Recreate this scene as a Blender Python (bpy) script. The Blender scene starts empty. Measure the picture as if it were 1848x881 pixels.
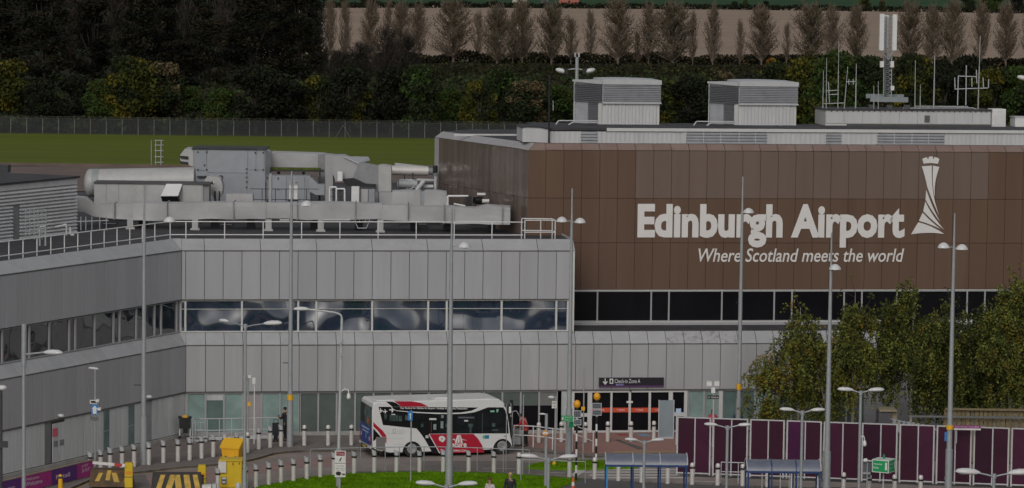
import bpy, bmesh, math, random
from mathutils import Vector, Matrix, noise
random.seed(11)
SC = bpy.context.scene
COL = SC.collection
# ------------------------------------------------------------------ camera
IW, IH, FPX = 1848.0, 881.0, 6000.0
CAMZ, YHOR, ROLL = 24.2, -60.0, 0.0125
PITCH = math.atan((IH/2-YHOR)/FPX)
R0 = Vector((1,0,0)); U0 = Vector((0, math.sin(PITCH), math.cos(PITCH))); FW = Vector((0, math.cos(PITCH), -math.sin(PITCH)))
RX = R0*math.cos(ROLL)+U0*math.sin(ROLL); UX = U0*math.cos(ROLL)-R0*math.sin(ROLL)
CAM = Vector((0,0,CAMZ))
cd = bpy.data.cameras.new('camera'); co = bpy.data.objects.new('camera', cd); COL.objects.link(co)
m = Matrix(((RX.x,UX.x,-FW.x,0),(RX.y,UX.y,-FW.y,0),(RX.z,UX.z,-FW.z,CAMZ),(0,0,0,1)))
co.matrix_world = m
cd.sensor_width = 36; cd.lens = 36*FPX/IW; cd.clip_start = 1; cd.clip_end = 20000
SC.camera = co
# ------------------------------------------------------------------ light
SUN_EL, SUN_AZ = math.radians(36), math.radians(-12)     # light comes from the camera's left, behind it
sdir = Vector((math.sin(SUN_AZ)*math.cos(SUN_EL), -math.cos(SUN_AZ)*math.cos(SUN_EL), math.sin(SUN_EL)))  # towards the sun
w = bpy.data.worlds.new('World'); SC.world = w; w.use_nodes = True
nt = w.node_tree; nt.nodes.clear()
sky = nt.nodes.new('ShaderNodeTexSky'); sky.sky_type = 'NISHITA'; sky.sun_disc = False
sky.sun_elevation = SUN_EL; sky.sun_rotation = math.atan2(sdir.x, sdir.y); sky.air_density = 1.0; sky.dust_density = 4.0; sky.ozone_density = 1.0
bg = nt.nodes.new('ShaderNodeBackground'); bg.inputs[1].default_value = 0.145
hs = nt.nodes.new('ShaderNodeHueSaturation'); hs.inputs['Saturation'].default_value = 0.35
ow = nt.nodes.new('ShaderNodeOutputWorld')
nt.links.new(sky.outputs[0], hs.inputs['Color']); nt.links.new(hs.outputs[0], bg.inputs[0]); nt.links.new(bg.outputs[0], ow.inputs[0])
sl = bpy.data.lights.new('sun','SUN'); sl.energy = 0.75; sl.angle = math.radians(14); sl.color = (1.0,0.98,0.955)
so = bpy.data.objects.new('sun', sl); COL.objects.link(so); so.rotation_euler = sdir.to_track_quat('Z','Y').to_euler()
SC.view_settings.view_transform = 'Standard'; SC.view_settings.look = 'None'; SC.view_settings.exposure = -0.92; SC.view_settings.gamma = 1
# ------------------------------------------------------------------ photo geometry
def ray(px, py): return FW*FPX + RX*(px-IW/2) - UX*(py-IH/2)
def G(px, py, z=0.0):
    d = ray(px,py); t = (z-CAMZ)/d.z; return CAM+d*t
def DY(px, py, Y):
    d = ray(px,py); return CAM+d*(Y/d.y)
def zat(px, py, Y): return DY(px,py,Y).z
class Pl:
    """vertical plane through o, along u (unit, horizontal)."""
    def __init__(s, o, u):
        s.o = Vector((o.x,o.y,0)); s.u = Vector((u.x,u.y,0)).normalized(); s.n = Vector((s.u.y,-s.u.x,0))
        if s.n.y > 0 and abs(s.n.y) > .05: s.n = -s.n
    def off(s, d): q = Pl(s.o - s.n*d, s.u); q.n = s.n; return q
    def hit(s, px, py):
        d = ray(px,py); t = (s.o-CAM).dot(s.n)/d.dot(s.n); p = CAM+d*t
        return (p-s.o).dot(s.u), p.z
    def P(s, a, z, out=0.0): return s.o + s.u*a + s.n*out + Vector((0,0,z))
    def at(s, px, py, out=0.0):
        a, z = s.hit(px,py); return s.P(a,z,out)
# ------------------------------------------------------------------ materials
def lin(c): return tuple(((x/255)/12.92 if x/255 <= .04045 else ((x/255+.055)/1.055)**2.4) for x in c)
MATS = {}
def mat(name, col, rough=.6, metal=0.0, var=.12, scale=2.0, streak=0.0, bump=0.0, bscale=20.0, rnd=0.0, spec=.5, alpha=1.0, emit=None, dirt=None, dirtamt=0.0, trans=0.0, coat=0.0, bdet=3):
    if name in MATS: return MATS[name]
    M = bpy.data.materials.new(name); M.use_nodes = True; n = M.node_tree.nodes; L = M.node_tree.links
    b = n['Principled BSDF']; b.inputs['Roughness'].default_value = rough; b.inputs['Metallic'].default_value = metal
    b.inputs['Specular IOR Level'].default_value = spec; b.inputs['Alpha'].default_value = alpha
    b.inputs['Transmission Weight'].default_value = trans
    b.inputs['Coat Weight'].default_value = coat
    g = n.new('ShaderNodeNewGeometry')
    mp = n.new('ShaderNodeMapping'); L.new(g.outputs['Position'], mp.inputs['Vector'])
    if streak: mp.inputs['Scale'].default_value = (1,1,1.0/(1+streak*12))
    nz = n.new('ShaderNodeTexNoise'); nz.inputs['Scale'].default_value = scale; nz.inputs['Detail'].default_value = 6; nz.inputs['Roughness'].default_value = .6
    L.new(mp.outputs[0], nz.inputs['Vector'])
    mr = n.new('ShaderNodeMapRange'); mr.inputs['From Min'].default_value = .3; mr.inputs['From Max'].default_value = .7
    mr.inputs['To Min'].default_value = 1-var; mr.inputs['To Max'].default_value = 1+var; L.new(nz.outputs['Fac'], mr.inputs['Value'])
    val = mr.outputs[0]
    if rnd:
        oi = n.new('ShaderNodeObjectInfo'); m2 = n.new('ShaderNodeMapRange'); m2.inputs['To Min'].default_value = 1-rnd; m2.inputs['To Max'].default_value = 1+rnd
        L.new(oi.outputs['Random'], m2.inputs['Value']); mm = n.new('ShaderNodeMath'); mm.operation = 'MULTIPLY'; L.new(val, mm.inputs[0]); L.new(m2.outputs[0], mm.inputs[1]); val = mm.outputs[0]
    vm = n.new('ShaderNodeVectorMath'); vm.operation = 'SCALE'; vm.inputs[0].default_value = col[:3]; L.new(val, vm.inputs['Scale'])
    out = vm.outputs[0]
    if dirt:
        n3 = n.new('ShaderNodeTexNoise'); n3.inputs['Scale'].default_value = scale*.55; n3.inputs['Detail'].default_value = 8; n3.inputs['Roughness'].default_value = .7; L.new(mp.outputs[0], n3.inputs['Vector'])
        m3 = n.new('ShaderNodeMapRange'); m3.inputs['From Min'].default_value = .5; m3.inputs['From Max'].default_value = .72; m3.inputs['To Max'].default_value = dirtamt; L.new(n3.outputs['Fac'], m3.inputs['Value'])
        mx = n.new('ShaderNodeMix'); mx.data_type = 'RGBA'; L.new(m3.outputs[0], mx.inputs['Factor']); L.new(out, mx.inputs['A']); mx.inputs['B'].default_value = (*dirt[:3],1); out = mx.outputs['Result']
    L.new(out, b.inputs['Base Color'])
    if bump:
        nb = n.new('ShaderNodeTexNoise'); nb.inputs['Scale'].default_value = bscale; nb.inputs['Detail'].default_value = bdet; L.new(g.outputs['Position'], nb.inputs['Vector'])
        bp = n.new('ShaderNodeBump'); bp.inputs['Strength'].default_value = 1; bp.inputs['Distance'].default_value = bump; L.new(nb.outputs['Fac'], bp.inputs['Height']); L.new(bp.outputs[0], b.inputs['Normal'])
    if emit: b.inputs['Emission Color'].default_value = (*emit[:3],1); b.inputs['Emission Strength'].default_value = emit[3]
    MATS[name] = M; return M
def mglass(name, col, rough=.03, warp=.0, ws=.6, spec=.8):
    return mat(name, col, rough=rough, var=.25, scale=.8, bump=warp, bscale=ws, spec=spec, bdet=0)
panel_grey = mat('panel_grey', (.375,.38,.398), .45, var=.055, scale=1.4, streak=.8, rnd=.055, dirt=(.29,.29,.30), dirtamt=.4)
panel_low = mat('panel_low', (.375,.372,.385), .5, var=.06, scale=1.4, streak=.8, rnd=.05, dirt=(.28,.27,.27), dirtamt=.45)
bevel_skylit = mat('bevel_skylit', (.385,.39,.40), .5, var=.07, scale=1.5, rnd=.04, dirt=(.27,.25,.24), dirtamt=.35)  # same panels as the wall, lightened for sky light on the slope
panel_white = mat('panel_white', (.55,.56,.56), .45, var=.08, scale=2, streak=.7, rnd=.05, dirt=(.36,.36,.35), dirtamt=.5)
seam = mat('seam_dark', (.09,.085,.085), .8)
frame_w = mat('frame_white', (.58,.58,.57), .4, var=.05)
frame_g = mat('frame_grey', (.36,.36,.37), .4, var=.05)
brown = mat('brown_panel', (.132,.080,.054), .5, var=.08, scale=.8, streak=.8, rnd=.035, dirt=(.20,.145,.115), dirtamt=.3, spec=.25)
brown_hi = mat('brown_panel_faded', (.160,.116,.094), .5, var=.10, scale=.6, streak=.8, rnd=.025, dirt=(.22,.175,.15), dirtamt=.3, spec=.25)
brown_bev = mat('brown_bevel', (.235,.165,.14), .5, var=.08, scale=1.2, rnd=.05, dirt=(.28,.235,.21), dirtamt=.5, spec=.25)  # brown wall panels with the slope's extra sky light put into the colour
brown_side = mat('brown_side', (.15,.115,.098), .16, var=.3, scale=1.8, streak=1.5, rnd=.16, bump=.03, bscale=2.2, spec=.9)  # pale streaks in the colour stand in for reflections on the glossy side
side_bev = mat('side_bevel', (.36,.345,.345), .4, var=.08, scale=2, rnd=.04)  # side coping's sky reflection put in as a pale grey
roof_dark = mat('roof_dark', (.045,.045,.05), .85, var=.3, scale=1.5, dirt=(.12,.10,.09), dirtamt=.5)
roof_brown = mat('roof_brown', (.16,.115,.095), .9, var=.2, scale=.5, dirt=(.08,.075,.065), dirtamt=.7)
black = mat('black', (.012,.012,.014), .5)
blackgl = mglass('black_glass', (.008,.008,.01), .25, spec=.15)
glass_up = mglass('window_glass', (.020,.034,.062), .02, warp=.5, ws=.75, spec=.9); glass_up.node_tree.nodes['Principled BSDF'].inputs['IOR'].default_value=1.66
glass_wing = mglass('wing_glass', (.02,.022,.025), .03, warp=.05, ws=.8, spec=.8); glass_wing.node_tree.nodes['Principled BSDF'].inputs['IOR'].default_value=1.9
aqua = mglass('aqua_glass', (.26,.36,.34), .12, spec=.5)
aqua_d = mglass('aqua_dark', (.13,.19,.18), .1, spec=.5)
steel = mat('steel', (.68,.655,.62), .38, metal=.25, var=.06)
galv = mat('galvanised', (.36,.38,.39), .5, metal=.25, var=.08, scale=4)
galv_l = mat('galv_light', (.50,.51,.52), .5, metal=.1, var=.06, scale=4)
white = mat('white_paint', (.72,.72,.71), .4, var=.04)
lampw = mat('lamp_white', (.64,.64,.64), .35, var=.03)
letterw = mat('letter_white', (.72,.70,.68), .5, var=.03)
asphalt = mat('asphalt', (.27,.235,.215), .85, var=.18, scale=.5, dirt=(.32,.25,.225), dirtamt=.7, bump=.01, bscale=30, spec=.12)
asph_d = mat('asphalt_dark', (.12,.115,.11), .85, var=.15, scale=.8, bump=.01, bscale=30, spec=.12)
pave = mat('pavement', (.20,.175,.16), .85, var=.14, scale=.9, dirt=(.14,.125,.115), dirtamt=.6, bump=.01, bscale=25, spec=.12)
kerbm = mat('kerb', (.23,.205,.185), .8, var=.2, scale=2, spec=.12)

bevel_worn = mat('bevel_worn', (.38,.38,.39), .6, var=.1, scale=6, dirt=(.13,.115,.10), dirtamt=.9)
# ------------------------------------------------------------------ mesh helpers
class MB:
    def __init__(s): s.v=[]; s.f=[]; s.m=[]; s.sm=[]
    def add(s, vs, fs, mi=0, smooth=False):
        o=len(s.v); s.v += [Vector(v) for v in vs]; s.f += [tuple(i+o for i in f) for f in fs]; s.m += [mi]*len(fs); s.sm += [smooth]*len(fs); return s
    def obox(s, o, a, b, c, mi=0):
        o=Vector(o);a=Vector(a);b=Vector(b);c=Vector(c)
        vs=[o,o+a,o+a+b,o+b,o+c,o+a+c,o+a+b+c,o+b+c]
        fs=[(0,3,2,1),(4,5,6,7),(0,1,5,4),(1,2,6,5),(2,3,7,6),(3,0,4,7)]
        if a.cross(b).dot(c) < 0: fs=[tuple(reversed(f)) for f in fs]
        return s.add(vs,fs,mi)
    def box(s, c, d, mi=0):
        c=Vector(c); return s.obox(c-Vector(d)/2,(d[0],0,0),(0,d[1],0),(0,0,d[2]),mi)
    def cyl(s, p0, p1, r0, r1=None, n=10, mi=0, caps=True, smooth=True):
        p0=Vector(p0);p1=Vector(p1); r1=r0 if r1 is None else r1
        d=(p1-p0); 
        if d.length<1e-6: return s
        q=d.to_track_quat('Z','Y'); a=q@Vector((1,0,0)); b=q@Vector((0,1,0)); vs=[]
        for k in range(n):
            t=2*math.pi*k/n; e=a*math.cos(t)+b*math.sin(t); vs.append(p0+e*r0)
        for k in range(n):
            t=2*math.pi*k/n; e=a*math.cos(t)+b*math.sin(t); vs.append(p1+e*r1)
        fs=[(k,(k+1)%n,(k+1)%n+n,k+n) for k in range(n)]
        s.add(vs,fs,mi,smooth)
        if caps: s.add(vs[:n],[tuple(reversed(range(n)))],mi); s.add(vs[n:],[tuple(range(n))],mi)
        return s
    def tube(s, pts, r, n=8, mi=0):
        for a,b in zip(pts,pts[1:]): s.cyl(a,b,r,r,n,mi)
        return s
    def lathe(s, o, prof, n=14, mi=0, ax=None):
        o=Vector(o); vs=[];
        q = Vector(ax).to_track_quat('Z','Y') if ax is not None else None
        for r,z in prof:
            for k in range(n):
                t=2*math.pi*k/n; p=Vector((r*math.cos(t),r*math.sin(t),z)); vs.append(o+(q@p if q else p))
        fs=[(j*n+k,j*n+(k+1)%n,(j+1)*n+(k+1)%n,(j+1)*n+k) for j in range(len(prof)-1) for k in range(n)]
        return s.add(vs,fs,mi,True)
    def ell(s, c, r, mi=0, n=12, m=8, rot=None, smooth=True):
        c=Vector(c); vs=[]
        for j in range(m+1):
            ph=math.pi*j/m
            for k in range(n):
                t=2*math.pi*k/n; p=Vector((r[0]*math.sin(ph)*math.cos(t), r[1]*math.sin(ph)*math.sin(t), r[2]*math.cos(ph)))
                vs.append(c+(rot@p if rot else p))
        fs=[(j*n+k,(j+1)*n+k,(j+1)*n+(k+1)%n,j*n+(k+1)%n) for j in range(m) for k in range(n)]
        return s.add(vs,fs,mi,smooth)
    def prism(s, poly, back, mi=0):
        """poly: 3D ring facing -back; extruded by vector back"""
        back=Vector(back); n=len(poly); poly=[Vector(p) for p in poly]
        nn=Vector((0,0,0))
        for i in range(n): nn+=poly[i].cross(poly[(i+1)%n])
        if nn.dot(back)>0: poly=poly[::-1]
        vs=poly+[p+back for p in poly]
        fs=[tuple(range(n)),tuple(range(2*n-1,n-1,-1))]+[(i,i+n,(i+1)%n+n,(i+1)%n) for i in range(n)]
        return s.add(vs,fs,mi)
    def build(s, name, mats, parent=None, origin=None):
        me=bpy.data.meshes.new(name)
        o=Vector(origin) if origin is not None else (parent_loc(parent) if parent else Vector((0,0,0)))
        me.from_pydata([v-o for v in s.v],[],s.f)
        if not isinstance(mats,(list,tuple)): mats=[mats]
        for x in mats: me.materials.append(x)
        me.polygons.foreach_set('material_index', s.m); me.polygons.foreach_set('use_smooth', s.sm); me.update()
        ob=bpy.data.objects.new(name,me); COL.objects.link(ob)
        if parent: ob.parent=parent; 
        elif origin is not None: ob.location=o
        return ob
LOC={}
def parent_loc(p):
    while p is not None:
        if p.parent is None: return Vector(p.location)
        p=p.parent
def empty(name, loc=(0,0,0), label=None, cat=None, group=None, kind=None):
    o=bpy.data.objects.new(name,None); COL.objects.link(o); o.location=loc; o.empty_display_size=.3; return tag(o,label,cat,group,kind)
def tag(o,label=None,cat=None,group=None,kind=None):
    if label: o['label']=label
    if cat: o['category']=cat
    if group: o['group']=group
    if kind: o['kind']=kind
    return o
def inst(me,name,parent,mx=None,loc=None):
    o=bpy.data.objects.new(name,me); COL.objects.link(o); o.parent=parent
    if mx is not None: o.matrix_local=mx
    if loc is not None: o.location=loc
    return o
def copytree(o,loc=None,parent=None,rz=None):
    c=o.copy(); COL.objects.link(c)
    if parent: c.parent=parent
    if loc is not None: c.location=loc
    if rz is not None: c.rotation_euler=(0,0,rz)
    for ch in list(o.children): copytree(ch,parent=c)
    return c
ORD='first second third fourth fifth sixth seventh eighth ninth tenth eleventh twelfth thirteenth fourteenth fifteenth sixteenth seventeenth eighteenth nineteenth twentieth twenty-first twenty-second twenty-third twenty-fourth twenty-fifth twenty-sixth twenty-seventh twenty-eighth twenty-ninth thirtieth thirty-first thirty-second thirty-third thirty-fourth thirty-fifth thirty-sixth thirty-seventh thirty-eighth thirty-ninth fortieth'.split()
ORD+=[f'{t}-{o}' for t in 'forty fifty sixty seventy eighty ninety'.split() for o in ORD[:9]]
def frame(x,y,z,o):
    return Matrix(((x[0],y[0],z[0],o[0]),(x[1],y[1],z[1],o[1]),(x[2],y[2],z[2],o[2]),(0,0,0,1)))
PC={}
def panel(name,parent,p0,p1,p2,mt,t=.03,gap=.03,tilt=.0015,label=None):
    """a flat panel spanning p0 (corner), p1 (along), p2 (up): a mesh shared by equal sizes"""
    p0=Vector(p0);a=Vector(p1)-p0;b=Vector(p2)-p0; w,h=a.length,b.length
    key=(round(w,2),round(h,2),mt.name,t,gap)
    if key not in PC:
        mb=MB(); e=.006; W2,H2=w-gap,h-gap
        vs=[(-W2/2,-H2/2,-t),(W2/2,-H2/2,-t),(W2/2,H2/2,-t),(-W2/2,H2/2,-t),(-W2/2,-H2/2,-e),(W2/2,-H2/2,-e),(W2/2,H2/2,-e),(-W2/2,H2/2,-e),(-W2/2+e,-H2/2+e,0),(W2/2-e,-H2/2+e,0),(W2/2-e,H2/2-e,0),(-W2/2+e,H2/2-e,0)]
        fs=[(8,9,10,11)]+[(i,(i+1)%4,(i+1)%4+4,i+4) for i in range(4)]+[(i+4,(i+1)%4+4,(i+1)%4+8,i+8) for i in range(4)]
        mb.add(vs,fs); me=bpy.data.meshes.new(name); me.from_pydata(vs,[],fs); me.materials.append(mt); PC[key]=me
    x=a.normalized(); z=x.cross(b).normalized(); y=z.cross(x)
    c=p0+a/2+b/2-parent_loc(parent)
    M=frame(x,y,z,c)@Matrix.Rotation(random.uniform(-tilt,tilt),4,'X')@Matrix.Rotation(random.uniform(-tilt,tilt),4,'Y')
    o=inst(PC[key],name,parent,M)
    if label: o['label']=label
    return o
TC=[None]
def textverts(s, bold=0.0, shear=0.0):
    cu=bpy.data.curves.new('t','FONT'); cu.body=s; cu.offset=bold; cu.shear=shear; cu.resolution_u=3; cu.space_character=1.0
    ob=bpy.data.objects.new('t',cu); COL.objects.link(ob)
    dg=bpy.context.evaluated_depsgraph_get(); me=bpy.data.meshes.new_from_object(ob.evaluated_get(dg))
    vs=[v.co.copy() for v in me.vertices]; fs=[tuple(p.vertices) for p in me.polygons]
    bpy.data.objects.remove(ob); bpy.data.curves.remove(cu); bpy.data.meshes.remove(me)
    return vs,fs
def text_on(mb, s, o, u, v, w, h, n, out=.004, bold=0.0, shear=0.0, mi=0, thick=0.0, ch=None):
    """fit text s in w x h at o (lower left), axes u,v; n outward"""
    vs,fs=textverts(s,bold,shear); x0=min(p.x for p in vs);x1=max(p.x for p in vs);y0=min(p.y for p in vs);y1=max(p.y for p in vs)
    if ch: y0,y1=ch
    o=Vector(o);u=Vector(u);v=Vector(v);n=Vector(n)
    P=[o+u*((p.x-x0)/(x1-x0)*w)+v*((p.y-y0)/(y1-y0)*h)+n*(out+thick) for p in vs]
    # orientation
    if u.cross(v).dot(n)<0: fs=[tuple(reversed(f)) for f in fs]
    mb.add(P,fs,mi)
    if thick:
        from collections import Counter
        e=Counter(); d={}
        for f in fs:
            for i in range(len(f)):
                a,b=f[i],f[(i+1)%len(f)]; e[frozenset((a,b))]+=1; d[frozenset((a,b))]=(a,b)
        Q=[p-n*thick for p in P]; nv=len(P)
        mb.add(P+Q,[(d[k][1],d[k][0],d[k][0]+nv,d[k][1]+nv) for k,c in e.items() if c==1],mi)
def sheet(name, pts, z, mt, parent=None, kind='structure', thick=0.0):
    mb=MB(); P=[Vector((p.x,p.y,z)) for p in pts]
    if thick: mb.prism(P,(0,0,-thick))
    else:
        ar=sum(P[i].x*P[(i+1)%len(P)].y-P[(i+1)%len(P)].x*P[i].y for i in range(len(P)))
        if ar<0: P=P[::-1]
        mb.add(P,[tuple(range(len(P)))])
    o=mb.build(name,mt,parent)
    if kind and not parent: o['kind']=kind
    return o
def tri_fill(ob):
    bm=bmesh.new(); bm.from_mesh(ob.data); bmesh.ops.triangulate(bm,faces=[f for f in bm.faces if len(f.verts)>4]); bm.to_mesh(ob.data); bm.free()
def gpts(l,z=0.0): return [G(x,y,z) for x,y in l]
# ------------------------------------------------------------------ ground
grass_far=mat('airfield_grass',(.115,.14,.022),.9,var=.14,scale=.08,dirt=(.095,.11,.022),dirtamt=.8, spec=.05)
# mowing stripes in the far grass
def stripes():
    M=grass_far; n=M.node_tree.nodes; L=M.node_tree.links
    for x in n:
        if x.bl_idname=='ShaderNodeMapping': x.inputs['Scale'].default_value=(.25,3.0,1)
stripes()
grass_near=mat('lawn_grass',(.11,.23,.008),.9,var=.25,scale=3,dirt=(.085,.15,.012),dirtamt=.6,bump=.03,bscale=12, spec=.05)
tan=mat('stubble',(.33,.25,.19),.95,var=.10,scale=.02,dirt=(.28,.21,.155),dirtamt=.8, spec=.05)
fieldg=mat('far_green',(.035,.075,.035),.95,var=.2,scale=.02, spec=.05)
scrub=mat('scrub_ground',(.028,.030,.016),.95,var=.4,scale=.1, spec=.05)
ground=sheet('ground',[Vector((-4000,100,0)),Vector((4000,100,0)),Vector((4000,9000,0)),Vector((-4000,9000,0))],-.30,fieldg)
def yrow(y): return CAMZ*FPX/(y-YHOR)
sheet('scrub_land',[Vector((-600,yrow(252),0)),Vector((600,yrow(252),0)),Vector((700,yrow(105),0)),Vector((-700,yrow(105),0))],-.2,scrub)
sheet('airfield',[Vector((-300,190,0)),Vector((300,190,0)),Vector((300,yrow(247),0)),Vector((-300,yrow(250),0))],-.1,grass_far)
sheet('stubble_field',[G(430,108),G(2200,118),G(2600,22),G(1700,17),G(1000,10),G(400,6)],-.1,tan)
sheet('road',[G(-500,1400),G(2400,1400),G(2200,790),G(1000,785),G(-100,800),G(-500,880)],-.11,asphalt)
kerb_back=[(-220,975),(0,915),(119,884),(168,863),(230,853.5),(320,842.5),(380,838),(435,833),(465,826),(495,817),(525,813.5),(560,812),(645,812),(790,811.5),(925,811),(975,813),(1025,820),(1070,823),(1216,821),(1500,826),(2050,832)]
sheet('pavement',gpts(kerb_back+[(2050,770),(1200,772),(340,781),(330,782),(-220,905)]),0,pave,thick=.108)
front=[(320,915),(390,893),(425,885),(470,876),(530,866),(602,855.5),(640,851),(700,849),(780,848),(900,851),(1000,857.5),(1040,861),(1100,866),(1250,873),(1400,877),(2050,890)]
sheet('foreground_pavement',gpts(front+[(2300,1350),(-200,1350),(200,1000)]),0,asph_d,thick=.108)
def kerb_strip(name,l,wd,side,mt,z=.004):
    pts=gpts(l); a=[];b=[]
    for i,p in enumerate(pts):
        d=(pts[min(i+1,len(pts)-1)]-pts[max(i-1,0)]).normalized(); nn=Vector((-d.y,d.x,0))*side
        a.append(p);b.append(p+nn*wd)
    mb=MB()
    for i in range(len(pts)-1):
        L=(pts[i+1]-pts[i]).length; k=max(1,int(L/.9))
        for j in range(k):
            t0,t1=j/k+.012,(j+1)/k-.012
            q=[a[i].lerp(a[i+1],t0),a[i].lerp(a[i+1],t1),b[i].lerp(b[i+1],t1),b[i].lerp(b[i+1],t0)]
            mb.prism([v+Vector((0,0,z)) for v in q],(0,0,-.118))
    o=mb.build(name,mt); tag(o,kind='structure'); return o
kerb_strip('pavement_kerb',kerb_back,-.15,-1,kerbm)
kerb_strip('foreground_kerb',front,.22,-1,kerbm)
yel=mat('worn_yellow',(.42,.29,.08),.8,var=.3,scale=2)
whitel=mat('road_white',(.55,.53,.50),.8,var=.15,scale=2,dirt=(.3,.28,.26),dirtamt=.5, spec=.05)
def line_strip(name,l,wd,z,mt):
    pts=gpts(l,z); mb=MB()
    for a,b in zip(pts,pts[1:]):
        d=(b-a).normalized(); nn=Vector((-d.y,d.x,0))*wd/2
        mb.add([a-nn,b-nn,b+nn,a+nn],[(0,1,2,3)])
    o=mb.build(name,mt); return tag(o,kind='structure')
line_strip('yellow_line',[(-100,975),(119,889),(168,868),(230,858),(320,847),(380,842),(437,837.5),(497,821),(527,817),(562,815.5),(645,815.5)],.09,-.106,yel)
line_strip('yellow_line',[(925,814.5),(975,816.5),(1025,823.5),(1070,826.5)],.09,-.106,yel)
brick=mat('red_paving',(.33,.19,.165),.85,var=.12,scale=4,dirt=(.27,.19,.165),dirtamt=.6, spec=.05)
sheet('brick_paving',gpts([(938,778),(1242,776),(1242,817),(1216,817.5),(1072,819),(1027,816.5),(978,809.5),(948,806)]),.004,brick)
tact=mat('tactile_buff',(.36,.25,.15),.85,var=.15,scale=3, spec=.05)
sheet('tactile_paving',gpts([(1108,814.5),(1216,813.5),(1216,816.5),(1100,818)]),.008,tact)
sheet('drain_strip',gpts([(1108,794),(1116,793.5),(1165,810),(1152,811.5)]),.008,asph_d)
redp=mat('red_mat',(.35,.05,.06),.9); bluep=mat('blue_mat',(.18,.30,.42),.9)
sheet('entrance_mat',gpts([(1112,784),(1130,783.5),(1136,786),(1118,787)]),.008,redp)
sheet('entrance_mat',gpts([(1146,783.5),(1166,783),(1176,787.5),(1160,788)]),.008,bluep)
sheet('lawn',gpts([(425,897),(466,879),(510,870),(553,862),(600,858.5),(640,855.5),(700,853),(769,852),(880,854),(942,858),(1000,861.5),(1029,864),(1047,865.5),(1040,870),(1010,881),(985,900),(900,965),(500,965),(400,930)]),.03,grass_near,thick=.03)
lm=bpy.data.objects['lawn']
sheet('verge',gpts([(950,842.5),(965,836),(1000,833),(1105,831),(1150,833),(1150,842),(1095,844),(1040,845),(985,845)]),.02,grass_near,thick=.15)
# grass blades on lawns (uncountable)
def blades(name,poly,n,zz,hh):
    P=gpts(poly); xs=[p.x for p in P]; ys=[p.y for p in P]
    def inside(x,y):
        c=False; j=len(P)-1
        for i in range(len(P)):
            if (P[i].y>y)!=(P[j].y>y) and x<(P[j].x-P[i].x)*(y-P[i].y)/(P[j].y-P[i].y)+P[i].x: c=not c
            j=i
        return c
    vs=[];fs=[]
    k=0
    while k<n:
        x=random.uniform(min(xs),max(xs)); y=random.uniform(min(ys),max(ys))
        if not inside(x,y): continue
        a=random.uniform(0,6.28); w_=.02; h=hh*random.uniform(.5,1.2); dx,dy=math.cos(a)*w_,math.sin(a)*w_; lx,ly=random.uniform(-.05,.05),random.uniform(-.05,.05)
        o=len(vs); vs+= [(x-dx,y-dy,zz),(x+dx,y+dy,zz),(x+lx,y+ly,zz+h)]; fs.append((o,o+1,o+2)); k+=1
    me=bpy.data.meshes.new(name); me.from_pydata(vs,[],fs); me.materials.append(mat('blade',(.12,.245,.004),.8,var=.4,scale=1.2,spec=.1))
    o=bpy.data.objects.new(name,me); COL.objects.link(o); tag(o,'short mown green grass of the lawn inside the road curve' if n>10000 else 'rough green grass of the small verge by the crossing','grass',kind='stuff')
blades('lawn_grass',[(430,895),(466,879.5),(553,862.5),(640,856),(769,852.5),(880,854.5),(1000,862),(1045,866),(1010,881),(985,900),(500,930)],42000,.03,.07)
blades('verge_grass',[(952,842.5),(1000,833.5),(1150,832.5),(1150,842),(1040,844.5)],5000,.02,.12)
# zebra crossing
for k,(x0,x1,ya,yb) in enumerate([(1052,1236,846.5,848.8),(1047,1236,851,853.4),(1066,1236,856,858.6),(1075,1236,861,863.4)]):
    sheet('crossing_stripe',[G(x0,ya,-.106),G(x1,ya,-.106),G(x1+2,yb,-.106),G(x0-4,yb,-.106)],-.104,whitel)
sheet('road_marking',[G(p,q,-.106) for p,q in [(1026,860),(1044,847),(1052,845.8),(1062,846.5),(1040,861)]],-.100,whitel)
line_strip('road_marking',[(1072,826.5),(1240,825.5)],.28,-.1,whitel)
line_strip('road_marking',[(870,845),(940,846)],.07,-.106,whitel); line_strip('road_marking',[(985,853),(1020,853.5)],.12,-.106,whitel)
line_strip('road_marking',[(1242,868),(1300,870)],.2,-.1,whitel)
# darker and redder road patches, proud by millimetres
redr=mat('red_surfacing',(.31,.215,.195),.9,var=.12,scale=1.5, spec=.05)
sheet('red_surfacing',[G(p,q,-.106) for p,q in [(250,863),(330,851),(440,846),(560,826),(640,824),(640,840),(560,842),(480,852),(430,862),(330,878),(250,884)]],-.107,redr)
greyr=mat('grey_surfacing',(.18,.165,.155),.9,var=.12,scale=1.5, spec=.05)
sheet('grey_surfacing',[G(p,q,-.106) for p,q in [(232,858),(262,856),(275,885),(232,890)]],-.1065,greyr)
sheet('grey_surfacing',[G(p,q,-.106) for p,q in [(930,832),(1040,845),(1036,858),(900,852),(760,847),(760,832)]],-.1065,greyr)
for q in ('pavement','foreground_pavement','lawn','verge','brick_paving','road','red_surfacing','stubble_field'):
    tri_fill(bpy.data.objects[q])
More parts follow.
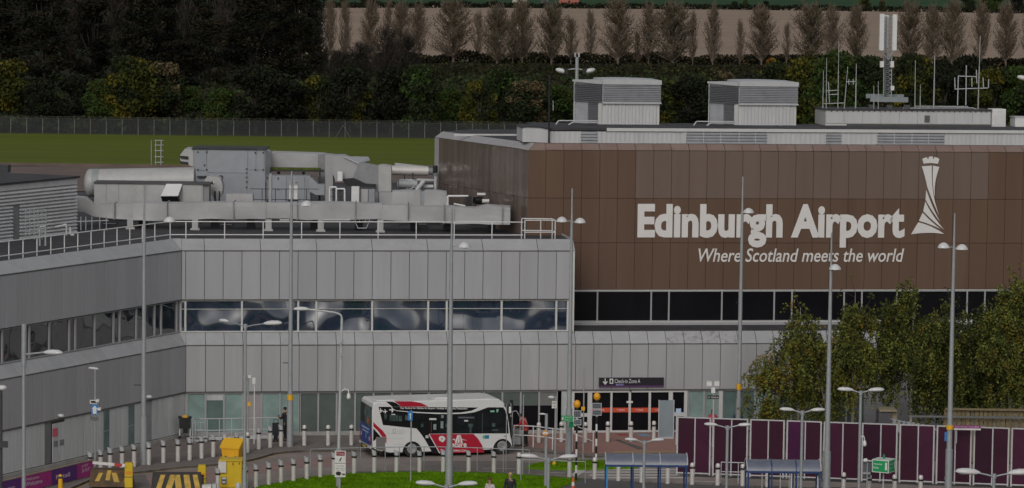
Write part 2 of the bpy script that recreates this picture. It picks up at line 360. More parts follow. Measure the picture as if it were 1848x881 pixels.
# ------------------------------------------------------------------ terminal building (grey)
a8=math.radians(8.0); aw=math.radians(25.6)
K=G(335,787)
FA=Pl(K,Vector((math.cos(a8),math.sin(a8),0))); FA.n=Vector((math.sin(a8),-math.cos(a8),0))
WI=Pl(K,Vector((-math.sin(aw),-math.cos(aw),0))); WI.n=Vector((math.cos(aw),-math.sin(aw),0))   # u runs toward the camera
Z=Vector((0,0,1))
def corner(s1,s2=None):
    s2=s1 if s2 is None else s2
    M=Matrix(((FA.n.x,FA.n.y),(WI.n.x,WI.n.y))); v=M.inverted()@Vector((-s1,-s2)); return Vector((K.x+v.x,K.y+v.y,0))
def fa(s): return FA.off(s)
def wi(s): return WI.off(s)
def cf(s): return (corner(s)-fa(s).o).dot(FA.u)     # start coordinate of the facade at setback s
def cw(s): return (corner(s)-wi(s).o).dot(WI.u)
ZG,ZL,ZB,ZW,ZU,ZP=2.27,4.67,5.29,6.95,9.51,10.07
SL,SW,SU,SP=0.0,.60,.42,1.2
T=empty('terminal_building',K,'long low grey panelled terminal building with ribbon windows and sloped copings','building')
WEND=34.0
LEND=fa(0).hit(1848,700)[0]+9
UEND=fa(SU).hit(1037,500)[0]
u0=fa(SU).hit(470.5,490)[0]; PIT=(fa(SU).hit(1003.9,490)[0]-u0)/16
WORN=(fa(.3).hit(1197,605)[0],fa(.3).hit(1330,605)[0])
def joints(start,end,ref,pit,first=.0):
    k=math.ceil((start-ref)/pit+.05); xs=[start]
    while ref+k*pit<end-.05: xs.append(ref+k*pit); k+=1
    xs.append(end); return xs
def core(mb,p,a0,a1,z0,z1,back,mi=0,inset=.032):
    mb.obox(p.P(a0,z0,-inset-back),p.u*(a1-a0),p.n*back,Z*(z1-z0),mi)
# dark backing structure behind the cladding
mb=MB()
core(mb,fa(0),cf(0)-.3,LEND,ZG,ZL,.3); core(mb,fa(SU),cf(SU)-.3,UEND,ZW,ZU,.3)
core(mb,wi(0),cw(0)-.3,WEND,ZG,ZL,.3); core(mb,wi(SU),cw(SU)-.3,WEND,ZW,ZU,.3)
for pl,c0,c1 in ((fa,cf,LEND),(wi,cw,WEND)):
    A=pl(0);B=pl(SW); q=[A.P(c0(0),ZL,-.04),A.P(c1,ZL,-.04),B.P(c1,ZB,-.04),B.P(c0(SW),ZB,-.04)]; mb.prism(q,-Z*.3)
for pl,c0,c1 in ((fa,cf,UEND),(wi,cw,WEND)):
    A=pl(SU);B=pl(SP); q=[A.P(c0(SU),ZU,-.04),A.P(c1,ZU,-.04),B.P(c1,ZP,-.04),B.P(c0(SP),ZP,-.04)]; mb.prism(q,-Z*.3)
mb.build('wall_core',seam,T)
# horizontal seam trims
mb=MB()
for pl,c0,c1 in ((fa,cf,UEND),(wi,cw,WEND)):
    mb.obox(pl(SU).P(c0(SU),ZU-.03,-.02),pl(SU).u*(c1-c0(SU)),pl(SU).n*.035,Z*.03)
for pl,c0,c1 in ((fa,cf,LEND),(wi,cw,WEND)):
    mb.obox(pl(0).P(c0(0),ZG-.05,-.09),pl(0).u*(c1-c0(0)),pl(0).n*.10,Z*.045)
    mb.obox(pl(0).P(c0(0),ZL-.02,-.02),pl(0).u*(c1-c0(0)),pl(0).n*.03,Z*.03)
mb.build('seam_trim',mat('seam_trim',(.13,.125,.12),.7),T)
def row(plf,cfun,end,ref,pit,s0,z0,s1,z1,mt,skip=None):
    A=plf(s0);B=plf(s1)
    js=joints(cfun(s0),end,ref,pit); st1=cfun(s1)
    for i in range(len(js)-1):
        x0,x1=js[i],js[i+1]
        if skip and skip(x0,x1): continue
        if plf is fa:
            p0=A.P(x0,z0);p1=A.P(x1,z0);p2=B.P(x0,z1)
            wn=s1==SW and WORN[0]<x0<WORN[1]
            panel('cladding_panel',T,p0,p1,p2,bevel_worn if wn else mt,label='sloping coping panel with flaking dark stains' if wn else None)
        else:
            p0=A.P(x1,z0);p1=A.P(x0,z0);p2=B.P(x1,z1)
            panel('cladding_panel',T,p0,p1,p2,mt)
ul=fa(0).hit(404.8,660)[0]
row(fa,cf,LEND,ul,PIT,0,ZG,0,ZL-.02,panel_low)
row(fa,cf,UEND,u0,PIT,SU,ZW+.03,SU,ZU-.03,panel_grey)
row(fa,cf,LEND,ul,PIT,0,ZL+.02,SW,ZB,bevel_skylit)
row(fa,cf,UEND,u0,PIT*3,SU,ZU+.02,SP,ZP,bevel_skylit)
row(wi,cw,WEND,cw(0)+.5,PIT,0,ZG,0,ZL-.02,panel_low)
row(wi,cw,WEND,cw(SU)+.4,PIT,SU,ZW+.03,SU,ZU-.03,panel_grey)
row(wi,cw,WEND,cw(0)+.5,PIT,0,ZL+.02,SW,ZB,bevel_skylit)
row(wi,cw,WEND,cw(SU)+.4,PIT*3,SU,ZU+.02,SP,ZP,bevel_skylit)
# triangular infills at the inner corner of the two bevels
def tri(A,B,C,mt):
    mb=MB(); n=(Vector(B)-Vector(A)).cross(Vector(C)-Vector(A)); mb.prism([A,B,C],Vector((0,0,-.03))); mb.build('corner_flashing',mt,T)
for s0,s1,z0,z1 in ((0,SW,ZL+.02,ZB),(SU,SP,ZU+.02,ZP)):
    c0=corner(s0)+Z*(z0);c1=corner(s1)+Z*(z1)
    tri(c0,fa(s1).P(cf(s0),z1),c1,bevel_skylit); tri(c0,wi(s1).P(cw(s0),z1),c1,bevel_skylit)
# end return of the upper block, coping end
mb=MB(); e0=fa(SU).P(UEND,ZB,0); 
mb.obox(fa(SU).P(UEND-.03,ZB-.1,-5.5),fa(SU).u*.03,fa(SU).n*5.5,Z*(ZU-ZB+.1))
q=[fa(SU).P(UEND-.03,ZU,0),fa(SP).P(UEND-.03,ZP),fa(5.5).P(UEND-.03,ZP),fa(5.5).P(UEND-.03,ZU)]; mb.prism(q,fa(0).u*.03)
mb.obox(fa(SU).P(UEND-.16,ZB,-.10),fa(SU).u*.15,fa(SU).n*.115,Z*(ZU-ZB),0)
mb.build('end_wall',frame_w,T)
# roof deck
deck=[corner(SP)]+[wi(SP).P(WEND,0)]+[DY(-500,300,150)*1.0,DY(-900,300,231),DY(330,300,231),DY(792,300,231),fa(4.9).P(UEND-.05,0),fa(SP).P(UEND-.05,0)]
mb=MB(); P=[Vector((p.x,p.y,9.97)) for p in deck]; mb.prism(P,(0,0,-.3)); d=mb.build('roof',roof_dark,T); tri_fill(d)  # dark gravel, with the shade under the ducts put into its colour
mb=MB(); mb.prism([G(x,y,10) for x,y in [(-260,352),(150,345),(420,336),(640,330),(792,330),(792,298.5),(335,298.5),(-300,303)]],(0,0,.006)); d=mb.build('roof_covering',roof_brown,T); tri_fill(d)
mb=MB(); mb.obox(DY(-100,0,230.6).xy.to_3d()+Z*10,DY(785,0,230.6).xy.to_3d()-DY(-100,0,230.6).xy.to_3d(),(0,.3,0),Z*.18); mb.build('roof_edge',roof_brown,T)
for x in (20,95,180,250):
    pass
# upper ribbon window, facade
def ribbon(plf,s,xs,z0,z1,glm,fm,transom=None,tilt=0.0):
    A=plf(s)
    for a,b in zip(xs,xs[1:]):
        lo,hi=min(a,b),max(a,b)
        fr=MB(); w_=.05
        for x in (lo,hi-w_): fr.obox(A.P(x,z0,-.06),A.u*w_,A.n*.12,Z*(z1-z0))
        fr.obox(A.P(lo+w_,z0,-.06),A.u*(hi-lo-2*w_),A.n*.115,Z*.06); fr.obox(A.P(lo+w_,z1-.06,-.06),A.u*(hi-lo-2*w_),A.n*.115,Z*.06)
        if transom: fr.obox(A.P(lo+w_,transom,-.03),A.u*(hi-lo-2*w_),A.n*.045,Z*.025)
        f=fr.build('window',fm,T)
        g=MB(); tl=(tilt*(.35 if hi<cf(SW)+6.2 else random.uniform(.9,1.5)))*(z1-z0-.12); o=A.P(lo+w_,z0+.06,-.02); g.obox(o,A.u*(hi-lo-2*w_),A.n*.012,Z*(z1-z0-.12)-A.n*tl+A.u*random.uniform(-.01,.01)); g.build('pane',glm,f)
FW_=fa(SW)
xs=[FW_.hit(x,565)[0] for x in (334.5,436.5,538,570.5,671.5,772.5,806,905,1003.7,1024.5)]
xs=[cf(SW)+.05]+xs+[UEND-.17]
zt=FW_.hit(600,558)[1]
mb=MB(); core(mb,FW_,cf(SW)-.2,UEND-.2,ZB,ZW,.1,inset=.15); core(mb,wi(SW),cw(SW)-.2,WEND,ZB,ZW,.1,inset=.15); mb.build('room_backing',black,T)
ribbon(fa,SW,xs,ZB,ZW,glass_up,frame_w,zt,tilt=.055)
WW=wi(SW)
xs=[cw(SW)+.02]+[WW.hit(x,600)[0] for x in (318,290,278,245,215,204,170,135,124,88,52,41,3,-35,-48,-90,-135,-150)]
ribbon(wi,SW,[x for x in xs if x<WEND],ZB,ZW,glass_wing,frame_g)
# ground floor glazing on the facade
GF=fa(.10); zg0,zg1=.12,ZG-.06
mb=MB(); mb.obox(fa(0).P(cf(0),0,-.12),FA.u*(fa(0).hit(1009,780)[0]-cf(0)),FA.n*.18,Z*.12); mb.obox(wi(0).P(cw(0),0,-.1),WI.u*WEND,WI.n*.14,Z*.15); mb.build('plinth',mat('plinth',(.36,.35,.33),.8,var=.2),T)
# interior floor and rear wall so that glass looks into a dark room
mb=MB(); mb.obox(fa(1.6).P(cf(0)-3,-.05,-1),FA.u*(LEND+2),FA.n*.1,Z*(ZG+.1)); mb.build('interior_wall',mat('interior_dark',(.012,.012,.012),.9),T)
def gglass(x0,x1,mt,parts=None,fm=frame_g):
    a0,a1=GF.hit(x0,745)[0],GF.hit(x1,745)[0]; fr=MB(); w_=.045
    for x in (a0,a1-w_): fr.obox(GF.P(x,zg0,-.05),GF.u*w_,GF.n*.10,Z*(zg1-zg0))
    fr.obox(GF.P(a0+w_,zg1-.05,-.05),GF.u*(a1-a0-2*w_),GF.n*.095,Z*.05); fr.obox(GF.P(a0+w_,zg0,-.05),GF.u*(a1-a0-2*w_),GF.n*.095,Z*.05)
    f=fr.build('window',fm,T)
    parts=parts or [(0,1,mt)]
    for t0,t1,m_ in parts:
        g=MB(); h=zg1-zg0-.1; g.obox(GF.P(a0+w_,zg0+.05+h*t0,-.03),GF.u*(a1-a0-2*w_),GF.n*.012,Z*(h*(t1-t0)-.004)); g.build('pane',m_,f)
greyp=mat('grey_infill',(.33,.31,.31),.5,var=.05); green_gl=mat('blind_glass',(.115,.14,.128),.12,var=.1,spec=.5,rnd=.12)
blind_g=mat('blind_grey',(.17,.175,.165),.3,var=.06,rnd=.1)
mb=MB(); mb.obox(GF.P(cf(.1)-.02,0,-.1),GF.u*(GF.hit(337,745)[0]-cf(.1)+.02),GF.n*.14,Z*(ZG-.02)); mb.obox(wi(.1).P(cw(.1)-.02,0,-.1),WI.u*.12,WI.n*.14,Z*(ZG-.02)); mb.build('corner_jamb',frame_g,T)['kind']='stuff'
mb=MB(); mb.obox(GF.P(GF.hit(1297,745)[0],0,-.1),GF.u*(GF.hit(1303,745)[0]-GF.hit(1297,745)[0]),GF.n*.14,Z*(ZG-.06)); mb.build('mullion',frame_w,T)
seq=[(337,371,aqua,None),(371,404,None,[(0,.83,aqua_d),(.83,1,panel_white)]),(404,438,aqua,None),(438,472,greyp,None),(472,505,aqua,None),(505,540,aqua,None)]
for s_ in seq: gglass(s_[0],s_[1],s_[2],s_[3])
x=541
cols=[green_gl,green_gl,green_gl,green_gl,green_gl,blind_g,green_gl,green_gl,green_gl,green_gl]
for k in range(10):
    gglass(x,x+33.2,None,[(0,1,cols[k])]); x+=33.2
for k,c_ in enumerate((green_gl,green_gl,green_gl,blind_g)):
    gglass(x,x+33.2,None,[(0,.64,blackgl),(.645,1,c_)] if k>0 else [(0,.55,blackgl),(.555,1,c_)]); x+=33.2
# column by the entrance
mb=MB(); mb.obox(GF.P(GF.hit(1013,745)[0],0,-.1),GF.u*.36,GF.n*.16,Z*ZG*.985); mb.build('column',mat('aqua_column',(.45,.5,.49),.4),T)
# entrance bank
EB=GF
def ex(x): return EB.hit(x,745)[0]
def ez(x,y): return EB.hit(x,y)[1]
mb=MB()
z7=ez(1130,708); 
mb.obox(EB.P(ex(1031),z7,-.05),EB.u*(ex(1240)-ex(1031)),EB.n*.12,Z*(ZG-.06-z7))
for x0,x1 in ((1031,1036),(1060,1068),(1101,1104.5),(1134,1138),(1170,1174),(1206,1213.5),(1234,1240)):
    mb.obox(EB.P(ex(x0),0.02,-.05),EB.u*(ex(x1)-ex(x0)),EB.n*.115,Z*(z7-.02))
mb.obox(EB.P(ex(1036),ez(1050,752),-.05),EB.u*(ex(1060)-ex(1036)),EB.n*.11,Z*.18)
for x0,x1 in ((1036,1060),(1068,1101),(1104.5,1134),(1138,1170),(1174,1206),(1213.5,1234)):
    mb.obox(EB.P(ex(x0),0.02,-.05),EB.u*(ex(x1)-ex(x0)),EB.n*.11,Z*.10)
ef=mb.build('entrance_frame',frame_w,T)
redb=mat('orange_band',(.60,.075,.03),.5,var=.04)
for i,(x0,x1) in enumerate(((1036,1060),(1068,1101),(1104.5,1134),(1138,1170),(1174,1206),(1213.5,1234))):
    g=MB(); g.obox(EB.P(ex(x0),.12,-.035),EB.u*(ex(x1)-ex(x0)),EB.n*.012,Z*(z7-.12)); p_=g.build('door_pane',blackgl,ef)
    if 1<=i<=4:
        b=MB(); zb=ez((x0+x1)/2,744.3); b.obox(EB.P(ex(x0),zb,-.02),EB.u*(ex(x1)-ex(x0)),EB.n*.006,Z*.24)
        if i>=1:
            text_on(b,'Y ZONE',EB.P(ex(x0)+.25,zb+.07,-.012),EB.u,Z,.42,.1,EB.n,mi=1)
        b.build('warning_band',[redb,white],ef)
mb=MB(); mb.obox(EB.P(ex(1130),ez(1136,727),.07),EB.u*.33,EB.n*.02,Z*.1); mb.obox(EB.P(ex(1135),z7+.05,.07),EB.u*.1,EB.n*.08,Z*.07,1); mb.build('door_sensor',[white,black],ef)['kind']='stuff'
# glazing right of the entrance
for x0,x1,m_ in ((1241,1270,aqua),(1270,1297,aqua),(1303,1334,aqua_d),(1334,1362,aqua_d),(1362,1395,aqua),(1395,1428,green_gl),(1428,1461,green_gl),(1461,1494,green_gl),(1494,1527,green_gl),(1527,1560,green_gl)):
    gglass(x0,x1,m_)
mb=MB(); a0=fa(0).hit(1560,745)[0]; mb.obox(fa(.05).P(a0,0,-.2),FA.u*(LEND-a0),FA.n*.2,Z*(ZG-.06)); mb.build('ground_wall',panel_low,T)
# ground floor of the wing: narrow white panels, a door, dark windows
GW=wi(.04)
specials=[(231,243,'win'),(186.5,197.5,'win'),(81,92.5,'dark'),(94,105,'door'),(105,116.5,'door'),(257,274,'greyp')]
rb=[]
js=[]; x=cw(0)
p7=(GW.hit(273,790)[0]-GW.hit(316,785)[0])/4.0
a=cw(0)
spec=[]
for x0,x1,k_ in specials:
    s0,s1=sorted((GW.hit(x0,800)[0],GW.hit(x1,800)[0])); spec.append((s0,s1,k_))
spec.sort()
a=cw(0)+.02
zz0,zz1=.17,ZG-.06
mb=MB(); core(mb,GW,cw(0),WEND,0,ZG-.06,.2,inset=.04); mb.build('wall_core',seam,T)
def wpanel(a,b,mt,nm='cladding_panel',z0=zz0,z1=zz1,out=0): return panel(nm,T,GW.P(b,z0,out),GW.P(a,z0,out),GW.P(b,z1,out),mt,gap=.035)
segs=[];cur=a
for s0,s1,k_ in spec+[(WEND,WEND,'')]:
    L=s0-cur; n=max(1,round(L/p7)) if L>.2 else 0
    for i in range(n): wpanel(cur+L*i/n,cur+L*(i+1)/n,panel_white)
    if k_=='win':
        f=MB(); 
        f.obox(GW.P(s0,zz0,-.03),GW.u*(s1-s0),GW.n*.03,Z*(zz1-zz0)); f=f.build('window',frame_g,T)
        g=MB(); g.obox(GW.P(s0+.05,zz0+.05,0.003),GW.u*(s1-s0-.1),GW.n*.01,Z*((zz1-zz0)*.45)); g.obox(GW.P(s0+.05,zz0+.1+(zz1-zz0)*.45,0.003),GW.u*(s1-s0-.1),GW.n*.01,Z*((zz1-zz0)*.48)); g.build('pane',aqua_d,f)
    elif k_=='dark': wpanel(s0,s1,mat('louvre_grey',(.17,.18,.185),.5,rnd=.02))
    elif k_=='greyp': wpanel(s0,s1,mat('grey_pillar',(.28,.29,.295),.5))
    elif k_=='door':
        o=wpanel(s0,s1,panel_white,'door_leaf',z0=.17,z1=zz1-.12,out=.02)
        hb=MB(); hb.obox(GW.P(s0+.1,.95,.03),GW.u*(s1-s0-.2),GW.n*.01,Z*.28); 
        hb.build('kick_plate',mat('kick_plate',(.2,.21,.22),.5),T)
        if abs(s0-spec[-1][0])<3 and k_=='door' and x0: pass
    cur=s1
ps=GW.hit(103,780)[0]; mb=MB(); mb.obox(GW.P(ps,1.45,.035),GW.u*.45,GW.n*.01,Z*.40); mb.build('notice',mat('pink_notice',(.6,.12,.16),.6),T)
# small floodlights under the overhang
for x,y in ((107,750),(266,716)):
    p=WI.at(x,y,.1); mb=MB(); mb.ell(p,(.16,.12,.09)); mb.cyl(p,p-WI.n*.12,.03); mb.build('wall_light',lampw,T)
# check-in sign
SGN=fa(0); sg=empty('check_in_sign',SGN.at(1140,690),'long black wall sign with down arrow above the automatic entrance doors','sign')
s0,zt_=SGN.hit(1080.5,681.5); s1,zb_=SGN.hit(1197,697.5); 
signk=mat('sign_black',(.016,.014,.02),.4); purp=mat('sign_purple',(.10,.035,.13),.4); blu=mat('sign_blue',(.06,.06,.3),.4)
mb=MB(); mb.obox(SGN.P(s0,zb_,.01),SGN.u*(s1-s0),SGN.n*.12,Z*(zt_-zb_)); mb.build('sign_box',signk,sg)
mb=MB(); mb.obox(SGN.P(s0,zb_,.131),SGN.u*(s1-s0),SGN.n*.004,Z*.07); mb.build('purple_strip',purp,sg)
def sgp(x,y,o=.135): return SGN.at(x,y,o)
mb=MB(); text_on(mb,'Check-in Zone A',sgp(1108.5,691),SGN.u,Z,(sgp(1154.5,690)-sgp(1108.5,690)).length,.215,SGN.n,out=.0,bold=.0); mb.build('lettering',white,sg)
mb=MB(); mb.prism([sgp(x,y) for x,y in [(1090.5,682.5),(1092.2,682.5),(1092.2,690),(1094.8,687.3),(1096,688.6),(1091.4,694),(1086.8,688.6),(1088,687.3),(1090.5,690)]],-SGN.n*.003); 
mb.prism([sgp(x,y) for x,y in [(1099.5,683),(1106,683),(1106,692),(1099.5,692)]],-SGN.n*.003); d=mb.build('arrow_and_icon',white,sg); tri_fill(d)
mb=MB(); mb.prism([sgp(x,y,.138) for x,y in [(1101,685.5),(1104,684.5),(1104,687),(1104.8,690),(1101,690.5)]],-SGN.n*.003); mb.build('icon_figure',signk,sg)
mb=MB(); mb.prism([sgp(x,y) for x,y in [(1110.5,692.3),(1125.5,692.3),(1125.5,695.4),(1110.5,695.4)]],-SGN.n*.003); text_on(mb,'Entrance',sgp(1111.5,694.9,.136),SGN.u,Z,.36,.055,SGN.n,mi=1); mb.build('blue_tab',[blu,white],sg)
# ------------------------------------------------------------------ brown hall
BF=fa(4.8); bx0,_=BF.hit(953,340)
Bc=BF.P(bx0,0); BS=Pl(Bc,Vector((-math.sin(math.radians(24)),math.cos(math.radians(24)),0))); BS.n=Vector((-math.cos(math.radians(24)),-math.sin(math.radians(24)),0))
BL,_=BS.hit(784,300)
BEND=BF.hit(2212,400)[0]
H=empty('brown_hall',Bc,'tall hall clad in brown panels with a row of black windows along its foot','building')
zb0=BF.hit(1100,580)[1]; zb1=BF.hit(1100,523)[1]; zc=[zb1,BF.hit(1100,438.5)[1],BF.hit(1100,358)[1],BF.hit(1100,272)[1]]
zr=14.85; sb=.5
ref=BF.hit(985.3,300)[0]; PB=(BF.hit(1690,300)[0]-BF.hit(985.3,300)[0])/22.0
def bcorner(s):
    M=Matrix(((BF.n.x,BF.n.y),(BS.n.x,BS.n.y))); v=M.inverted()@Vector((-s,-s)); return Vector((Bc.x+v.x,Bc.y+v.y,0))
mb=MB(); mb.obox(BF.P(bx0+.1,zb1,-.5),BF.u*(BEND-bx0-.1),BF.n*.465,Z*(zc[3]-zb1)); mb.obox(BS.P(.2,9,-.5),BS.u*(BL-.2),BS.n*.465,Z*(zc[3]-9)); mb.build('wall_core',mat('brown_seam',(.06,.042,.032),.8),H)
js=joints(bx0,BEND,ref,PB)
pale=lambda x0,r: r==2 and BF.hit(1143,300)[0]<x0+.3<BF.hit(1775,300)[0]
for r in range(3):
    for i in range(len(js)-1):
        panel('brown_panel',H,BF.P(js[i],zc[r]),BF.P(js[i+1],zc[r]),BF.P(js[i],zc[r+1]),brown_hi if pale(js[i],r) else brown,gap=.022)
def bev(A0,A1,z0,z1,a,b,u):  # bevel panels
    pass
HC0=Bc+Z*(zc[3]+.03);HC1=bcorner(sb)+Z*zr
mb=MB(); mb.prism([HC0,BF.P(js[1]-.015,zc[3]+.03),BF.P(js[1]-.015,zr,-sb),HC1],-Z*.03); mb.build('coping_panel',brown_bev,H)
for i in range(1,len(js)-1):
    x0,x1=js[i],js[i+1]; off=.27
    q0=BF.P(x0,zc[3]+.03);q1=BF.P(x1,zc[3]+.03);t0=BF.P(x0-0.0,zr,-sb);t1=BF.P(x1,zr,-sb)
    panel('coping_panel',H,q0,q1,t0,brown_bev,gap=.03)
mb=MB(); mb.prism([BF.P(bx0,zc[3],-.04),BF.P(BEND,zc[3],-.04),BF.P(BEND,zr-.03,-sb-.02),bcorner(sb+.03)+Z*(zr-.03)],-Z*.3); mb.prism([BS.P(0,zc[3],-.04),BS.P(BL,zc[3],-.04),BS.P(BL,zr-.03,-sb-.02),bcorner(sb+.03)+Z*(zr-.03)],-Z*.3); mb.build('coping_core',MATS['brown_seam'],H)
js2=joints(0,BL-.6,.0,PB)
js2=[0]+js2[1:]
zc2=[9.0,zc[1],zc[2],zc[3]]
for r in range(3):
    for i in range(len(js2)-1):
        panel('side_panel',H,BS.P(js2[i+1],zc2[r]),BS.P(js2[i],zc2[r]),BS.P(js2[i+1],zc2[r+1]),brown_side,gap=.02,tilt=.004)
panel('corner_cladding',H,BS.P(BL,9,.01),BS.P(BL-.6,9,.01),BS.P(BL,zc[3],.01),frame_g)
mb=MB(); mb.prism([HC0,BS.P(js2[1]-.01,zc[3]+.03),BS.P(js2[1]-.01,zr,-sb),HC1],-Z*.03); mb.build('coping_panel',side_bev,H)
for i in range(1,len(js2)-1):
    panel('coping_panel',H,BS.P(js2[i+1],zc[3]+.03),BS.P(js2[i],zc[3]+.03),BS.P(js2[i+1],zr,-sb),side_bev,gap=.02)
panel('coping_panel',H,BS.P(BL,zc[3]+.03),BS.P(BL-.6,zc[3]+.03),BS.P(BL,zr,-sb),side_bev,gap=.02)
# roof
far1=BS.P(BL,0,-sb); rp=[bcorner(sb),Vector((far1.x,far1.y,0)),Vector((far1.x+1.5,far1.y+3,0)),fa(22).P(BEND,0),BF.P(BEND,0,-sb)]
mb=MB(); mb.prism([Vector((p.x,p.y,zr-.02)) for p in rp],(0,0,-.3)); mb.build('roof',roof_dark,H)
# white edge rail of the far side
mb=MB(); mb.obox(fa(13.2).P(fa(13.2).hit(820,240)[0],zr-.05,0),FA.u*7,FA.n*-.1,Z*.12); mb.build('roof_edge',frame_w,H)
mb=MB(); core(mb,BF,bx0,BEND,zb0-.4,zb1,.3,inset=.25); mb.build('room_backing',black,H)
mb=MB(); mb.obox(BF.P(bx0,zb1-.055,0.0),BF.u*(BEND-bx0),BF.n*.04,Z*.05); mb.obox(BF.P(bx0,zb0-.22,0),BF.u*(BEND-bx0),BF.n*.3,Z*.22); mb.build('window_sill',frame_w,H)
bxs=[1020,1078,1175,1207,1302.5,1334,1397,1429,1523,1555,1618,1650,1745,1777,1840,1872,1960,1992,2086,2118,2212]
for a,b in zip(bxs,bxs[1:]):
    lo,hi=BF.hit(a,550)[0],BF.hit(b,550)[0]; fr=MB(); w_=.04
    for x in (lo,hi-w_): fr.obox(BF.P(x,zb0,-.06),BF.u*w_,BF.n*.09,Z*(zb1-.06-zb0))
    fr.obox(BF.P(lo+w_*.5,zb0,-.055),BF.u*(hi-lo-w_),BF.n*.08,Z*.04); fr.obox(BF.P(lo+w_*.5,zb1-.11,-.055),BF.u*(hi-lo-w_),BF.n*.08,Z*.04)
    f=fr.build('window',frame_g,H); g=MB(); g.obox(BF.P(lo+w_,zb0,-.04),BF.u*(hi-lo-2*w_),BF.n*.012,Z*(zb1-.06-zb0)); g.build('pane',blackgl,f)
# low roof strip between bevel and the hall
mb=MB(); mb.prism([fa(SW).P(UEND,ZB-.02),fa(SW).P(LEND,ZB-.02),fa(4.8).P(LEND,ZB-.02),fa(4.8).P(UEND,ZB-.02)],-Z*.15); mb.build('low_roof',roof_dark,T)
mb=MB(); mb.obox(fa(3.6).P(UEND,ZB-.02),FA.u*(LEND-UEND),-FA.n*.12,Z*.12); mb.build('roof_kerb',frame_g,T)
# ------------------------------------------------------------------ lettering on the hall
L_=empty('airport_lettering',BF.at(1390,430),'large white airport name in bold letters on the brown wall','sign')
def letters(s,x0,x1,yb,ycap,bold,shear,parent,name='letter',out=.012,thick=.02):
    a0,zb=BF.hit(x0,yb); a1,_=BF.hit(x1,yb); zc_=BF.hit(x0,ycap)[1]
    full,_f=textverts(s,bold,shear); fx0=min(p.x for p in full); fx1=max(p.x for p in full); sc=(a1-a0)/(fx1-fx0)
    cap,_=textverts('E',bold,0); cy0=min(p.y for p in cap);cy1=max(p.y for p in cap); sv=(zc_-zb)/(cy1-cy0)
    for k,ch in enumerate(s):
        if ch==' ': continue
        pre,_=textverts(s[:k+1],bold,shear if False else 0); rx=max(p.x for p in pre)
        vs,fs=textverts(ch,bold,0); r0=max(p.x for p in vs); dx=rx-r0
        mb=MB(); n_=BF.n
        P=[BF.P(a0+(p.x+dx+ (p.y-cy0)*shear -fx0)*sc, zb+(p.y-cy0)*sv, out+thick) for p in vs]
        mb.add(P,fs)
        from collections import Counter
        e=Counter(); d={}
        for f in fs:
            for i in range(len(f)):
                a,b=f[i],f[(i+1)%len(f)]; e[frozenset((a,b))]+=1; d[frozenset((a,b))]=(a,b)
        nv=len(P); mb.add(P+[p-n_*thick for p in P],[(d[q][1],d[q][0],d[q][0]+nv,d[q][1]+nv) for q,c in e.items() if c==1])
        mb.build(name,letterw,parent)
letters('Edinburgh Airport',1150,1632,428.5,368,.042,0,L_)
L2=empty('tagline_lettering',BF.at(1445,465),'smaller white slanted tagline under the airport name on the brown wall','sign')
letters('Where Scotland meets the world',1260,1631,472.5,448.5,.008,.22,L2)
# tower emblem
def em(x,y,o=.012): return BF.at(1640+x/5.5,270+y/5.506,o)
E_=empty('tower_emblem',BF.at(1680,400),'white flared castle tower emblem right of the airport name','sign')
def bez(p0,p1,p2,n=10): return [((1-t)**2*p0[0]+2*t*(1-t)*p1[0]+t*t*p2[0],(1-t)**2*p0[1]+2*t*(1-t)*p1[1]+t*t*p2[1]) for t in [i/n for i in range(n+1)]]
def ep(name,poly,mt,out=.032,th=.02):
    mb=MB(); mb.prism([em(x,y,out) for x,y in poly],-BF.n*th); o=mb.build(name,mt,E_); tri_fill(o)
ep('crown',[(134,95),(150,84),(180,76),(184,92),(196,92),(199,70),(238,68),(239,92),(248,92),(254,74),(285,82),(303,95),(288,142),(262,138),(218,134),(175,137),(147,140)],letterw)
body_l=bez((128,166),(160,260),(178,360),8)
left2=bez((168,400),(165,520),(95,705),8)
left3=bez((95,705),(65,780),(22,842),5)
bottom=bez((22,842),(180,815),(350,838),8)
right=bez((303,172),(245,330),(258,460),8)
# strips separated by gaps
ep('body_strip',bez((128,166),(160,260),(182,368),8)+bez((182,368),(235,520),(300,655),8)+bez((298,650),(215,420),(228,160),10)[1:],letterw)
ep('body_strip',[(240,160)]+[(303,172)]+right[1:]+[(256,462)]+bez((254,462),(228,320),(240,162),8)[1:],letterw)
ep('body_strip',[(173,400)]+bez((173,400),(225,560),(308,715),8)[1:]+bez((305,712),(220,600),(165,498),8)[1:],letterw)
ep('body_strip',bez((163,516),(230,660),(350,795),8)+bez((345,790),(240,720),(142,610),8)[1:],letterw)
ep('body_strip',bez((137,626),(210,710),(318,792),8)+bez((318,792),(200,735),(100,708),8)[1:],letterw)
ep('body_strip',[(94,722)]+bez((94,722),(230,755),(350,838),8)[1:]+bottom[::-1][1:],letterw)
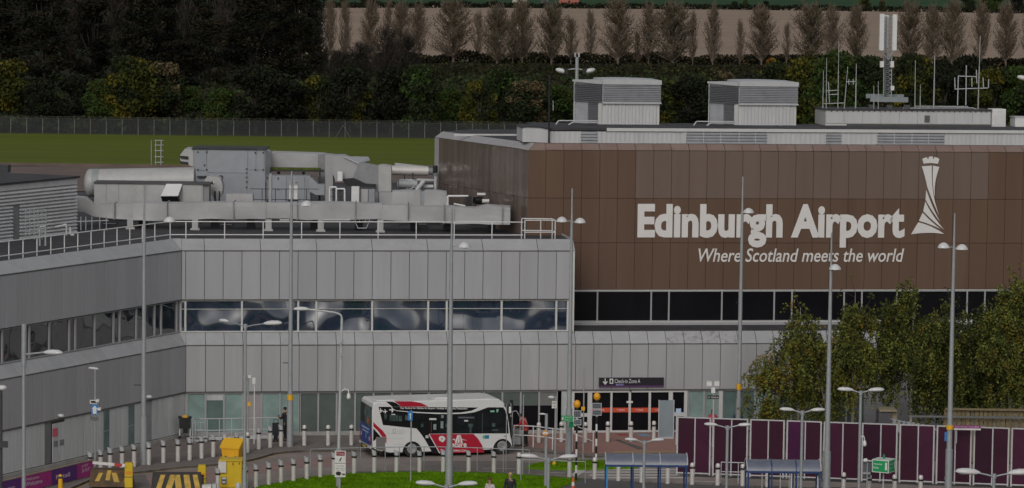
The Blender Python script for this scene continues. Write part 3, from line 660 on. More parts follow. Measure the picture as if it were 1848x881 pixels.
# ------------------------------------------------------------------ rooftop plant on the hall
RO=lambda s: fa(s)
ZR2=15.28
cl=empty('rooftop_clerestory',fa(6).P(fa(6).hit(1400,240)[0],zr),'long white corrugated roof storey with grey louvre bays above the brown hall','building')
C9=fa(5.95); zt9=C9.hit(1300,238.5)[1]; ca0=C9.hit(992,245)[0]; 
corrw=mat('corrugated_white',(.52,.52,.53),.5,var=.06,scale=2,streak=.7,dirt=(.36,.35,.34),dirtamt=.5)
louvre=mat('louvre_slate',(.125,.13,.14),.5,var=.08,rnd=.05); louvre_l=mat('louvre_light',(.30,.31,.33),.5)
mb=MB(); mb.obox(C9.P(ca0,zr-.02,-5.7),C9.u*(BEND-ca0),C9.n*5.65,Z*(zt9-zr)); mb.build('wall',seam,cl)
bays=[(1048,1078),(1238,1269),(1270,1300),(1301,1333),(1334,1363),(1364,1383.5),(1490,1518),(1583,1613),(1614,1645),(1646,1675),(1676,1704)]
edges=[(992,None)]; cur=992.0
def corr(name,A,x0,x1,z0,z1,parent,mt,pitch=.16,dep=.03,out=0):
    """vertical corrugated sheet"""
    n=max(2,int((x1-x0)/pitch)); vs=[];
    for i in range(n+1):
        for k,(fx,o_) in enumerate(((0,0),(.35,0),(.5,dep),(.85,dep))):
            if i==n and k: break
            x=x0+(x1-x0)*(i+fx)/n
            vs+= [A.P(x,z0,out+o_),A.P(x,z1,out+o_)]
    m_=MB(); m_.add(vs,[(2*j,2*j+2,2*j+3,2*j+1) for j in range(len(vs)//2-1)]); return m_.build(name,mt,parent)
def slats(name,A,x0,x1,z0,z1,n,parent,mt,out=0.0,dep=.10):
    h=(z1-z0)/n
    for k in range(n):
        m_=MB(); za=z0+k*h
        m_.prism([A.P(x0,za+.0,out+dep),A.P(x0,za+h*.35,out+dep),A.P(x0,za+h*.95,out),A.P(x0,za+h*.6,out)],A.u*(x1-x0)); m_.build(name,mt,parent)
bays+=[(1890,1920),(1921,1950)]
for b0,b1 in bays+[(2205,2206)]:
    if b0-cur>3: corr('corrugated_sheet',C9,C9.hit(cur,245)[0],C9.hit(b0-.5,245)[0],zr-.02,zt9,cl,corrw,pitch=.25,dep=.012)
    if b0<2200:
        a0,a1=C9.hit(b0,245)[0],C9.hit(b1,245)[0]; m_=MB(); m_.obox(C9.P(a0-.03,zr,0),C9.u*.03,C9.n*.05,Z*(zt9-zr)); m_.build('bay_post',frame_w,cl)
        slats('louvre_slat',C9,a0,a1,zr-.02,zt9,4,cl,louvre_l,dep=.07)
    cur=b1
ra0=fa(5.6).hit(1000,235)[0]
mb=MB(); mb.obox(fa(5.85).P(fa(5.85).hit(1095,237)[0],zt9+.02,0),FA.u*(BEND-fa(8.5).hit(1095,237)[0]),-FA.n*.06,Z*.17); mb.build('fascia',frame_w,cl)
mb=MB(); mb.obox(fa(5.87).P(ra0-.6,zt9+.05,0),FA.u*(BEND-ra0+.6),-FA.n*5.9,Z*.14); mb.build('roof',roof_dark,cl)
lb=empty('roof_access_box',DY(965,250,181),'small white curved-top box at the end of the clerestory by the dark pole','box')
mb=MB(); A=fa(5.75); q=[A.at(x,y) for x,y in [(943,256),(943,230.5),(950,229),(975,230),(991,233.5),(991,258)]]; mb.prism(q,-A.n*2.2); d=mb.build('shell',corrw,lb); tri_fill(d)
mb=MB(); q=[A.at(x,y,.05) for x,y in [(941,229.5),(950,227.2),(976,228.2),(992,232),(992,234.2),(975,230.8),(950,229.6),(942,231)]]; mb.prism(q,-A.n*2.4); d=mb.build('roof',roof_dark,lb); tri_fill(d)
# two plant rooms
def plant(x0,xc,x1,yt,ym,yb,lab):
    A=fa(10.0); a0,ac,a1=A.hit(x0,200)[0],A.hit(xc,200)[0],A.hit(x1,200)[0]
    zt_,zm,zb_=A.hit(xc,yt)[1],A.hit(xc,ym)[1],zt9+.19
    e=empty('plant_room',A.P((a0+a1)/2,zb_),lab,'plant room','louvred plant rooms on the hall roof')
    back=2.0
    dx=(ac-a0); # left face runs back and left: splayed corner
    # front face spans xc..x1; the left face recedes from xc to x0
    LF=Pl(A.P(ac,0),(A.P(a0,0,-1.5)-A.P(ac,0)).normalized()); LF.n=Vector((LF.u.y,-LF.u.x,0)); LF.n=LF.n if LF.n.x<0 else -LF.n
    ll=(A.P(a0,0,-1.5)-A.P(ac,0)).length; W_=a1-ac
    B=A.off(back)
    ring=lambda z,o=0: [A.P(ac,z,0),A.P(a1,z,0),A.P(a1,z,-3.2),LF.P(ll,z)+Vector((.6,1.5,0)),LF.P(ll,z)]
    mb=MB(); mb.prism([p+Z*(zt_-.1-zb_) for p in ring(zb_)],-Z*(zt_-.1-zb_)); d=mb.build('wall',frame_w,e)
    inset=.12
    corr('corrugated_sheet',A,ac+.12,a1-.15,zb_,zm,e,corrw,pitch=.19,dep=.022,out=.02)
    mb=MB(); mb.obox(LF.P(.0,zb_,.02),LF.u*.25,LF.n*.05,Z*(zm-zb_)); mb.build('corner_post',frame_w,e)
    mb=MB(); mb.obox(LF.P(ll*.52,zb_,.02),LF.u*(ll*.46),LF.n*.03,Z*(zm-zb_-.03)); mb.build('door',mat('door_grey',(.36,.37,.40),.5),e)
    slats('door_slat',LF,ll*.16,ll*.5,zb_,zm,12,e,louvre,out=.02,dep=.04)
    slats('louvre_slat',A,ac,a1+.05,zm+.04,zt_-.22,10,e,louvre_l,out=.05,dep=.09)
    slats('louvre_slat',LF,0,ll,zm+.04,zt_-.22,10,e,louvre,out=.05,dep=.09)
    mb=MB(); mb.obox(A.P(ac-.02,zm-.03,.06),A.u*(a1-ac+.1),A.n*.1,Z*.08); mb.build('drip_rail',galv_l,e)
    # curved roof
    mb=MB(); pr=[]
    n=8
    for i in range(n+1):
        t=i/n; x=ac-.02+(a1-ac+.1)*t; pr.append(A.P(x,zt_+.10*math.sin(math.pi*(.25+.6*t))-.03,.18))
    ring_=[A.P(ac-.02,zt_-.22,.18)]+pr+[A.P(a1+.08,zt_-.22,.18)]
    mb.prism(ring_,-A.n*3.4); d=mb.build('roof',galv_l,e); tri_fill(d)
    q=[LF.P(-.0,zt_-.22,.16),LF.P(0,zt_+.02,.16),LF.P(ll+.1,zt_-.02,.16),LF.P(ll+.1,zt_-.12,.16)]
    mb=MB(); mb.prism(q,-LF.n*1.2+Vector((.5,0,0))); mb.build('roof_edge',galv_l,e)
    mb=MB(); mb.cyl(LF.P(ll,zb_,.1),LF.P(ll,zt_-.15,.1),.04); mb.build('downpipe',galv_l,e)
    return e
plant(1046,1087.5,1190,145,186,226,'louvred white plant room beside the airside twin lamp post')
plant(1291,1333.5,1437,148.5,188.5,227,'louvred white plant room standing nearer the antenna cabin')
# pipes lying on the hall roof beside the plant rooms
for x0,x1,lab in ((1003,1078,'grey pipe loop on the roof beside the lamp-side plant room'),(1252,1325,'grey pipe loop on the roof beside the antenna-side plant room')):
    z_=zt9+.19; mb=MB(); A=fa(9.2)
    mb.tube([A.P(A.hit(x0,225)[0],z_),A.P(A.hit(x0+5,222)[0],z_+.22),A.P(A.hit(x1,222)[0],z_+.22)],.04,6); mb.tube([A.P(A.hit(x0+22,225)[0],z_,.2),A.P(A.hit(x0+30,222)[0],z_+.16,.2),A.P(A.hit(x1,222)[0],z_+.14,.2)],.04,6)
    tag(mb.build('roof_pipe',galv_l,None,origin=A.P(A.hit(x0,225)[0],z_)),lab,'pipe')
# long cabin with antennas
A=fa(10.2); z_=zt9+.19
cb=empty('rooftop_cabin',A.P(A.hit(1640,215)[0],z_),'long low white equipment cabin under the antennas on the hall roof','cabin')
a0,a1=A.hit(1490,212)[0],A.hit(1788,212)[0]; zt_=A.hit(1640,199.5)[1]
mb=MB(); mb.obox(A.P(a0,z_,-2.6),A.u*(a1-a0),A.n*2.58,Z*(zt_-z_)); mb.build('wall',frame_w,cb)
nn=9
for i in range(nn):
    x0=a0+(a1-a0)*i/nn; x1=a0+(a1-a0)*(i+1)/nn; panel('wall_panel',cb,A.P(x0,z_+.1,.02),A.P(x1,z_+.1,.02),A.P(x0,zt_-.04,.02),corrw,gap=.02)
mb=MB(); mb.obox(A.P(a0-.05,zt_,.1),A.u*(a1-a0+.1),-A.n*2.8,Z*.07); mb.build('roof',roof_dark,cb)
mb=MB(); mb.obox(A.P(a0+1.2,z_,.03),A.u*(a1-a0-1.2),A.n*.02,Z*.09); mb.build('skirting',seam,cb)
vx=A.hit(1668,217)[0]; slats('vent_slat',A,vx,vx+.3,z_+.22,z_+.6,5,cb,louvre,out=.03,dep=.04)
mb=MB()
for k in range(30):
    x=a0+.3+(a1-a0-.6)*k/29; mb.obox(A.P(x,zt_-.08,.04),A.u*.06,A.n*.02,Z*.06)
o=mb.build('fixing_tabs',seam,cb); o['kind']='stuff'
A2=fa(10.0)
bx=empty('equipment_cabinet',A2.P(A2.hit(1803,215)[0],z_),'plain white upright cabinet next to the long rooftop cabin','cabinet')
mb=MB(); mb.obox(A2.P(A2.hit(1791,215)[0],z_,-1),A2.u*(A2.hit(1815,215)[0]-A2.hit(1791,215)[0]),A2.n,Z*(A2.hit(1800,197)[1]-z_)); mb.build('case',white,bx)
mb=MB(); mb.obox(A2.P(A2.hit(1793,215)[0],z_+.08,.01),A2.u*(A2.hit(1813,215)[0]-A2.hit(1793,215)[0]),A2.n*.015,Z*(A2.hit(1800,199)[1]-z_-.1)); mb.build('door',mat('cabinet_door',(.66,.66,.66),.4),bx)
bx=empty('equipment_cabinet',A2.P(A2.hit(1845,222)[0],z_),'low white cabinet with a pale lid past the upright cabinet','cabinet')
mb=MB(); mb.obox(A2.P(A2.hit(1832,222)[0],z_,-1),A2.u*1.2,A2.n,Z*.5); mb.build('case',white,bx); mb=MB(); mb.obox(A2.P(A2.hit(1831,222)[0],z_+.5,-1.02),A2.u*1.25,A2.n*1.05,Z*.06); mb.build('lid',galv_l,bx)
# roof pipes on cabin
mb=MB(); A3=fa(10.8)
mb.tube([A3.P(A3.hit(1630,197)[0],zt_+.1),A3.P(A3.hit(1755,194)[0],zt_+.14),A3.P(A3.hit(1763,198)[0],zt_+.05)],.03,6); mb.tube([A3.P(A3.hit(1652,195)[0],zt_+.2,-.3),A3.P(A3.hit(1750,193)[0],zt_+.2,-.3)],.03,6); tag(mb.build('roof_pipe',galv_l,None,origin=A3.P(A3.hit(1700,197)[0],zt_)),'thin grey pipes running along the top of the long rooftop cabin','pipe')
# antennas
antm=mat('antenna_grey',(.36,.37,.37),.5,var=.1)
def ant(xb,xt,yt,lab,yb=197,r=.022,s=10.6,extra=None):
    A=fa(s); b=A.at(xb,yb); t=A.at(xt,yt); b.z=zt_+.06
    e=empty('antenna',b,lab,'antenna','whip antennas on the cabin roof')
    mid=b.lerp(t,.55); mb=MB(); mb.cyl(b,mid,r*1.3,n=6); mb.build('mast',antm,e); mb=MB(); mb.cyl(mid,t,r*.75,r*.6,n=6); mb.build('whip',galv_l,e)
    return e,A
ant(1485,1486,128,'short stout whip antenna, first on the cabin roof by the plant room')
ant(1491,1492,105,'tall thin whip antenna, second on the cabin roof by the plant room')
ant(1512,1514,75,'very tall whip antenna with dark joints above the cabin roof edge')
ant(1523.5,1530,120,'leaning antenna rod with a small side bracket')
ant(1544,1545.5,115,'straight whip antenna between the leaning rod and the mobile phone mast',r=.03)
ant(1577,1577,155,'short pair-mate whip antenna just before the phone mast'); ant(1585,1585,147,'short white whip antenna touching the phone mast platform')
ant(1651,1652,109,'whip antenna, first past the phone mast'); ant(1660.5,1661,152,'shortest whip antenna past the phone mast'); ant(1685,1687,100,'banded whip antenna halfway along the cabin beyond the phone mast',r=.032)
ant(1765,1769,65,'tallest whip antenna near the cabin end next to the dipole frame',r=.028)
e=empty('dipole_frame',fa(10.6).at(1745,190),'grey antenna frame of crossed bars with small dipoles','antenna')
A=fa(10.7)
for name,segs_ in (('mast',[((1728,190),(1729.5,137))]),('mast',[((1743,190),(1744,118))]),('boom',[((1729,137.5),(1762,138.5))]),('boom',[((1723,161),(1783,159))]),('dipole',[((1723,140),(1723.5,160))]),('dipole',[((1754,140),(1754,157))]),('dipole',[((1774,140),(1775,158))]),('dipole',[((1784,143),(1784,158))]),('dipole',[((1762,126),(1763,150))])):
    mb=MB()
    for p,q in segs_: mb.cyl(A.at(*p),A.at(*q),.03,n=6)
    mb.build(name,galv_l,e)
e=empty('dipole_frame',fa(10.6).at(1505,190),'low antenna bracket of horizontal bars at the plant room end','antenna')
for name,p,q in (('boom',(1484,187.5),(1524,186)),('boom',(1492,164),(1514,163)),('boom',(1496,171),(1514,170)),('dipole',(1495,148),(1497,185)),('bracket',(1527,148),(1544,147)),('dipole',(1532,143),(1532,153)),('dipole',(1540,143),(1540,153))):
    mb=MB(); mb.cyl(A.at(*p),A.at(*q),.025,n=6); mb.build(name,galv_l,e)
# phone mast
A=fa(11.2); mz=zt_
e=empty('phone_mast',A.at(1600,190),'lattice phone mast with long white panel antennas on a beam base','mast')
mb=MB()
for x in (1594.5,1608.5):
    mb.cyl(A.at(x,183),A.at(x+1.5,30),.035,n=6)
mb.cyl(A.at(1601,183,-.35),A.at(1603,30,-.35),.035,n=6); mb.build('leg',galv,e)
mb=MB()
for k in range(20):
    y0=180-7.5*k; y1=y0-7.5
    mb.cyl(A.at(1594.5,y0),A.at(1609,y1),.014,n=4); mb.cyl(A.at(1609,y0),A.at(1595,y1),.014,n=4); mb.cyl(A.at(1595,y1),A.at(1609,y1),.014,n=4); mb.cyl(A.at(1595,y0),A.at(1602,y1,-.35),.014,n=4)
o=mb.build('lattice',galv,e); o['kind']='stuff'
for x0,x1,y0,y1 in ((1585.5,1593.5,25,91),(1609,1616.5,26,91)):
    mb=MB(); p=A.at(x0,y1,.18); q=A.at(x1,y0,.18); q2=A.at(x1,y1,.18); mb.obox(p,q2-p,-A.n*.16,Z*(q.z-p.z)); mb.build('panel_antenna',white,e)
mb=MB(); p=A.at(1598,86,-.4); mb.obox(p,A.u*.25,-A.n*.14,Z*1.8); mb.build('panel_antenna',white,e)
for x0,x1,y0,y1 in ((1587.5,1594,110.5,121.5),(1606,1612,110.5,121.5),(1606.5,1612.5,155,163)):
    mb=MB(); p=A.at(x0,y1,.15); q2=A.at(x1,y1,.15); mb.obox(p,q2-p,-A.n*.15,Z*.34*(y1-y0)/11); mb.build('radio_unit',white,e)
mb=MB(); mb.cyl(A.at(1597,178),A.at(1597.5,95),.09,n=8); mb.build('cable_riser',mat('cable_dark',(.09,.10,.10),.6),e)
mb=MB(); 
for x in (1590,1612): mb.cyl(A.at(x,92,.1),A.at(1602,108,.1),.03,n=5)
mb.build('brace',galv,e)
mb=MB(); p=A.at(1566,183,.6); q=A.at(1634,184,.6); mb.obox(p,q-p,-A.n*.12,Z*.28); p=A.at(1567,178,-.5); mb.obox(p,q-A.at(1566,183,.6),-A.n*.12,Z*.24); mb.build('beam',mat('beam_grey',(.25,.28,.29),.5),e)
mb=MB()
for x in (1570,1602,1633): 
    p=A.at(x,190,.5); mb.obox(Vector((p.x-.16,p.y,zt_+.05)),(.32,0,0),(0,.5,0),Z*(.22))
mb.build('pad',mat('pad_dark',(.08,.08,.08),.8),e)['kind']='stuff'
# dark pole and airside twin lamp
e=empty('lightning_pole',fa(5.7).at(992,256),'thin dark pole standing at the end of the clerestory','pole'); A=fa(5.7)
mb=MB(); mb.cyl(A.at(990.5,258),A.at(991.5,140),.045,n=8); mb.build('shaft',black,e); mb=MB(); mb.cyl(A.at(991.5,142),A.at(991.5,136),.07,n=8); mb.build('tip',black,e)
ant(998,998,181,'thin pale whip beside the dark pole at the clerestory end',yb=232,s=5.8)
LB=DY(1040,226,232); LB.z=0
e=empty('airside_lamp_post',LB,'tall airside post with two flat floodlight heads behind the plant room','lamp post')
t=DY(1041.5,103,232); mb=MB(); mb.cyl(LB,t,.19,.12,n=12); mb.build('pole',galv,e)
mb=MB(); a_=DY(1014,127,232); b_=DY(1066,128.5,232); mb.cyl(a_,DY(1040,124,232),.05,n=6); mb.cyl(DY(1040,124,232),b_,.05,n=6); mb.build('arm',galv,e)
for x,s_ in ((1013,-1),(1064,1)):
    p=DY(x,128,231.8); mb=MB(); mb.ell(p,(.42,.3,.18),rot=Matrix.Rotation(s_*-.25,3,'Y')); mb.build('lamp_head',lampw,e)
    mb=MB(); p=DY(x+(-s_)*9,129,231.7); mb.box(p,(.3,.3,.35)); mb.build('floodlight',black,e)
mb=MB(); 
for x in (1038,1045): mb.cyl(t.lerp(t,0)+Vector(((x-1041.5)/26,0,0)),t+Vector(((x-1041.5)/26,0,.3)),.06,n=6); 
mb.build('beacon_pair',galv_l,e)
LB=DY(1868,226,232); LB.z=0; e=empty('airside_lamp_post',LB,'tall airside floodlight post whose head shows past the rooftop cabin','lamp post')
t=DY(1870,122,232); mb=MB(); mb.cyl(LB,t,.19,.12,n=12); mb.build('pole',galv,e)
mb=MB(); mb.cyl(DY(1848,139,232),DY(1892,140,232),.05,n=6); mb.build('arm',galv,e)
for x,s_ in ((1846,-1),(1894,1)): mb=MB(); mb.ell(DY(x,141,231.8),(.42,.3,.18),rot=Matrix.Rotation(s_*-.25,3,'Y')); mb.build('lamp_head',lampw,e)
# ------------------------------------------------------------------ plant on the grey roof
duct=mat('duct_cover',(.42,.42,.42),.5,var=.08,scale=.9,dirt=(.31,.31,.31),dirtamt=.4,bump=.06,bscale=1.1)
ahu=mat('unit_grey',(.30,.32,.35),.45,var=.06,rnd=.05,dirt=(.25,.26,.27),dirtamt=.4)
ahuw=mat('unit_white',(.42,.42,.415),.45,var=.08,dirt=(.32,.31,.30),dirtamt=.4)
moss=mat('moss',(.075,.10,.012),.9,var=.4,scale=3,bump=.03,bscale=8)
brack=mat('bracket_dark',(.05,.05,.055),.7)
def fb(mb,x0,y0,x1,y1,Y,t,mi=0):
    p=DY(x0,y1,Y);q=DY(x1,y1,Y);r=DY(x0,y0,Y); mb.obox((p.x,Y,p.z),(q.x-p.x,0,0),(0,t,0),(0,0,r.z-p.z),mi); return mb
def fpoly(mb,pts,Y,t,mi=0): mb.prism([DY(x,y,Y) for x,y in pts],(0,t,0),mi); return mb
def th(name,x,y,Y,lab,cat,grp=None):
    o=DY(x,y,Y); return empty(name,o,lab,cat,grp)
def legs_to_roof(e,xs,y0,Y,w_=.32,mt=None):
    for x in xs:
        mb=MB(); p=DY(x,y0,Y); mb.obox((p.x-w_/2,Y,9.97),(w_,0,0),(0,.2,0),(0,0,p.z-9.97)); mb.obox((p.x-w_*.75,Y-.05,9.97),(w_*1.5,0,0),(0,.3,0),(0,0,.1)); mb.build('leg',mt or ahuw,e)
# long wrapped duct, a wrinkled loft along a polyline
def wrapped(name,parent,stations,Y,dep,seed):
    rnd=random.Random(seed); vs=[];fs=[]; nx=0
    st=[]
    for (a,b) in zip(stations,stations[1:]):
        n=max(2,int((b[0]-a[0])/9))
        for i in range(n): st.append([a[j]+(b[j]-a[j])*i/n for j in range(3)])
    st.append(list(stations[-1])); ring=[(0,0),(0,.25),(0,.5),(0,.75),(0,1),(.3,1.04),(.7,1.04),(1,1),(1,.5),(1,0)]
    for (x,yt,yb) in st:
        pt=DY(x,yt,Y).z;pb=DY(x,yb,Y).z;X=DY(x,yt,Y).x
        for (d,h) in ring:
            p=Vector((X,Y+d*dep,pb+(pt-pb)*h)); nv=noise.noise_vector(p*.65+Vector((seed,0,0)))
            vs.append(p+Vector((0,nv.y*.20,nv.z*.10))); 
    n=len(ring)
    for i in range(len(st)-1):
        for k in range(n): fs.append((i*n+k,i*n+(k+1)%n,(i+1)*n+(k+1)%n,(i+1)*n+k))
    fs=[tuple(reversed(f)) for f in fs]; fs.append(tuple(range(n))); fs.append(tuple(reversed(range((len(st)-1)*n,len(st)*n))))
    mb=MB(); mb.add(vs,fs,0,False); return mb.build(name,duct,parent)
e=th('wrapped_duct',500,395,177,'long sagging silver wrapped duct on short legs along the grey roof','duct')
for k,s_ in enumerate(([(135,357,383),(152,358,384),(168,371,392),(240,368,396)],[(240,367,396),(365,367,396),(480,366,396)],[(480,367,396),(590,367,396),(690,368,397)],[(690,369,397),(760,372,402),(820,374,404)],[(820,375,404),(858,377,404),(880,371,405),(921,375,404)])): wrapped('duct_section',e,s_,177,1.1,k+1)
legs_to_roof(e,(235,352,484.5,579,686.5),396,177)
for x_,ya_,yb_ in ((205,367,397),(300,365,397),(420,364,397),(535,365,397),(640,366,397.5),(735,368,401),(800,372,404.5),(905,373,405)):
    mb=MB(); fb(mb,x_,ya_,x_+1.6,yb_,176.78,1.5); mb.build('duct_strap',mat('strap_grey',(.30,.30,.30),.5),e)
mb=MB()
for x in (250,380,445,560,640,740,800,880): fb(mb,x,397,x+14,414,178.5,.8)
o=mb.build('bearer',brack,e); o['kind']='stuff'
for (x0,x1,y) in ((505,522,396.5),(582,632,396)): 
    mb=MB(); mb.cyl(DY(x0,y+1,176.6),DY(x1,y+1,176.6),.06,n=8); mb.build('pipe',ahuw,e)
e=th('round_ended_duct',250,345,184,'silver duct with a big round end cap above the white hooded unit','duct')
mb=MB(); pa,pb=DY(163,330.5,184.8),DY(352,327,184.8); mb.cyl(pa,pb,.78,n=20); mb.build('barrel',ahuw,e)
mb=MB(); mb.ell(pa,(.35,.8,.8),n=16,m=10); mb.build('end_cap',ahuw,e); 
mb=MB(); mb.cyl(DY(168,330.5,184.8),DY(180,330.5,184.8),.80,n=20); mb.build('collar',mat('collar_grey',(.28,.31,.30),.5),e)
mb=MB(); fb(mb,200,345,215,380,185.2,.5); fb(mb,300,345,315,380,185.2,.5); mb.build('leg',brack,e)
e=th('hooded_air_unit',270,370,181,'white air handling box with a slanted dark-mouthed hood','air unit')
mb=MB(); fb(mb,170,330,366,372,181,1.4); mb.build('casing',ahuw,e)
for a,b in ((170,192),(193,214),(215,264),(268,296),(329,364)):
    p0=DY(a,369,180.97);p1=DY(b,369,180.97);p2=DY(a,332,180.97); p1.z=p0.z; p2.x=p0.x; panel('side_panel',e,p0,p1,p2,ahuw,t=.02,gap=.03)
mb=MB(); mb.prism([DY(300,332,180.9),DY(329,332,180.9),DY(321,354,180.2),DY(290,354,180.2)],(0,.9,-.02)); mb.build('hood',white,e)
mb=MB(); mb.prism([DY(290,355,180.25),DY(320,355,180.25),DY(323,364,180.4),DY(293,364,180.4)],(0,.6,0)); mb.build('hood_mouth',black,e)
mb=MB(); fb(mb,169,328.5,380,331,180.9,1.6); mb.build('lid_trim',seam,e)
mb=MB(); fb(mb,366,334,377,370,181.1,1.2); mb.build('end_box',mat('unit_mid',(.24,.24,.245),.5),e)
legs_to_roof(e,(180,355),371,181.3,.2,brack)
e=th('elbow_duct',390,360,183,'squat silver elbow duct between the hooded unit and the tall grey unit','duct')
mb=MB(); fpoly(mb,[(368,330),(374,319),(392,319),(398,323),(402,336),(400,352),(388,366),(380,345),(378,334)],183,1.1); d=mb.build('elbow',duct,e); tri_fill(d)
mb=MB(); mb.prism([DY(368,330.5,182.9),DY(386,331,182.9),DY(392,319,183.4),DY(374,318.5,183.4)],(0,0,.02)); mb.build('top_plate',white,e)
mb=MB(); 
for x in (388,396): mb.cyl(DY(x,345,182.8),DY(x,371,182.8),.05,n=6)
mb.build('strut',brack,e)
e=th('tall_air_unit',415,370,187,'tall blue-grey air handling unit with bolted doors and a louvred intake','air unit')
mb=MB(); fb(mb,349,269,478,374,187,2.6); mb.build('casing',ahu,e)
mb=MB(); fb(mb,346,267,480,269.5,186.9,2.8); mb.build('roof',roof_dark,e)
mb=MB(); mb.prism([DY(478,270,187),DY(487,274,188.2),DY(487,330,188.2),DY(478,330,187)],(.02,1,0)); mb.build('end_panel',galv_l,e)  # lit edge of the casing, its light put in as a paler grey
for a,b,y0,y1 in ((350,373,270,308),(374,447,270,312),(448,462,270,307),(463,477,270,307),(350,400,319,371),(401,447,313,371)):
    p0=DY(a,y1,186.97);p1=DY(b,y1,186.97);p2=DY(a,y0,186.97); p1.z=p0.z; p2.x=p0.x; panel('door_panel',e,p0,p1,p2,ahu,t=.02,gap=.03)
mb=MB()
for x,y in ((357,274.5),(373,274.5),(461,275.5),(475,275.5),(357,306),(373,306),(461,306.5),(475,306.5),(369,298),(445,305),(445,312),(445,320),(445,328),(445,338)): mb.box(DY(x,y,186.93),(.07,.05,.07))
o=mb.build('latches',black,e); o['kind']='stuff'
mb=MB(); mb.prism([DY(333,269,187),DY(349,270,187),DY(349,301,187),DY(333,296,187),DY(325,289,187),(DY(325,280,187))],(0,2.2,0)); d=mb.build('intake_hood',ahuw,e); tri_fill(d)
for y0,y1 in ((281,285.5),(291,295.5)):
    mb=MB(); mb.prism([DY(324,y0,186.9),DY(339,y0+1.5,186.9),DY(340,y1+2,186.9),DY(325.5,y1,186.9)],(0,.15,0)); mb.build('intake_slot',black,e)
mb=MB(); mb.prism([DY(355,318,186.8),DY(401,317,186.8),DY(402,320,186.8),DY(356,320,186.8)],(0,.5,0)); mb.build('shelf',brack,e)
legs_to_roof(e,(360,470),373,187.3,.25,brack)
e=th('wrapped_box',429,371,179.5,'small square silver wrapped box lying against the long duct','duct box')
mb=MB(); fb(mb,408,350,456,368,179.5,.8); mb.build('box',duct,e)
e=th('overhead_duct',530,300,190,'flat-topped silver duct above the mossy gutter','duct')
mb=MB(); fpoly(mb,[(489,275.5),(560,277.5),(574,278),(586,279),(586,306),(489,306)],190,1.8); d=mb.build('duct_body',duct,e); tri_fill(d)
mb=MB(); fb(mb,573,279,589,370,189.7,.5); mb.build('end_box',mat('unit_mid',(.24,.24,.245),.5),e)
for x in (500,545): 
    mb=MB(); p=DY(x,305,190.4); mb.obox((p.x,190.5,9.97),(.15,0,0),(0,.3,0),(0,0,p.z-9.97)); mb.build('leg',brack,e)
e=th('mossy_gutter',530,305,188.5,'straight pipe tray thick with green moss on its top','gutter')
mb=MB(); fb(mb,477,306,584,309.5,188.5,.5); mb.build('tray',brack,e); mb=MB(); fb(mb,478,302.5,578,306.2,188.45,.5); mb.build('moss',moss,e)
mb=MB(); fb(mb,480,309,483,370,188.6,.2); fb(mb,575,309,578,370,188.6,.2); mb.build('leg',brack,e)
e=th('door_unit_row',530,368,187.5,'row of low grey air units with round-latched doors under the mossy gutter','air unit')
mb=MB(); fb(mb,449,316,560,370,187.5,1); mb.build('casing',ahu,e)
for a,b in ((450,467),(468,486),(491,517),(538,550)):
    p0=DY(a,368,187.45);p1=DY(b,368,187.45);p2=DY(a,317,187.45); p1.z=p0.z; p2.x=p0.x; panel('door_panel',e,p0,p1,p2,ahu,t=.02,gap=.04)
mb=MB()
for x,y in ((473,321.5),(483,321),(502,322),(473,342),(502,342),(472,363),(483,363)): mb.box(DY(x,y,187.4),(.07,.05,.07))
o=mb.build('latches',black,e); o['kind']='stuff'
mb=MB(); fpoly(mb,[(558,320),(563,322),(574,333),(586,333),(586,352),(570,352),(558,345)],187,.8); d=mb.build('chute',ahu,e); tri_fill(d)
legs_to_roof(e,(455,550),369,187.8,.2,brack)
for x in (487.5,):
    mb=MB(); mb.cyl(DY(x,372,182),DY(x+1,313,182),.085,n=10); tag(mb.build('vent_pipe',ahuw,None,origin=DY(x,372,182)),'upright white vent pipe in front of the grey unit doors','pipe')
mb=MB(); mb.cyl(DY(465,340,183),DY(466,312,183),.06,n=8);
e=th('twin_cylinder_set',529,366,183,'pair of white fan casings with dark round mouths on a bracket','fan unit')
for x in (525,533.5):
    mb=MB(); fb(mb,x-3.2,335,x+3.2,361,183,.22); mb.build('fan_casing',white,e); mb=MB(); fb(mb,x-2.5,326,x+2.5,334.5,183.02,.2); mb.build('fan_neck',ahuw,e); mb=MB(); mb.cyl(DY(x+.5,329,182.98),DY(x+.5,329,182.9),.035,n=10); mb.build('fan_mouth',black,e)
mb=MB(); fb(mb,519,360,540,363,183.1,.3); fb(mb,521,363,523,380,183.1,.2); fb(mb,536,363,538,380,183.1,.2); mb.build('bracket',brack,e)
mb=MB()
for y in (341,360): mb.cyl(DY(452,y,182.8),DY(575,y+.5,182.8),.02,n=5)
for x in (473,497,516,553): mb.cyl(DY(x,341,182.8),DY(x,372,182.8),.02,n=5)
tag(mb.build('unit_guard_rail',brack,None,origin=DY(500,372,182.8)),'thin dark guard rail in front of the low grey units','railing')
e=th('faceted_duct',640,300,186,'big faceted grey duct transition with a pale upright end','duct')
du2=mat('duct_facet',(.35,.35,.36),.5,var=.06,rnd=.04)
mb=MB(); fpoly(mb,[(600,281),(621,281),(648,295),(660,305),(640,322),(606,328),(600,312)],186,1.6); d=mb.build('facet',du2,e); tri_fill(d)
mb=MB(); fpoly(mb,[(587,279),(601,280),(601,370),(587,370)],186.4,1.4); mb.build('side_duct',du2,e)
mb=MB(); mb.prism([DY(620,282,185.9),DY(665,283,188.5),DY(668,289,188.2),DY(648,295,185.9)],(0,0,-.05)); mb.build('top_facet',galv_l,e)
mb=MB(); fpoly(mb,[(648,293),(683,299.5),(683,370),(676,370),(676,337),(650,331),(636,322)],185.8,.7); d=mb.build('side_facet',mat('duct_shadow_grey',(.25,.255,.27),.5),e); tri_fill(d)
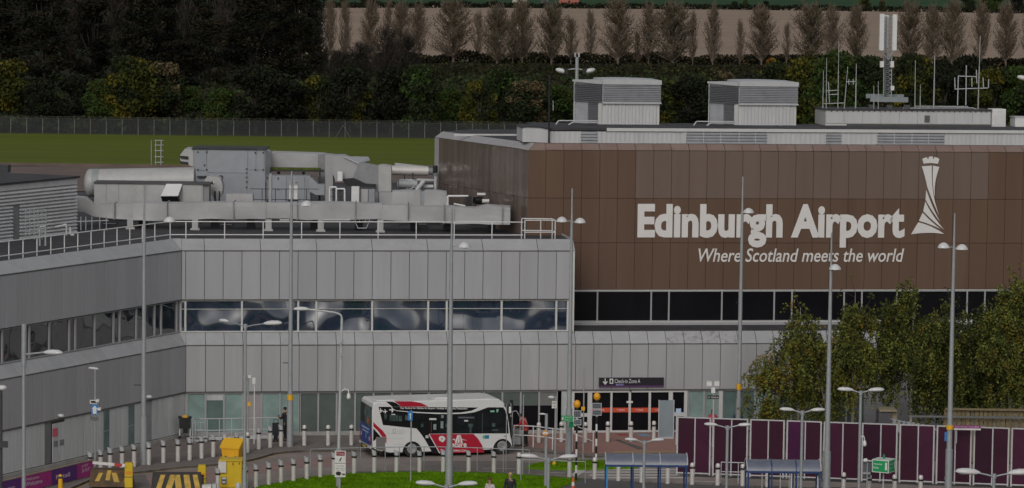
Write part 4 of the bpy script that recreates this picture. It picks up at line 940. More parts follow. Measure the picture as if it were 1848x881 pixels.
mb=MB(); fpoly(mb,[(683,299),(691,298.5),(706,300.5),(706,346),(683,346)],185.6,1.4); mb.build('upright_duct',ahuw,e)
mb=MB(); fpoly(mb,[(684,347),(708,347),(708,372),(684,372)],185.5,1.5); mb.build('upright_base',duct,e)
mb=MB(); fpoly(mb,[(618,324),(638,322),(660,332),(678,333),(678,338),(625,336)],185.4,.8); d=mb.build('damper',black,e); tri_fill(d)
legs_to_roof(e,(592,690),370,186.2,.2,brack)
for (x0,y0,x1,y1,Y,lab,mt) in ((634,337,648,366,184,'plain white upright cabinet under the faceted duct',white),(651,342,664,366,184.4,'dull grey cabinet beside the white upright one',ahuw),(665,342,676,366,184.4,'darker grey cabinet below the duct side',ahu),(609,310,618,327,185.2,'small white control box hung on the faceted duct',white)):
    e=th('control_cabinet',(x0+x1)/2,y1,Y,lab,'cabinet'); mb=MB(); fb(mb,x0,y0,x1,y1,Y,.5); mb.build('case',mt,e); mb=MB(); fb(mb,x0+.8,y0+1,x1-.8,y1-1,Y-.015,.014); mb.build('door',mt,e)
    if y1>350: legs_to_roof(e,((x0+x1)/2,),y1,Y+.1,.2,brack)
e=th('pipe_portal',612,368,182,'white painted pipe portal frame standing by the faceted duct','pipe frame')
for a in (([(595,369),(595,338),(607,338),(607,369)]),([(622,369),(622,341),(607,341)])):
    mb=MB(); mb.tube([DY(x,y,182) for x,y in a],.05,8); mb.build('pipe',white,e)
mb=MB()
for y in (344,355): mb.cyl(DY(596,y,182.1),DY(622,y,182.1),.02,n=5)
for x in (600,614): mb.cyl(DY(x,340,182.1),DY(x,369,182.1),.02,n=5)
mb.build('mesh_guard',brack,e)
# round pipes by the hall
e=th('upper_round_duct',745,312,188,'fat polished round duct running to the hall wall','duct')
mb=MB(); mb.cyl(DY(706,307.5,188),DY(772,309,188.4),.27,n=18); mb.build('duct_barrel',steel,e); mb=MB(); mb.cyl(DY(712,300,189.2),DY(768,306,189.6),.2,n=16); mb.build('duct_barrel',ahuw,e)
mb=MB(); mb.cyl(DY(770,308.5,188.4),DY(784,310,188.6),.2,n=14); mb.build('reducer',galv,e); mb=MB(); 
mb.cyl(DY(730,315,188),DY(730,345,188),.04,n=6); mb.cyl(DY(745,312,188),DY(745,345,188),.04,n=6); mb.build('hanger',brack,e)
e=th('lower_round_duct',745,335,187,'shorter corrugated round duct below the polished one','duct')
mb=MB(); mb.cyl(DY(719,332,187),DY(752,333,187.2),.27,n=18); mb.build('duct_barrel',galv,e)
mb=MB()
for x in (725,733,741): mb.cyl(DY(x,332.2,187),DY(x+1.3,332.3,187.1),.285,n=18)
mb.build('rib',galv_l,e); mb=MB(); mb.cyl(DY(752,343,186.6),DY(766,326,186.6),.14,n=10); mb.build('branch',galv_l,e); mb=MB(); mb.cyl(DY(752,325,187),DY(784,326,187.4),.09,n=10); mb.cyl(DY(764,337,187),DY(782,337,187),.12,n=10); mb.build('side_pipe',galv_l,e)
e=th('capped_flue',786,340,187,'upright grey flue with a black cap in front of the hall corner','flue')
mb=MB(); mb.cyl(DY(785.5,344,187),DY(786,318,187),.09,n=10); mb.build('flue_pipe',galv_l,e); mb=MB(); mb.cyl(DY(786,318,187),DY(786,313,187),.11,.17,n=12); mb.build('flue_funnel',galv,e); mb=MB(); mb.cyl(DY(785.5,312,187),DY(785.5,301,187),.14,n=12); mb.ell(DY(785.5,301,187),(.14,.14,.08)); mb.build('cap',black,e)
mb=MB(); fb(mb,780,340,792,372,187,.3); mb.build('base',brack,e)
e=th('boxed_duct',760,372,181,'pair of silver wrapped boxes joined by a dark strap','duct box')
for k,(x0,x1) in enumerate(((708,759),(766,806))): wrapped('wrapped_section',e,[(x0,346,373),((x0+x1)/2,345,373),(x1,347,373)],181,1.0,20+k)
mb=MB(); fb(mb,758,346,767,373,181.1,.8); mb.build('strap',ahu,e)
legs_to_roof(e,(715,800),372,181.3,.2,brack)
e=th('motor_pump',865,370,180,'black motor pump with silver pipes by the end of the wrapped duct','pump')
mb=MB(); mb.tube([DY(808,372,180),DY(808,354,180),DY(845,354,180)],.06,8); mb.build('pipe',white,e); mb=MB(); mb.tube([DY(819,368,180),DY(840,372,180)],.05,8); mb.build('pipe',white,e)
mb=MB(); mb.cyl(DY(856,362,180),DY(870,362,180.2),.2,n=14); mb.box(DY(846,363,180),(.3,.3,.5)); mb.build('motor',black,e); mb=MB(); fb(mb,861,348.5,876,352,179.9,.3); mb.cyl(DY(870,363,180),DY(882,363,180.1),.11,n=10); mb.build('fitting',white,e)
mb=MB(); mb.tube([DY(841,372,180),DY(843,360,180),DY(850,356,180)],.05,6); mb.tube([DY(858,372,180),DY(856,366,180)],.05,6); fb(mb,842,372,882,380,180,.3); mb.build('mount',brack,e)
# clutter under the duct
for k,(x,w_,h_,lab) in enumerate(((262,20,10,'black crate of pipe fittings under the duct by the second leg'),(398,22,9,'low black box under the duct halfway to the white pipe'),(560,14,12,'dark ribbed box under the duct below the mossy gutter'),(745,26,10,'long dark crate under the sagging duct section'),(850,30,11,'wide dark crate under the duct end'),(185,26,11,'dark crate under the kinked duct end'))):
    mb=MB(); fb(mb,x,412-h_,x+w_,412,180,.5); e=th('roof_crate',x+w_/2,412,180,lab,'crate'); mb.build('case',brack,e); mb=MB(); fb(mb,x+1,412-h_+2,x+w_-1,412-h_+3,179.95,.04); mb.build('batten',galv,e)
# folding steps and small antenna on the roof
e=th('roof_steps',653,412,175.5,'small grey step frame in front of the wrapped duct','steps')
for x0 in (641,659):
    mb=MB(); fb(mb,x0,388,x0+1,402,175.5,.04); fb(mb,x0+7,388,x0+8,402,175.5,.04); fb(mb,x0,388,x0+8,389,175.5,.04); fb(mb,x0,395,x0+8,396,175.5,.04); mb.build('rail',galv,e)
mb=MB(); mb.tube([DY(642,403,175.5),DY(646,412,175.5),DY(661,412,175.5),DY(665,403,175.5)],.03,6); mb.build('stand',galv,e)
e=th('roof_ladder_frame',283,297,228,'open ladder frame standing at the far roof edge against the grass','ladder')
mb=MB(); mb.cyl(DY(273,298,228),DY(273,253,228),.03,n=6); mb.cyl(DY(290,298,228),DY(291,253,228),.045,n=6); mb.cyl(DY(281,298,228),DY(281,253,228),.03,n=6); mb.build('rail',galv,e)
for y in (253.5,262,272,283,293):
    mb=MB(); mb.cyl(DY(279,y,228),DY(295,y,228),.035,n=6); mb.build('rung',galv,e)
e=th('cable_rack',50,443,163,'light cable rack of thin uprights before the louvred plant house','rack'); 
LHp=DY(136,418,176)
for x in (46,54,62,69,76,83):
    mb=MB(); mb.cyl(DY(x,432,163),DY(x,378,163),.02,n=5); mb.build('upright',galv,e)
for y in (380,391,403,417):
    mb=MB(); mb.cyl(DY(45,y+2,163),DY(84,y-2,163),.014,n=5); mb.build('crossbar',galv,e)
e=th('roof_valve_set',78,444,160,'grey valve pipes on a stand behind the roof railing','pipe set')
mb=MB(); mb.tube([DY(72,444,161),DY(72,410,161),DY(82,408,161),DY(82,444,161)],.05,6); mb.build('pipe',galv,e); mb=MB(); mb.tube([DY(100,410,164),DY(120,405,164),DY(120,425,164)],.05,6); mb.tube([DY(126,410,164),DY(128,424,164),DY(134,424,164)],.07,6); mb.build('pipe',galv_l,e)
mb=MB(); fb(mb,68,440,88,446,161,.4); mb.build('stand',brack,e)
mb=MB(); 
for x in (146,155,166,180,192): mb.cyl(DY(x,416,171),DY(x,391,171),.03,n=5)
mb.cyl(DY(140,400,171),DY(196,398,171),.03,n=5)
tag(mb.build('service_rail',galv,None,origin=DY(165,416,171)),'short run of thin service rail between louvred house and first duct leg','railing')
# ------------------------------------------------------------------ louvred plant house
P0=G(136,419,9.97); LH=Pl(P0,WI.u); LH.n=WI.n.copy()
e=empty('louvred_plant_house',P0,'white louvred plant house with wide horizontal slats on the wing roof','plant house')
lz1=LH.hit(130,321)[1]; ll=LH.hit(-60,440)[0]
mb=MB(); mb.obox(LH.P(.1,9.97,-6),LH.u*ll,LH.n*5.9,Z*(lz1-9.97)); mb.build('wall',seam,e)
d0,d1=LH.hit(33,390)[0],LH.hit(20,390)[0]
slw=mat('slat_white',(.60,.60,.60),.5,var=.08,rnd=.05,dirt=(.45,.45,.45),dirtamt=.5)
h=(lz1-.35-9.97)/14
for k in range(14):
    za=9.97+k*h
    for (s0,s1) in ([(0,d0),(d1,ll)] if k<10 else [(0,ll)]):
        mb=MB(); mb.prism([LH.P(s0,za,.14),LH.P(s0,za+h*.25,.14),LH.P(s0,za+h*.92,.0),LH.P(s0,za+h*.6,-.02)],LH.u*(s1-s0)); mb.build('slat',slw,e)
mb=MB(); mb.obox(LH.P(d0,9.97,0),LH.u*(d1-d0),LH.n*.08,Z*(10*h)); mb.build('door',mat('door_grey2',(.22,.23,.24),.5),e)
mb=MB(); mb.obox(LH.P(0,lz1-.34,0),LH.u*ll,LH.n*.12,Z*.30); mb.build('fascia',slw,e)
mb=MB(); mb.obox(LH.P(-.15,lz1-.02,-6.5),LH.u*(ll+.2),LH.n*6.7,Z*.10); mb.build('roof',roof_dark,e)
mb=MB(); fb(mb,-10,299,14,312,158+6,1.0); tag(mb.build('roof_hump',brack,None,origin=DY(0,312,164)),'dark rounded bundle on the far corner of the plant house roof','bundle')
# ------------------------------------------------------------------ roof railing
rm=mat('rail_white',(.70,.70,.69),.4,var=.05)
e=empty('roof_railing',fa(SP).P(5,10),'white two-bar roof railing following the coping of both wings','railing')
RF=fa(SP+.25);RW=wi(SP+.25); zt1=RF.hit(600,400.5)[1]; zm1=RF.hit(600,424)[1]; zb2=9.97; ec=UEND-2.6
for z_ in (zt1,max(zm1,10.14)):
    mb=MB(); mb.cyl(RF.P(cf(SP+.25),z_),RF.P(ec,z_),.03,n=6); mb.cyl(RW.P(cw(SP+.25),z_),RW.P(WEND-1,z_),.03,n=6); mb.build('rail',rm,e)
p0=RF.hit(475,412)[0]; st=(RF.hit(888,412)[0]-RF.hit(475,412)[0])/6
xs=[p0+k*st for k in range(-3,9)]
for x in xs:
    if cf(SP+.25)+.3<x<ec: mb=MB(); mb.cyl(RF.P(x,zb2),RF.P(x,zt1),.03,n=6); mb.build('post',rm,e)
mb=MB(); mb.cyl(RF.P(cf(SP+.25),zb2),RF.P(cf(SP+.25),zt1),.03,n=6); mb.build('post',rm,e)
p1=RW.hit(257,420)[0]; st2=(RW.hit(16,448)[0]-p1)/10
for k in range(-1,18):
    x=p1+k*st2
    if x>cw(SP+.25)+.2 and x<WEND-1: mb=MB(); mb.cyl(RW.P(x,zb2),RW.P(x,zt1),.03,n=6); mb.build('post',rm,e)
e=empty('roof_gate_rail',RF.P(UEND-2,10),'taller white corner railing at the end of the roof beside the hall','railing')
for z_ in (zt1+.1,zm1+.15):
    mb=MB(); mb.tube([RF.P(ec+.1,z_,-1.2),RF.P(UEND-.9,z_,-1.0),RF.P(UEND-.9,z_,.0),RF.P(ec+.1,z_,.0)],.03,6); mb.build('rail',rm,e)
for x,o_ in ((ec+.1,0),(ec+.1,-1.2),(ec+1.1,-1.1),(UEND-.9,-1.0),(UEND-.9,0)): mb=MB(); mb.cyl(RF.P(x,9.97,o_),RF.P(x,zt1+.1,o_),.03,n=6); mb.build('post',rm,e)
# ------------------------------------------------------------------ vegetation
barkm=mat('bark',(.17,.135,.105),.9,var=.3,scale=3); barkw=mat('birch_bark',(.30,.28,.25),.8,var=.5,scale=4); barkd=mat('dark_bark',(.05,.04,.033),.9,var=.3)
def leafmat(name,col,var=.35,sc=.5): 
    M=mat(name,col,.85,var=var,scale=sc,rnd=.12,spec=.15); return M
def leafquad(vs,fs,p,s,rnd):
    d=Vector((rnd.gauss(0,1),rnd.gauss(0,1),rnd.gauss(0,1))).normalized(); u=d.orthogonal().normalized(); v=d.cross(u); a=rnd.uniform(0,6.28); u,v=u*math.cos(a)+v*math.sin(a),v*math.cos(a)-u*math.sin(a)
    o=len(vs); vs+= [p-u*s*.5,p+v*s*.35,p+u*s*.5,p-v*s*.35]; fs.append((o,o+1,o+2,o+3))
def mesh(name,vs,fs,mts,mi=None):
    me=bpy.data.meshes.new(name); me.from_pydata(vs,[],fs)
    for m_ in (mts if isinstance(mts,list) else [mts]): me.materials.append(m_)
    if mi: me.polygons.foreach_set('material_index',mi)
    me.update(); return me
def limbmesh(segs):
    mb=MB()
    for a,b,r0,r1 in segs: mb.cyl(a,b,r0,r1,n=5,caps=False)
    return mb
# bushy broadleaf crown: clumps of leaf faces on lobes
def bushy(seed,h,wd,nl,nleaf,ls,mts,trunk_h=.18):
    rnd=random.Random(seed); vs=[];fs=[];mi=[]; lobes=[]
    for i in range(nl):
        a=rnd.uniform(0,6.28); z=h*(trunk_h+(1-trunk_h)*rnd.random()**.8); env=math.sin(math.pi*min(1,max(.08,(z/h-.02)))**.75)*.5+.2
        r=wd*.5*env*rnd.uniform(.4,1.0); lobes.append((Vector((r*math.cos(a),r*math.sin(a)*.8,min(z,h*.92))),rnd.uniform(.10,.19)*wd))
    for c,r in lobes:
        m_=rnd.choices(range(len(mts)),[5,2,1][:len(mts)])[0]; n=int(nleaf/nl)
        for k in range(n):
            d=Vector((rnd.gauss(0,1),rnd.gauss(0,1),rnd.gauss(0,1))).normalized()*r*rnd.random()**.4; d.z*=.75
            leafquad(vs,fs,c+d,ls*rnd.uniform(.6,1.3),rnd); mi.append(m_)
    tr=[(Vector((0,0,-.2)),Vector((0,0,h*.5)),wd*.03,wd*.02)]+[(Vector((0,0,h*rnd.uniform(.15,.4))),c,wd*.015,wd*.005) for c,r in lobes[::3]]
    return mesh('crown',vs,fs,mts,mi), tr
def poplar(seed,h,wd,dens,mts):
    rnd=random.Random(seed); segs=[];vs=[];fs=[];mi=[]
    segs.append((Vector((0,0,-.2)),Vector((0,0,h*.5)),.17,.12)); segs.append((Vector((0,0,h*.5)),Vector((0,0,h)),.12,.03))
    nb=int(105*dens)
    for i in range(nb):
        z=h*(.08+.8*rnd.random()); a=rnd.uniform(0,6.28); L=h*rnd.uniform(.18,.36)*(1.05-z/h*.55); out=wd*.5*rnd.uniform(.5,1.05)*min(1,(1.12-z/h)*1.6)
        p=Vector((0,0,z)); d=Vector((math.cos(a),math.sin(a),0)); pts=[p]
        for k in range(1,4):
            t=k/3; pts.append(p+d*out*(t**.7)+Vector((rnd.uniform(-.1,.1),rnd.uniform(-.1,.1),L*t)))
        for k in range(3): segs.append((pts[k],pts[k+1],.07*(1-k*.25),.055*(1-k*.25)))
        for k in range(int(24*min(1.3,dens))):
            t=rnd.random()*.85+.15; j=min(2,int(t*3)); q=pts[j].lerp(pts[j+1],t*3-j)
            leafquad(vs,fs,q+Vector((rnd.gauss(0,.22),rnd.gauss(0,.22),rnd.gauss(0,.3))),rnd.uniform(.13,.28),rnd); mi.append(rnd.choices(range(len(mts)),[4,2][:len(mts)])[0])
        for k in range(5):
            t=rnd.random(); j=min(2,int(t*3)); q=pts[j].lerp(pts[j+1],t*3-j); segs.append((q,q+Vector((rnd.gauss(0,.3),rnd.gauss(0,.3),rnd.uniform(.6,1.6))),.028,.018))
    return mesh('crown',vs,fs,mts,mi),segs
def proto(kind,data,bark):
    cm,segs=data; mb=limbmesh(segs); me=bpy.data.meshes.new('trunk'); me.from_pydata(mb.v,[],mb.f); me.materials.append(bark); me.polygons.foreach_set('use_smooth',[True]*len(mb.f)); return (cm,me)
def plant_tree(name,pr,loc,sc,rz,label,cat,group):
    e=empty(name,loc,label,cat,group); e.scale=sc; e.rotation_euler=(0,0,rz); inst(pr[0],'crown',e); inst(pr[1],'trunk',e); return e
lf_dark=leafmat('leaf_dark',(.022,.030,.012)); lf_ol=leafmat('leaf_olive',(.055,.062,.012)); lf_yel=leafmat('leaf_yellow',(.11,.095,.012)); lf_gr=leafmat('leaf_green',(.038,.066,.016)); lf_or=leafmat('leaf_orange',(.17,.06,.012)); lf_br=leafmat('leaf_brown',(.12,.09,.048)); lf_br2=leafmat('leaf_russet',(.15,.105,.058))
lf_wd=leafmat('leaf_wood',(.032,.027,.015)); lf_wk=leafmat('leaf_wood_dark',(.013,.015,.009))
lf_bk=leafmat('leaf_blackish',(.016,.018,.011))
B_=[proto('b',bushy(1,8,9,42,7000,.42,[lf_dark,lf_gr]),barkd),proto('b',bushy(2,8,9,40,7000,.42,[lf_ol,lf_dark,lf_yel]),barkd),proto('b',bushy(3,8,9,44,7000,.42,[lf_gr,lf_ol]),barkd),proto('b',bushy(4,8,9,40,7000,.42,[lf_dark,lf_br]),barkd),proto('b',bushy(5,8,9,40,7000,.42,[lf_bk,lf_dark]),barkd)]
P_=[proto('p',poplar(11,15,5.4,1.5,[lf_br,lf_br2]),barkm),proto('p',poplar(12,15,4.6,1.15,[lf_br2,lf_br]),barkm),proto('p',poplar(13,15,5.8,1.6,[lf_br,lf_ol]),barkm),proto('p',poplar(14,15,4.4,.9,[lf_br2,lf_br]),barkm),proto('p',poplar(15,15,6.2,1.4,[lf_br,lf_br2]),barkm)]
def ground_at(px,yb): 
    p=G(px,yb); p.z=-.15; return p
# hedgerow trees behind the fence; (centre x, top y, half width px, kind, colour word)
kinds=['dark green','yellow-flecked olive','fresh green','brown-tinged dark','almost black-green']
hd=[(20,112,62,1),(75,150,55,4),(135,140,52,4),(185,150,50,2),(235,108,62,1),(290,118,70,3),(345,160,40,2),(400,165,45,2),(462,125,72,4),(520,150,60,4),(575,142,52,1),(632,125,58,4),(655,165,40,1),(705,128,60,4),(760,120,62,0),(812,165,38,2),(865,150,40,1),(905,128,60,0),(955,150,60,3),(1010,160,55,2),(1060,150,50,4),(1120,150,60,0),(1195,148,55,1),(1245,145,60,4),(1300,135,60,3),(1352,140,60,4),(1400,118,62,1),(1452,108,66,1),(1505,102,70,2),(1560,104,66,0),(1612,112,62,3),(1650,106,60,1),(1702,120,60,4),(1745,108,56,4),(1790,130,60,1),(1835,128,60,2),(1890,120,70,0),(-50,130,70,3),(1960,125,60,1),(2030,118,62,2),(2100,130,64,4)]
for i,(x,yt,hw,k) in enumerate(hd):
    r=random.Random(i); D_=CAMZ*FPX/310+r.uniform(9,24); loc=DY(x,200,D_); loc.z=-.2; ht=(zat(x,yt,D_)+.15); w_=2*hw*D_/FPX
    e=plant_tree('hedgerow_tree',B_[k],loc,(w_/8.2,w_/9,ht/7.9),r.uniform(0,6.28),f'{kinds[k]} bushy tree beyond the airfield fence, {ORD[i]} from the plant house end','tree','bushy trees behind the perimeter fence')
# orange autumn tree and a few poplars: (x, top y, base y, half width)
o_=plant_tree('autumn_tree',proto('b',bushy(8,6,5,20,2500,.4,[lf_or,lf_yel]),barkd),ground_at(1393,175),(1,1,1.25),0,'small orange-red autumn tree glowing between the antennas and a plant room','tree',None)
pop=[(595,-5,118,14,1),(622,5,118,16,3),(668,5,118,20,0),(700,2,118,14,3),(722,8,110,22,0),(755,8,108,22,1),(818,2,112,34,4),(862,25,112,16,3),(897,12,118,28,2),(925,28,118,14,3),(942,3,118,24,0),(995,8,115,26,2),(1030,35,112,18,3),(1065,22,112,16,3),(1115,-2,118,30,0),(1150,60,118,12,3),(1170,8,118,22,1),(1214,6,122,36,2),(1250,25,118,12,3),(1286,10,122,18,1),(1335,40,118,12,3),(1374,14,118,26,0),(1419,45,120,10,3),(1462,8,120,30,2),(1500,12,120,22,1),(1545,14,116,22,0),(1640,6,122,28,0),(1682,12,122,18,2),(1718,2,122,22,4),(1770,6,122,20,1),(1815,8,122,22,0),(1855,14,122,18,3),(1900,8,122,22,0),(1948,16,122,20,2),(2005,10,122,24,1),(2060,14,122,20,4)]
for i,(x,yt,yb,hw,k) in enumerate(pop):
    r=random.Random(50+i); loc=ground_at(x,yb+r.uniform(-2,4)); D_=loc.y; ht=zat(x,yt,D_)+.15; w_=2*hw*D_/FPX
    plant_tree('poplar_tree',P_[k],loc,(w_/4.4,w_/4.4,ht/15),r.uniform(0,6.28),f'{["half-bare brown","slender russet","dense brown-green","thin nearly leafless","wide-branching brown"][k]} poplar before the stubble field, {ORD[i]} from the wood','tree','poplars in front of the stubble field')
# dark wood on the left: separate tall trees
wood=[(-60,-60,150,60,0),(-10,-30,160,55,2),(35,-50,150,45,4),(80,-25,165,50,0),(125,-45,150,50,2),(168,-10,160,40,4),(208,-40,152,48,0),(250,-20,165,45,2),(290,12,160,38,0),(335,5,150,40,2),(372,30,165,38,4),(410,-25,150,40,0),(452,-18,162,46,2),(498,-35,155,42,0),(540,-20,160,40,4),(575,22,150,26,1),(320,70,172,45,2),(610,90,160,32,4),(650,75,158,34,2),(695,48,160,38,2),(735,60,158,30,0)]
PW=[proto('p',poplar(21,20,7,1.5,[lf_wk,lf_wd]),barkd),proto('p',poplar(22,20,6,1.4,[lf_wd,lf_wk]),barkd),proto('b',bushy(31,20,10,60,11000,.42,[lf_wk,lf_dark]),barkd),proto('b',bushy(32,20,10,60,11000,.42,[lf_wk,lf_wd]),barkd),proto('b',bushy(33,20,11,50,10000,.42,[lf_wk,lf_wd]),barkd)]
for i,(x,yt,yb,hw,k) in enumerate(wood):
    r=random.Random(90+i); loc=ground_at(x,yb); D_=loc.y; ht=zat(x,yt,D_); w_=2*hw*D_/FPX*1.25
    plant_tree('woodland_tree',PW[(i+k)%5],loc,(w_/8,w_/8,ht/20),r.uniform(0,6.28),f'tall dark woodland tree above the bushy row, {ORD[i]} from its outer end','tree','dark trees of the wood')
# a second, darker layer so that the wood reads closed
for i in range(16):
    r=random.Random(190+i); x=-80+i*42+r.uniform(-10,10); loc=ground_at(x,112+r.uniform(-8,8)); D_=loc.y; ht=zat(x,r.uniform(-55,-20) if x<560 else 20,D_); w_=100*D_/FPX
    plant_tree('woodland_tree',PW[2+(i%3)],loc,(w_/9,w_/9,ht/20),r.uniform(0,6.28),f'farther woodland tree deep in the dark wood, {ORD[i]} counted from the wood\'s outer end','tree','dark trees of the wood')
# low hedge at the foot of the stubble field (uncountable shrubs)
def hedge(name,pts,wd,h,n,mts,lab,ls=.7):
    rnd=random.Random(5); vs=[];fs=[];mi=[]
    P=gpts(pts); L=[(P[i+1]-P[i]).length for i in range(len(P)-1)]; tot=sum(L)
    for k in range(n):
        t=rnd.random()*tot; i=0
        while t>L[i] and i<len(L)-1: t-=L[i]; i+=1
        p=P[i].lerp(P[i+1],t/L[i]); hh=h*(.65+.5*noise.noise(Vector((p.x*.12,3,0)))+.2*rnd.random()); 
        leafquad(vs,fs,Vector((p.x,p.y+rnd.uniform(-wd,wd),-.2+hh*rnd.random()**.8)),ls*rnd.uniform(.6,1.3),rnd); mi.append(rnd.choices(range(len(mts)),[4,2,1][:len(mts)])[0])
    o=bpy.data.objects.new(name,mesh(name,vs,fs,mts,mi)); COL.objects.link(o); tag(o,lab,'hedge',kind='stuff')
hedge('field_hedge',[(560,112),(1000,113),(1400,116),(1950,122)],3,3.2,26000,[lf_bk,lf_br,lf_dark],'dark low hedge along the foot of the stubble field')
hedge('scrub',[(-100,190),(500,188),(1000,180),(1900,180)],95,2.6,60000,[lf_dark,lf_wd,lf_gr],'rough scrub growing between fence trees and poplars',ls=1.1)
hedge('brushwood',[(560,128),(1000,129),(1400,131),(1950,136)],22,2.0,22000,[lf_wd,lf_dark,lf_ol],'brown brushwood around the feet of the poplars',ls=.8)
hedge('undergrowth',[(-100,230),(500,231),(1000,233),(1900,236)],6,3.0,16000,[lf_bk,lf_dark,lf_ol],'dark undergrowth along the outside of the perimeter fence',ls=.6)
hedge('far_hedge',[(560,14),(900,14),(1300,17),(1700,22),(1900,24)],3,4.0,9000,[lf_bk,lf_dark],'thin dark hedge line along the top of the stubble field',ls=1.6)
for i,(x,yt,yb,hw) in enumerate([(1325,2,16,9),(1345,0,16,8),(1382,2,18,10),(1560,-2,20,14),(1592,0,22,8),(1745,-18,22,26),(1790,-22,24,30),(1835,-10,24,20),(620,-8,12,12),(665,-10,12,16)]):
    loc=ground_at(x,yb); D_=loc.y; plant_tree('far_tree',B_[(i*2)%5],loc,(2*hw*D_/FPX/8.5,)*2+((zat(x,yt,D_))/8,),i,f'small dark far tree beyond the stubble field, {ORD[i]} along its top edge','tree','far trees beyond the stubble')
# far farm buildings
pink=mat('pink_render',(.40,.13,.10),.8); slate=mat('slate',(.08,.085,.095),.8); cream=mat('far_cream',(.5,.47,.42),.8)
def farm(x0,x1,yb,h,mt,lab,D_=None):
    a,b=G(x0,yb),G(x1,yb); W_=b.x-a.x; e=empty('farm_house',a,lab,'house'); mb=MB(); mb.obox(a,(W_,0,0),(0,8,0),(0,0,h)); mb.build('wall',mt,e)
    mb=MB(); mb.prism([a+Vector((-.5,-.5,h)),a+Vector((-.5,4,h+3)),a+Vector((-.5,8.5,h))],(W_+1,0,0)); mb.build('roof',slate,e)
    n=max(1,int(W_/7))
    for k in range(n):
        mb=MB(); mb.obox(a+Vector((W_*(k+.5)/n-.7,-.1,1.0)),(1.4,0,0),(0,.1,0),(0,0,1.6)); mb.build('window',black,e)
farm(1009,1044,8,4.2,pink,'pink-walled farm house far beyond the stubble field')
farm(976,990,8,4,slate,'grey stone farm building beside the pink house')
farm(925,950,6,3,cream,'pale far barn before the pink house')
farm(1826,1870,18,5,slate,'grey barn among dark trees beyond the field')
farm(251,270,48,4,cream,'pale building glimpsed through the dark wood')
# ------------------------------------------------------------------ perimeter fence
fm=mat('fence_mesh',(.04,.045,.047),.8,alpha=.55,var=.05); fpm=mat('fence_post',(.17,.165,.15),.8,var=.15)
FY=CAMZ*FPX/(250-YHOR); e=empty('perimeter_fence',(0,FY,-.1),'long grey chain link airfield fence with cranked posts','fence')
x0=DY(19.5,240,FY).x; st=(DY(709,240,FY).x-x0)/24.0
hz=2.15
me=None
for k in range(-4,84):
    x=x0+k*st
    if me is None:
        mb=MB(); mb.cyl((0,0,0),(0,0,hz),.055,n=6); mb.cyl((0,0,hz),(-.12,-.25,hz+.35),.045,n=6); o=mb.build('post',fpm,e); o.location=(x,0,0); me=o.data
        for v in me.vertices: v.co+=Vector((0,FY,-.1))
    else: inst(me,'post',e,loc=(x,0,0))
mb=MB(); mb.add([(x0-4*st,0,0),(x0+83*st,0,0),(x0+83*st,0,hz+.05),(x0-4*st,0,hz+.05)],[(0,1,2,3)]); o=mb.build('mesh_panel',fm,None); o.parent=e
mb=MB()
for z_ in (hz,hz+.15,hz+.32): mb.cyl((x0-4*st,-.1,z_),(x0+83*st,-.1,z_),.012,n=4)
o=mb.build('top_wire',fpm,None); o.parent=e
mb=MB(); xx=x0+(619-19.5)/ (709-19.5)*24*st; mb.cyl((xx,0,hz*.8),(xx-1,-.1,0),.03,n=5); mb.cyl((xx,0,hz*.8),(xx+1,-.1,0),.03,n=5); o=mb.build('strut',fpm,None); o.parent=e
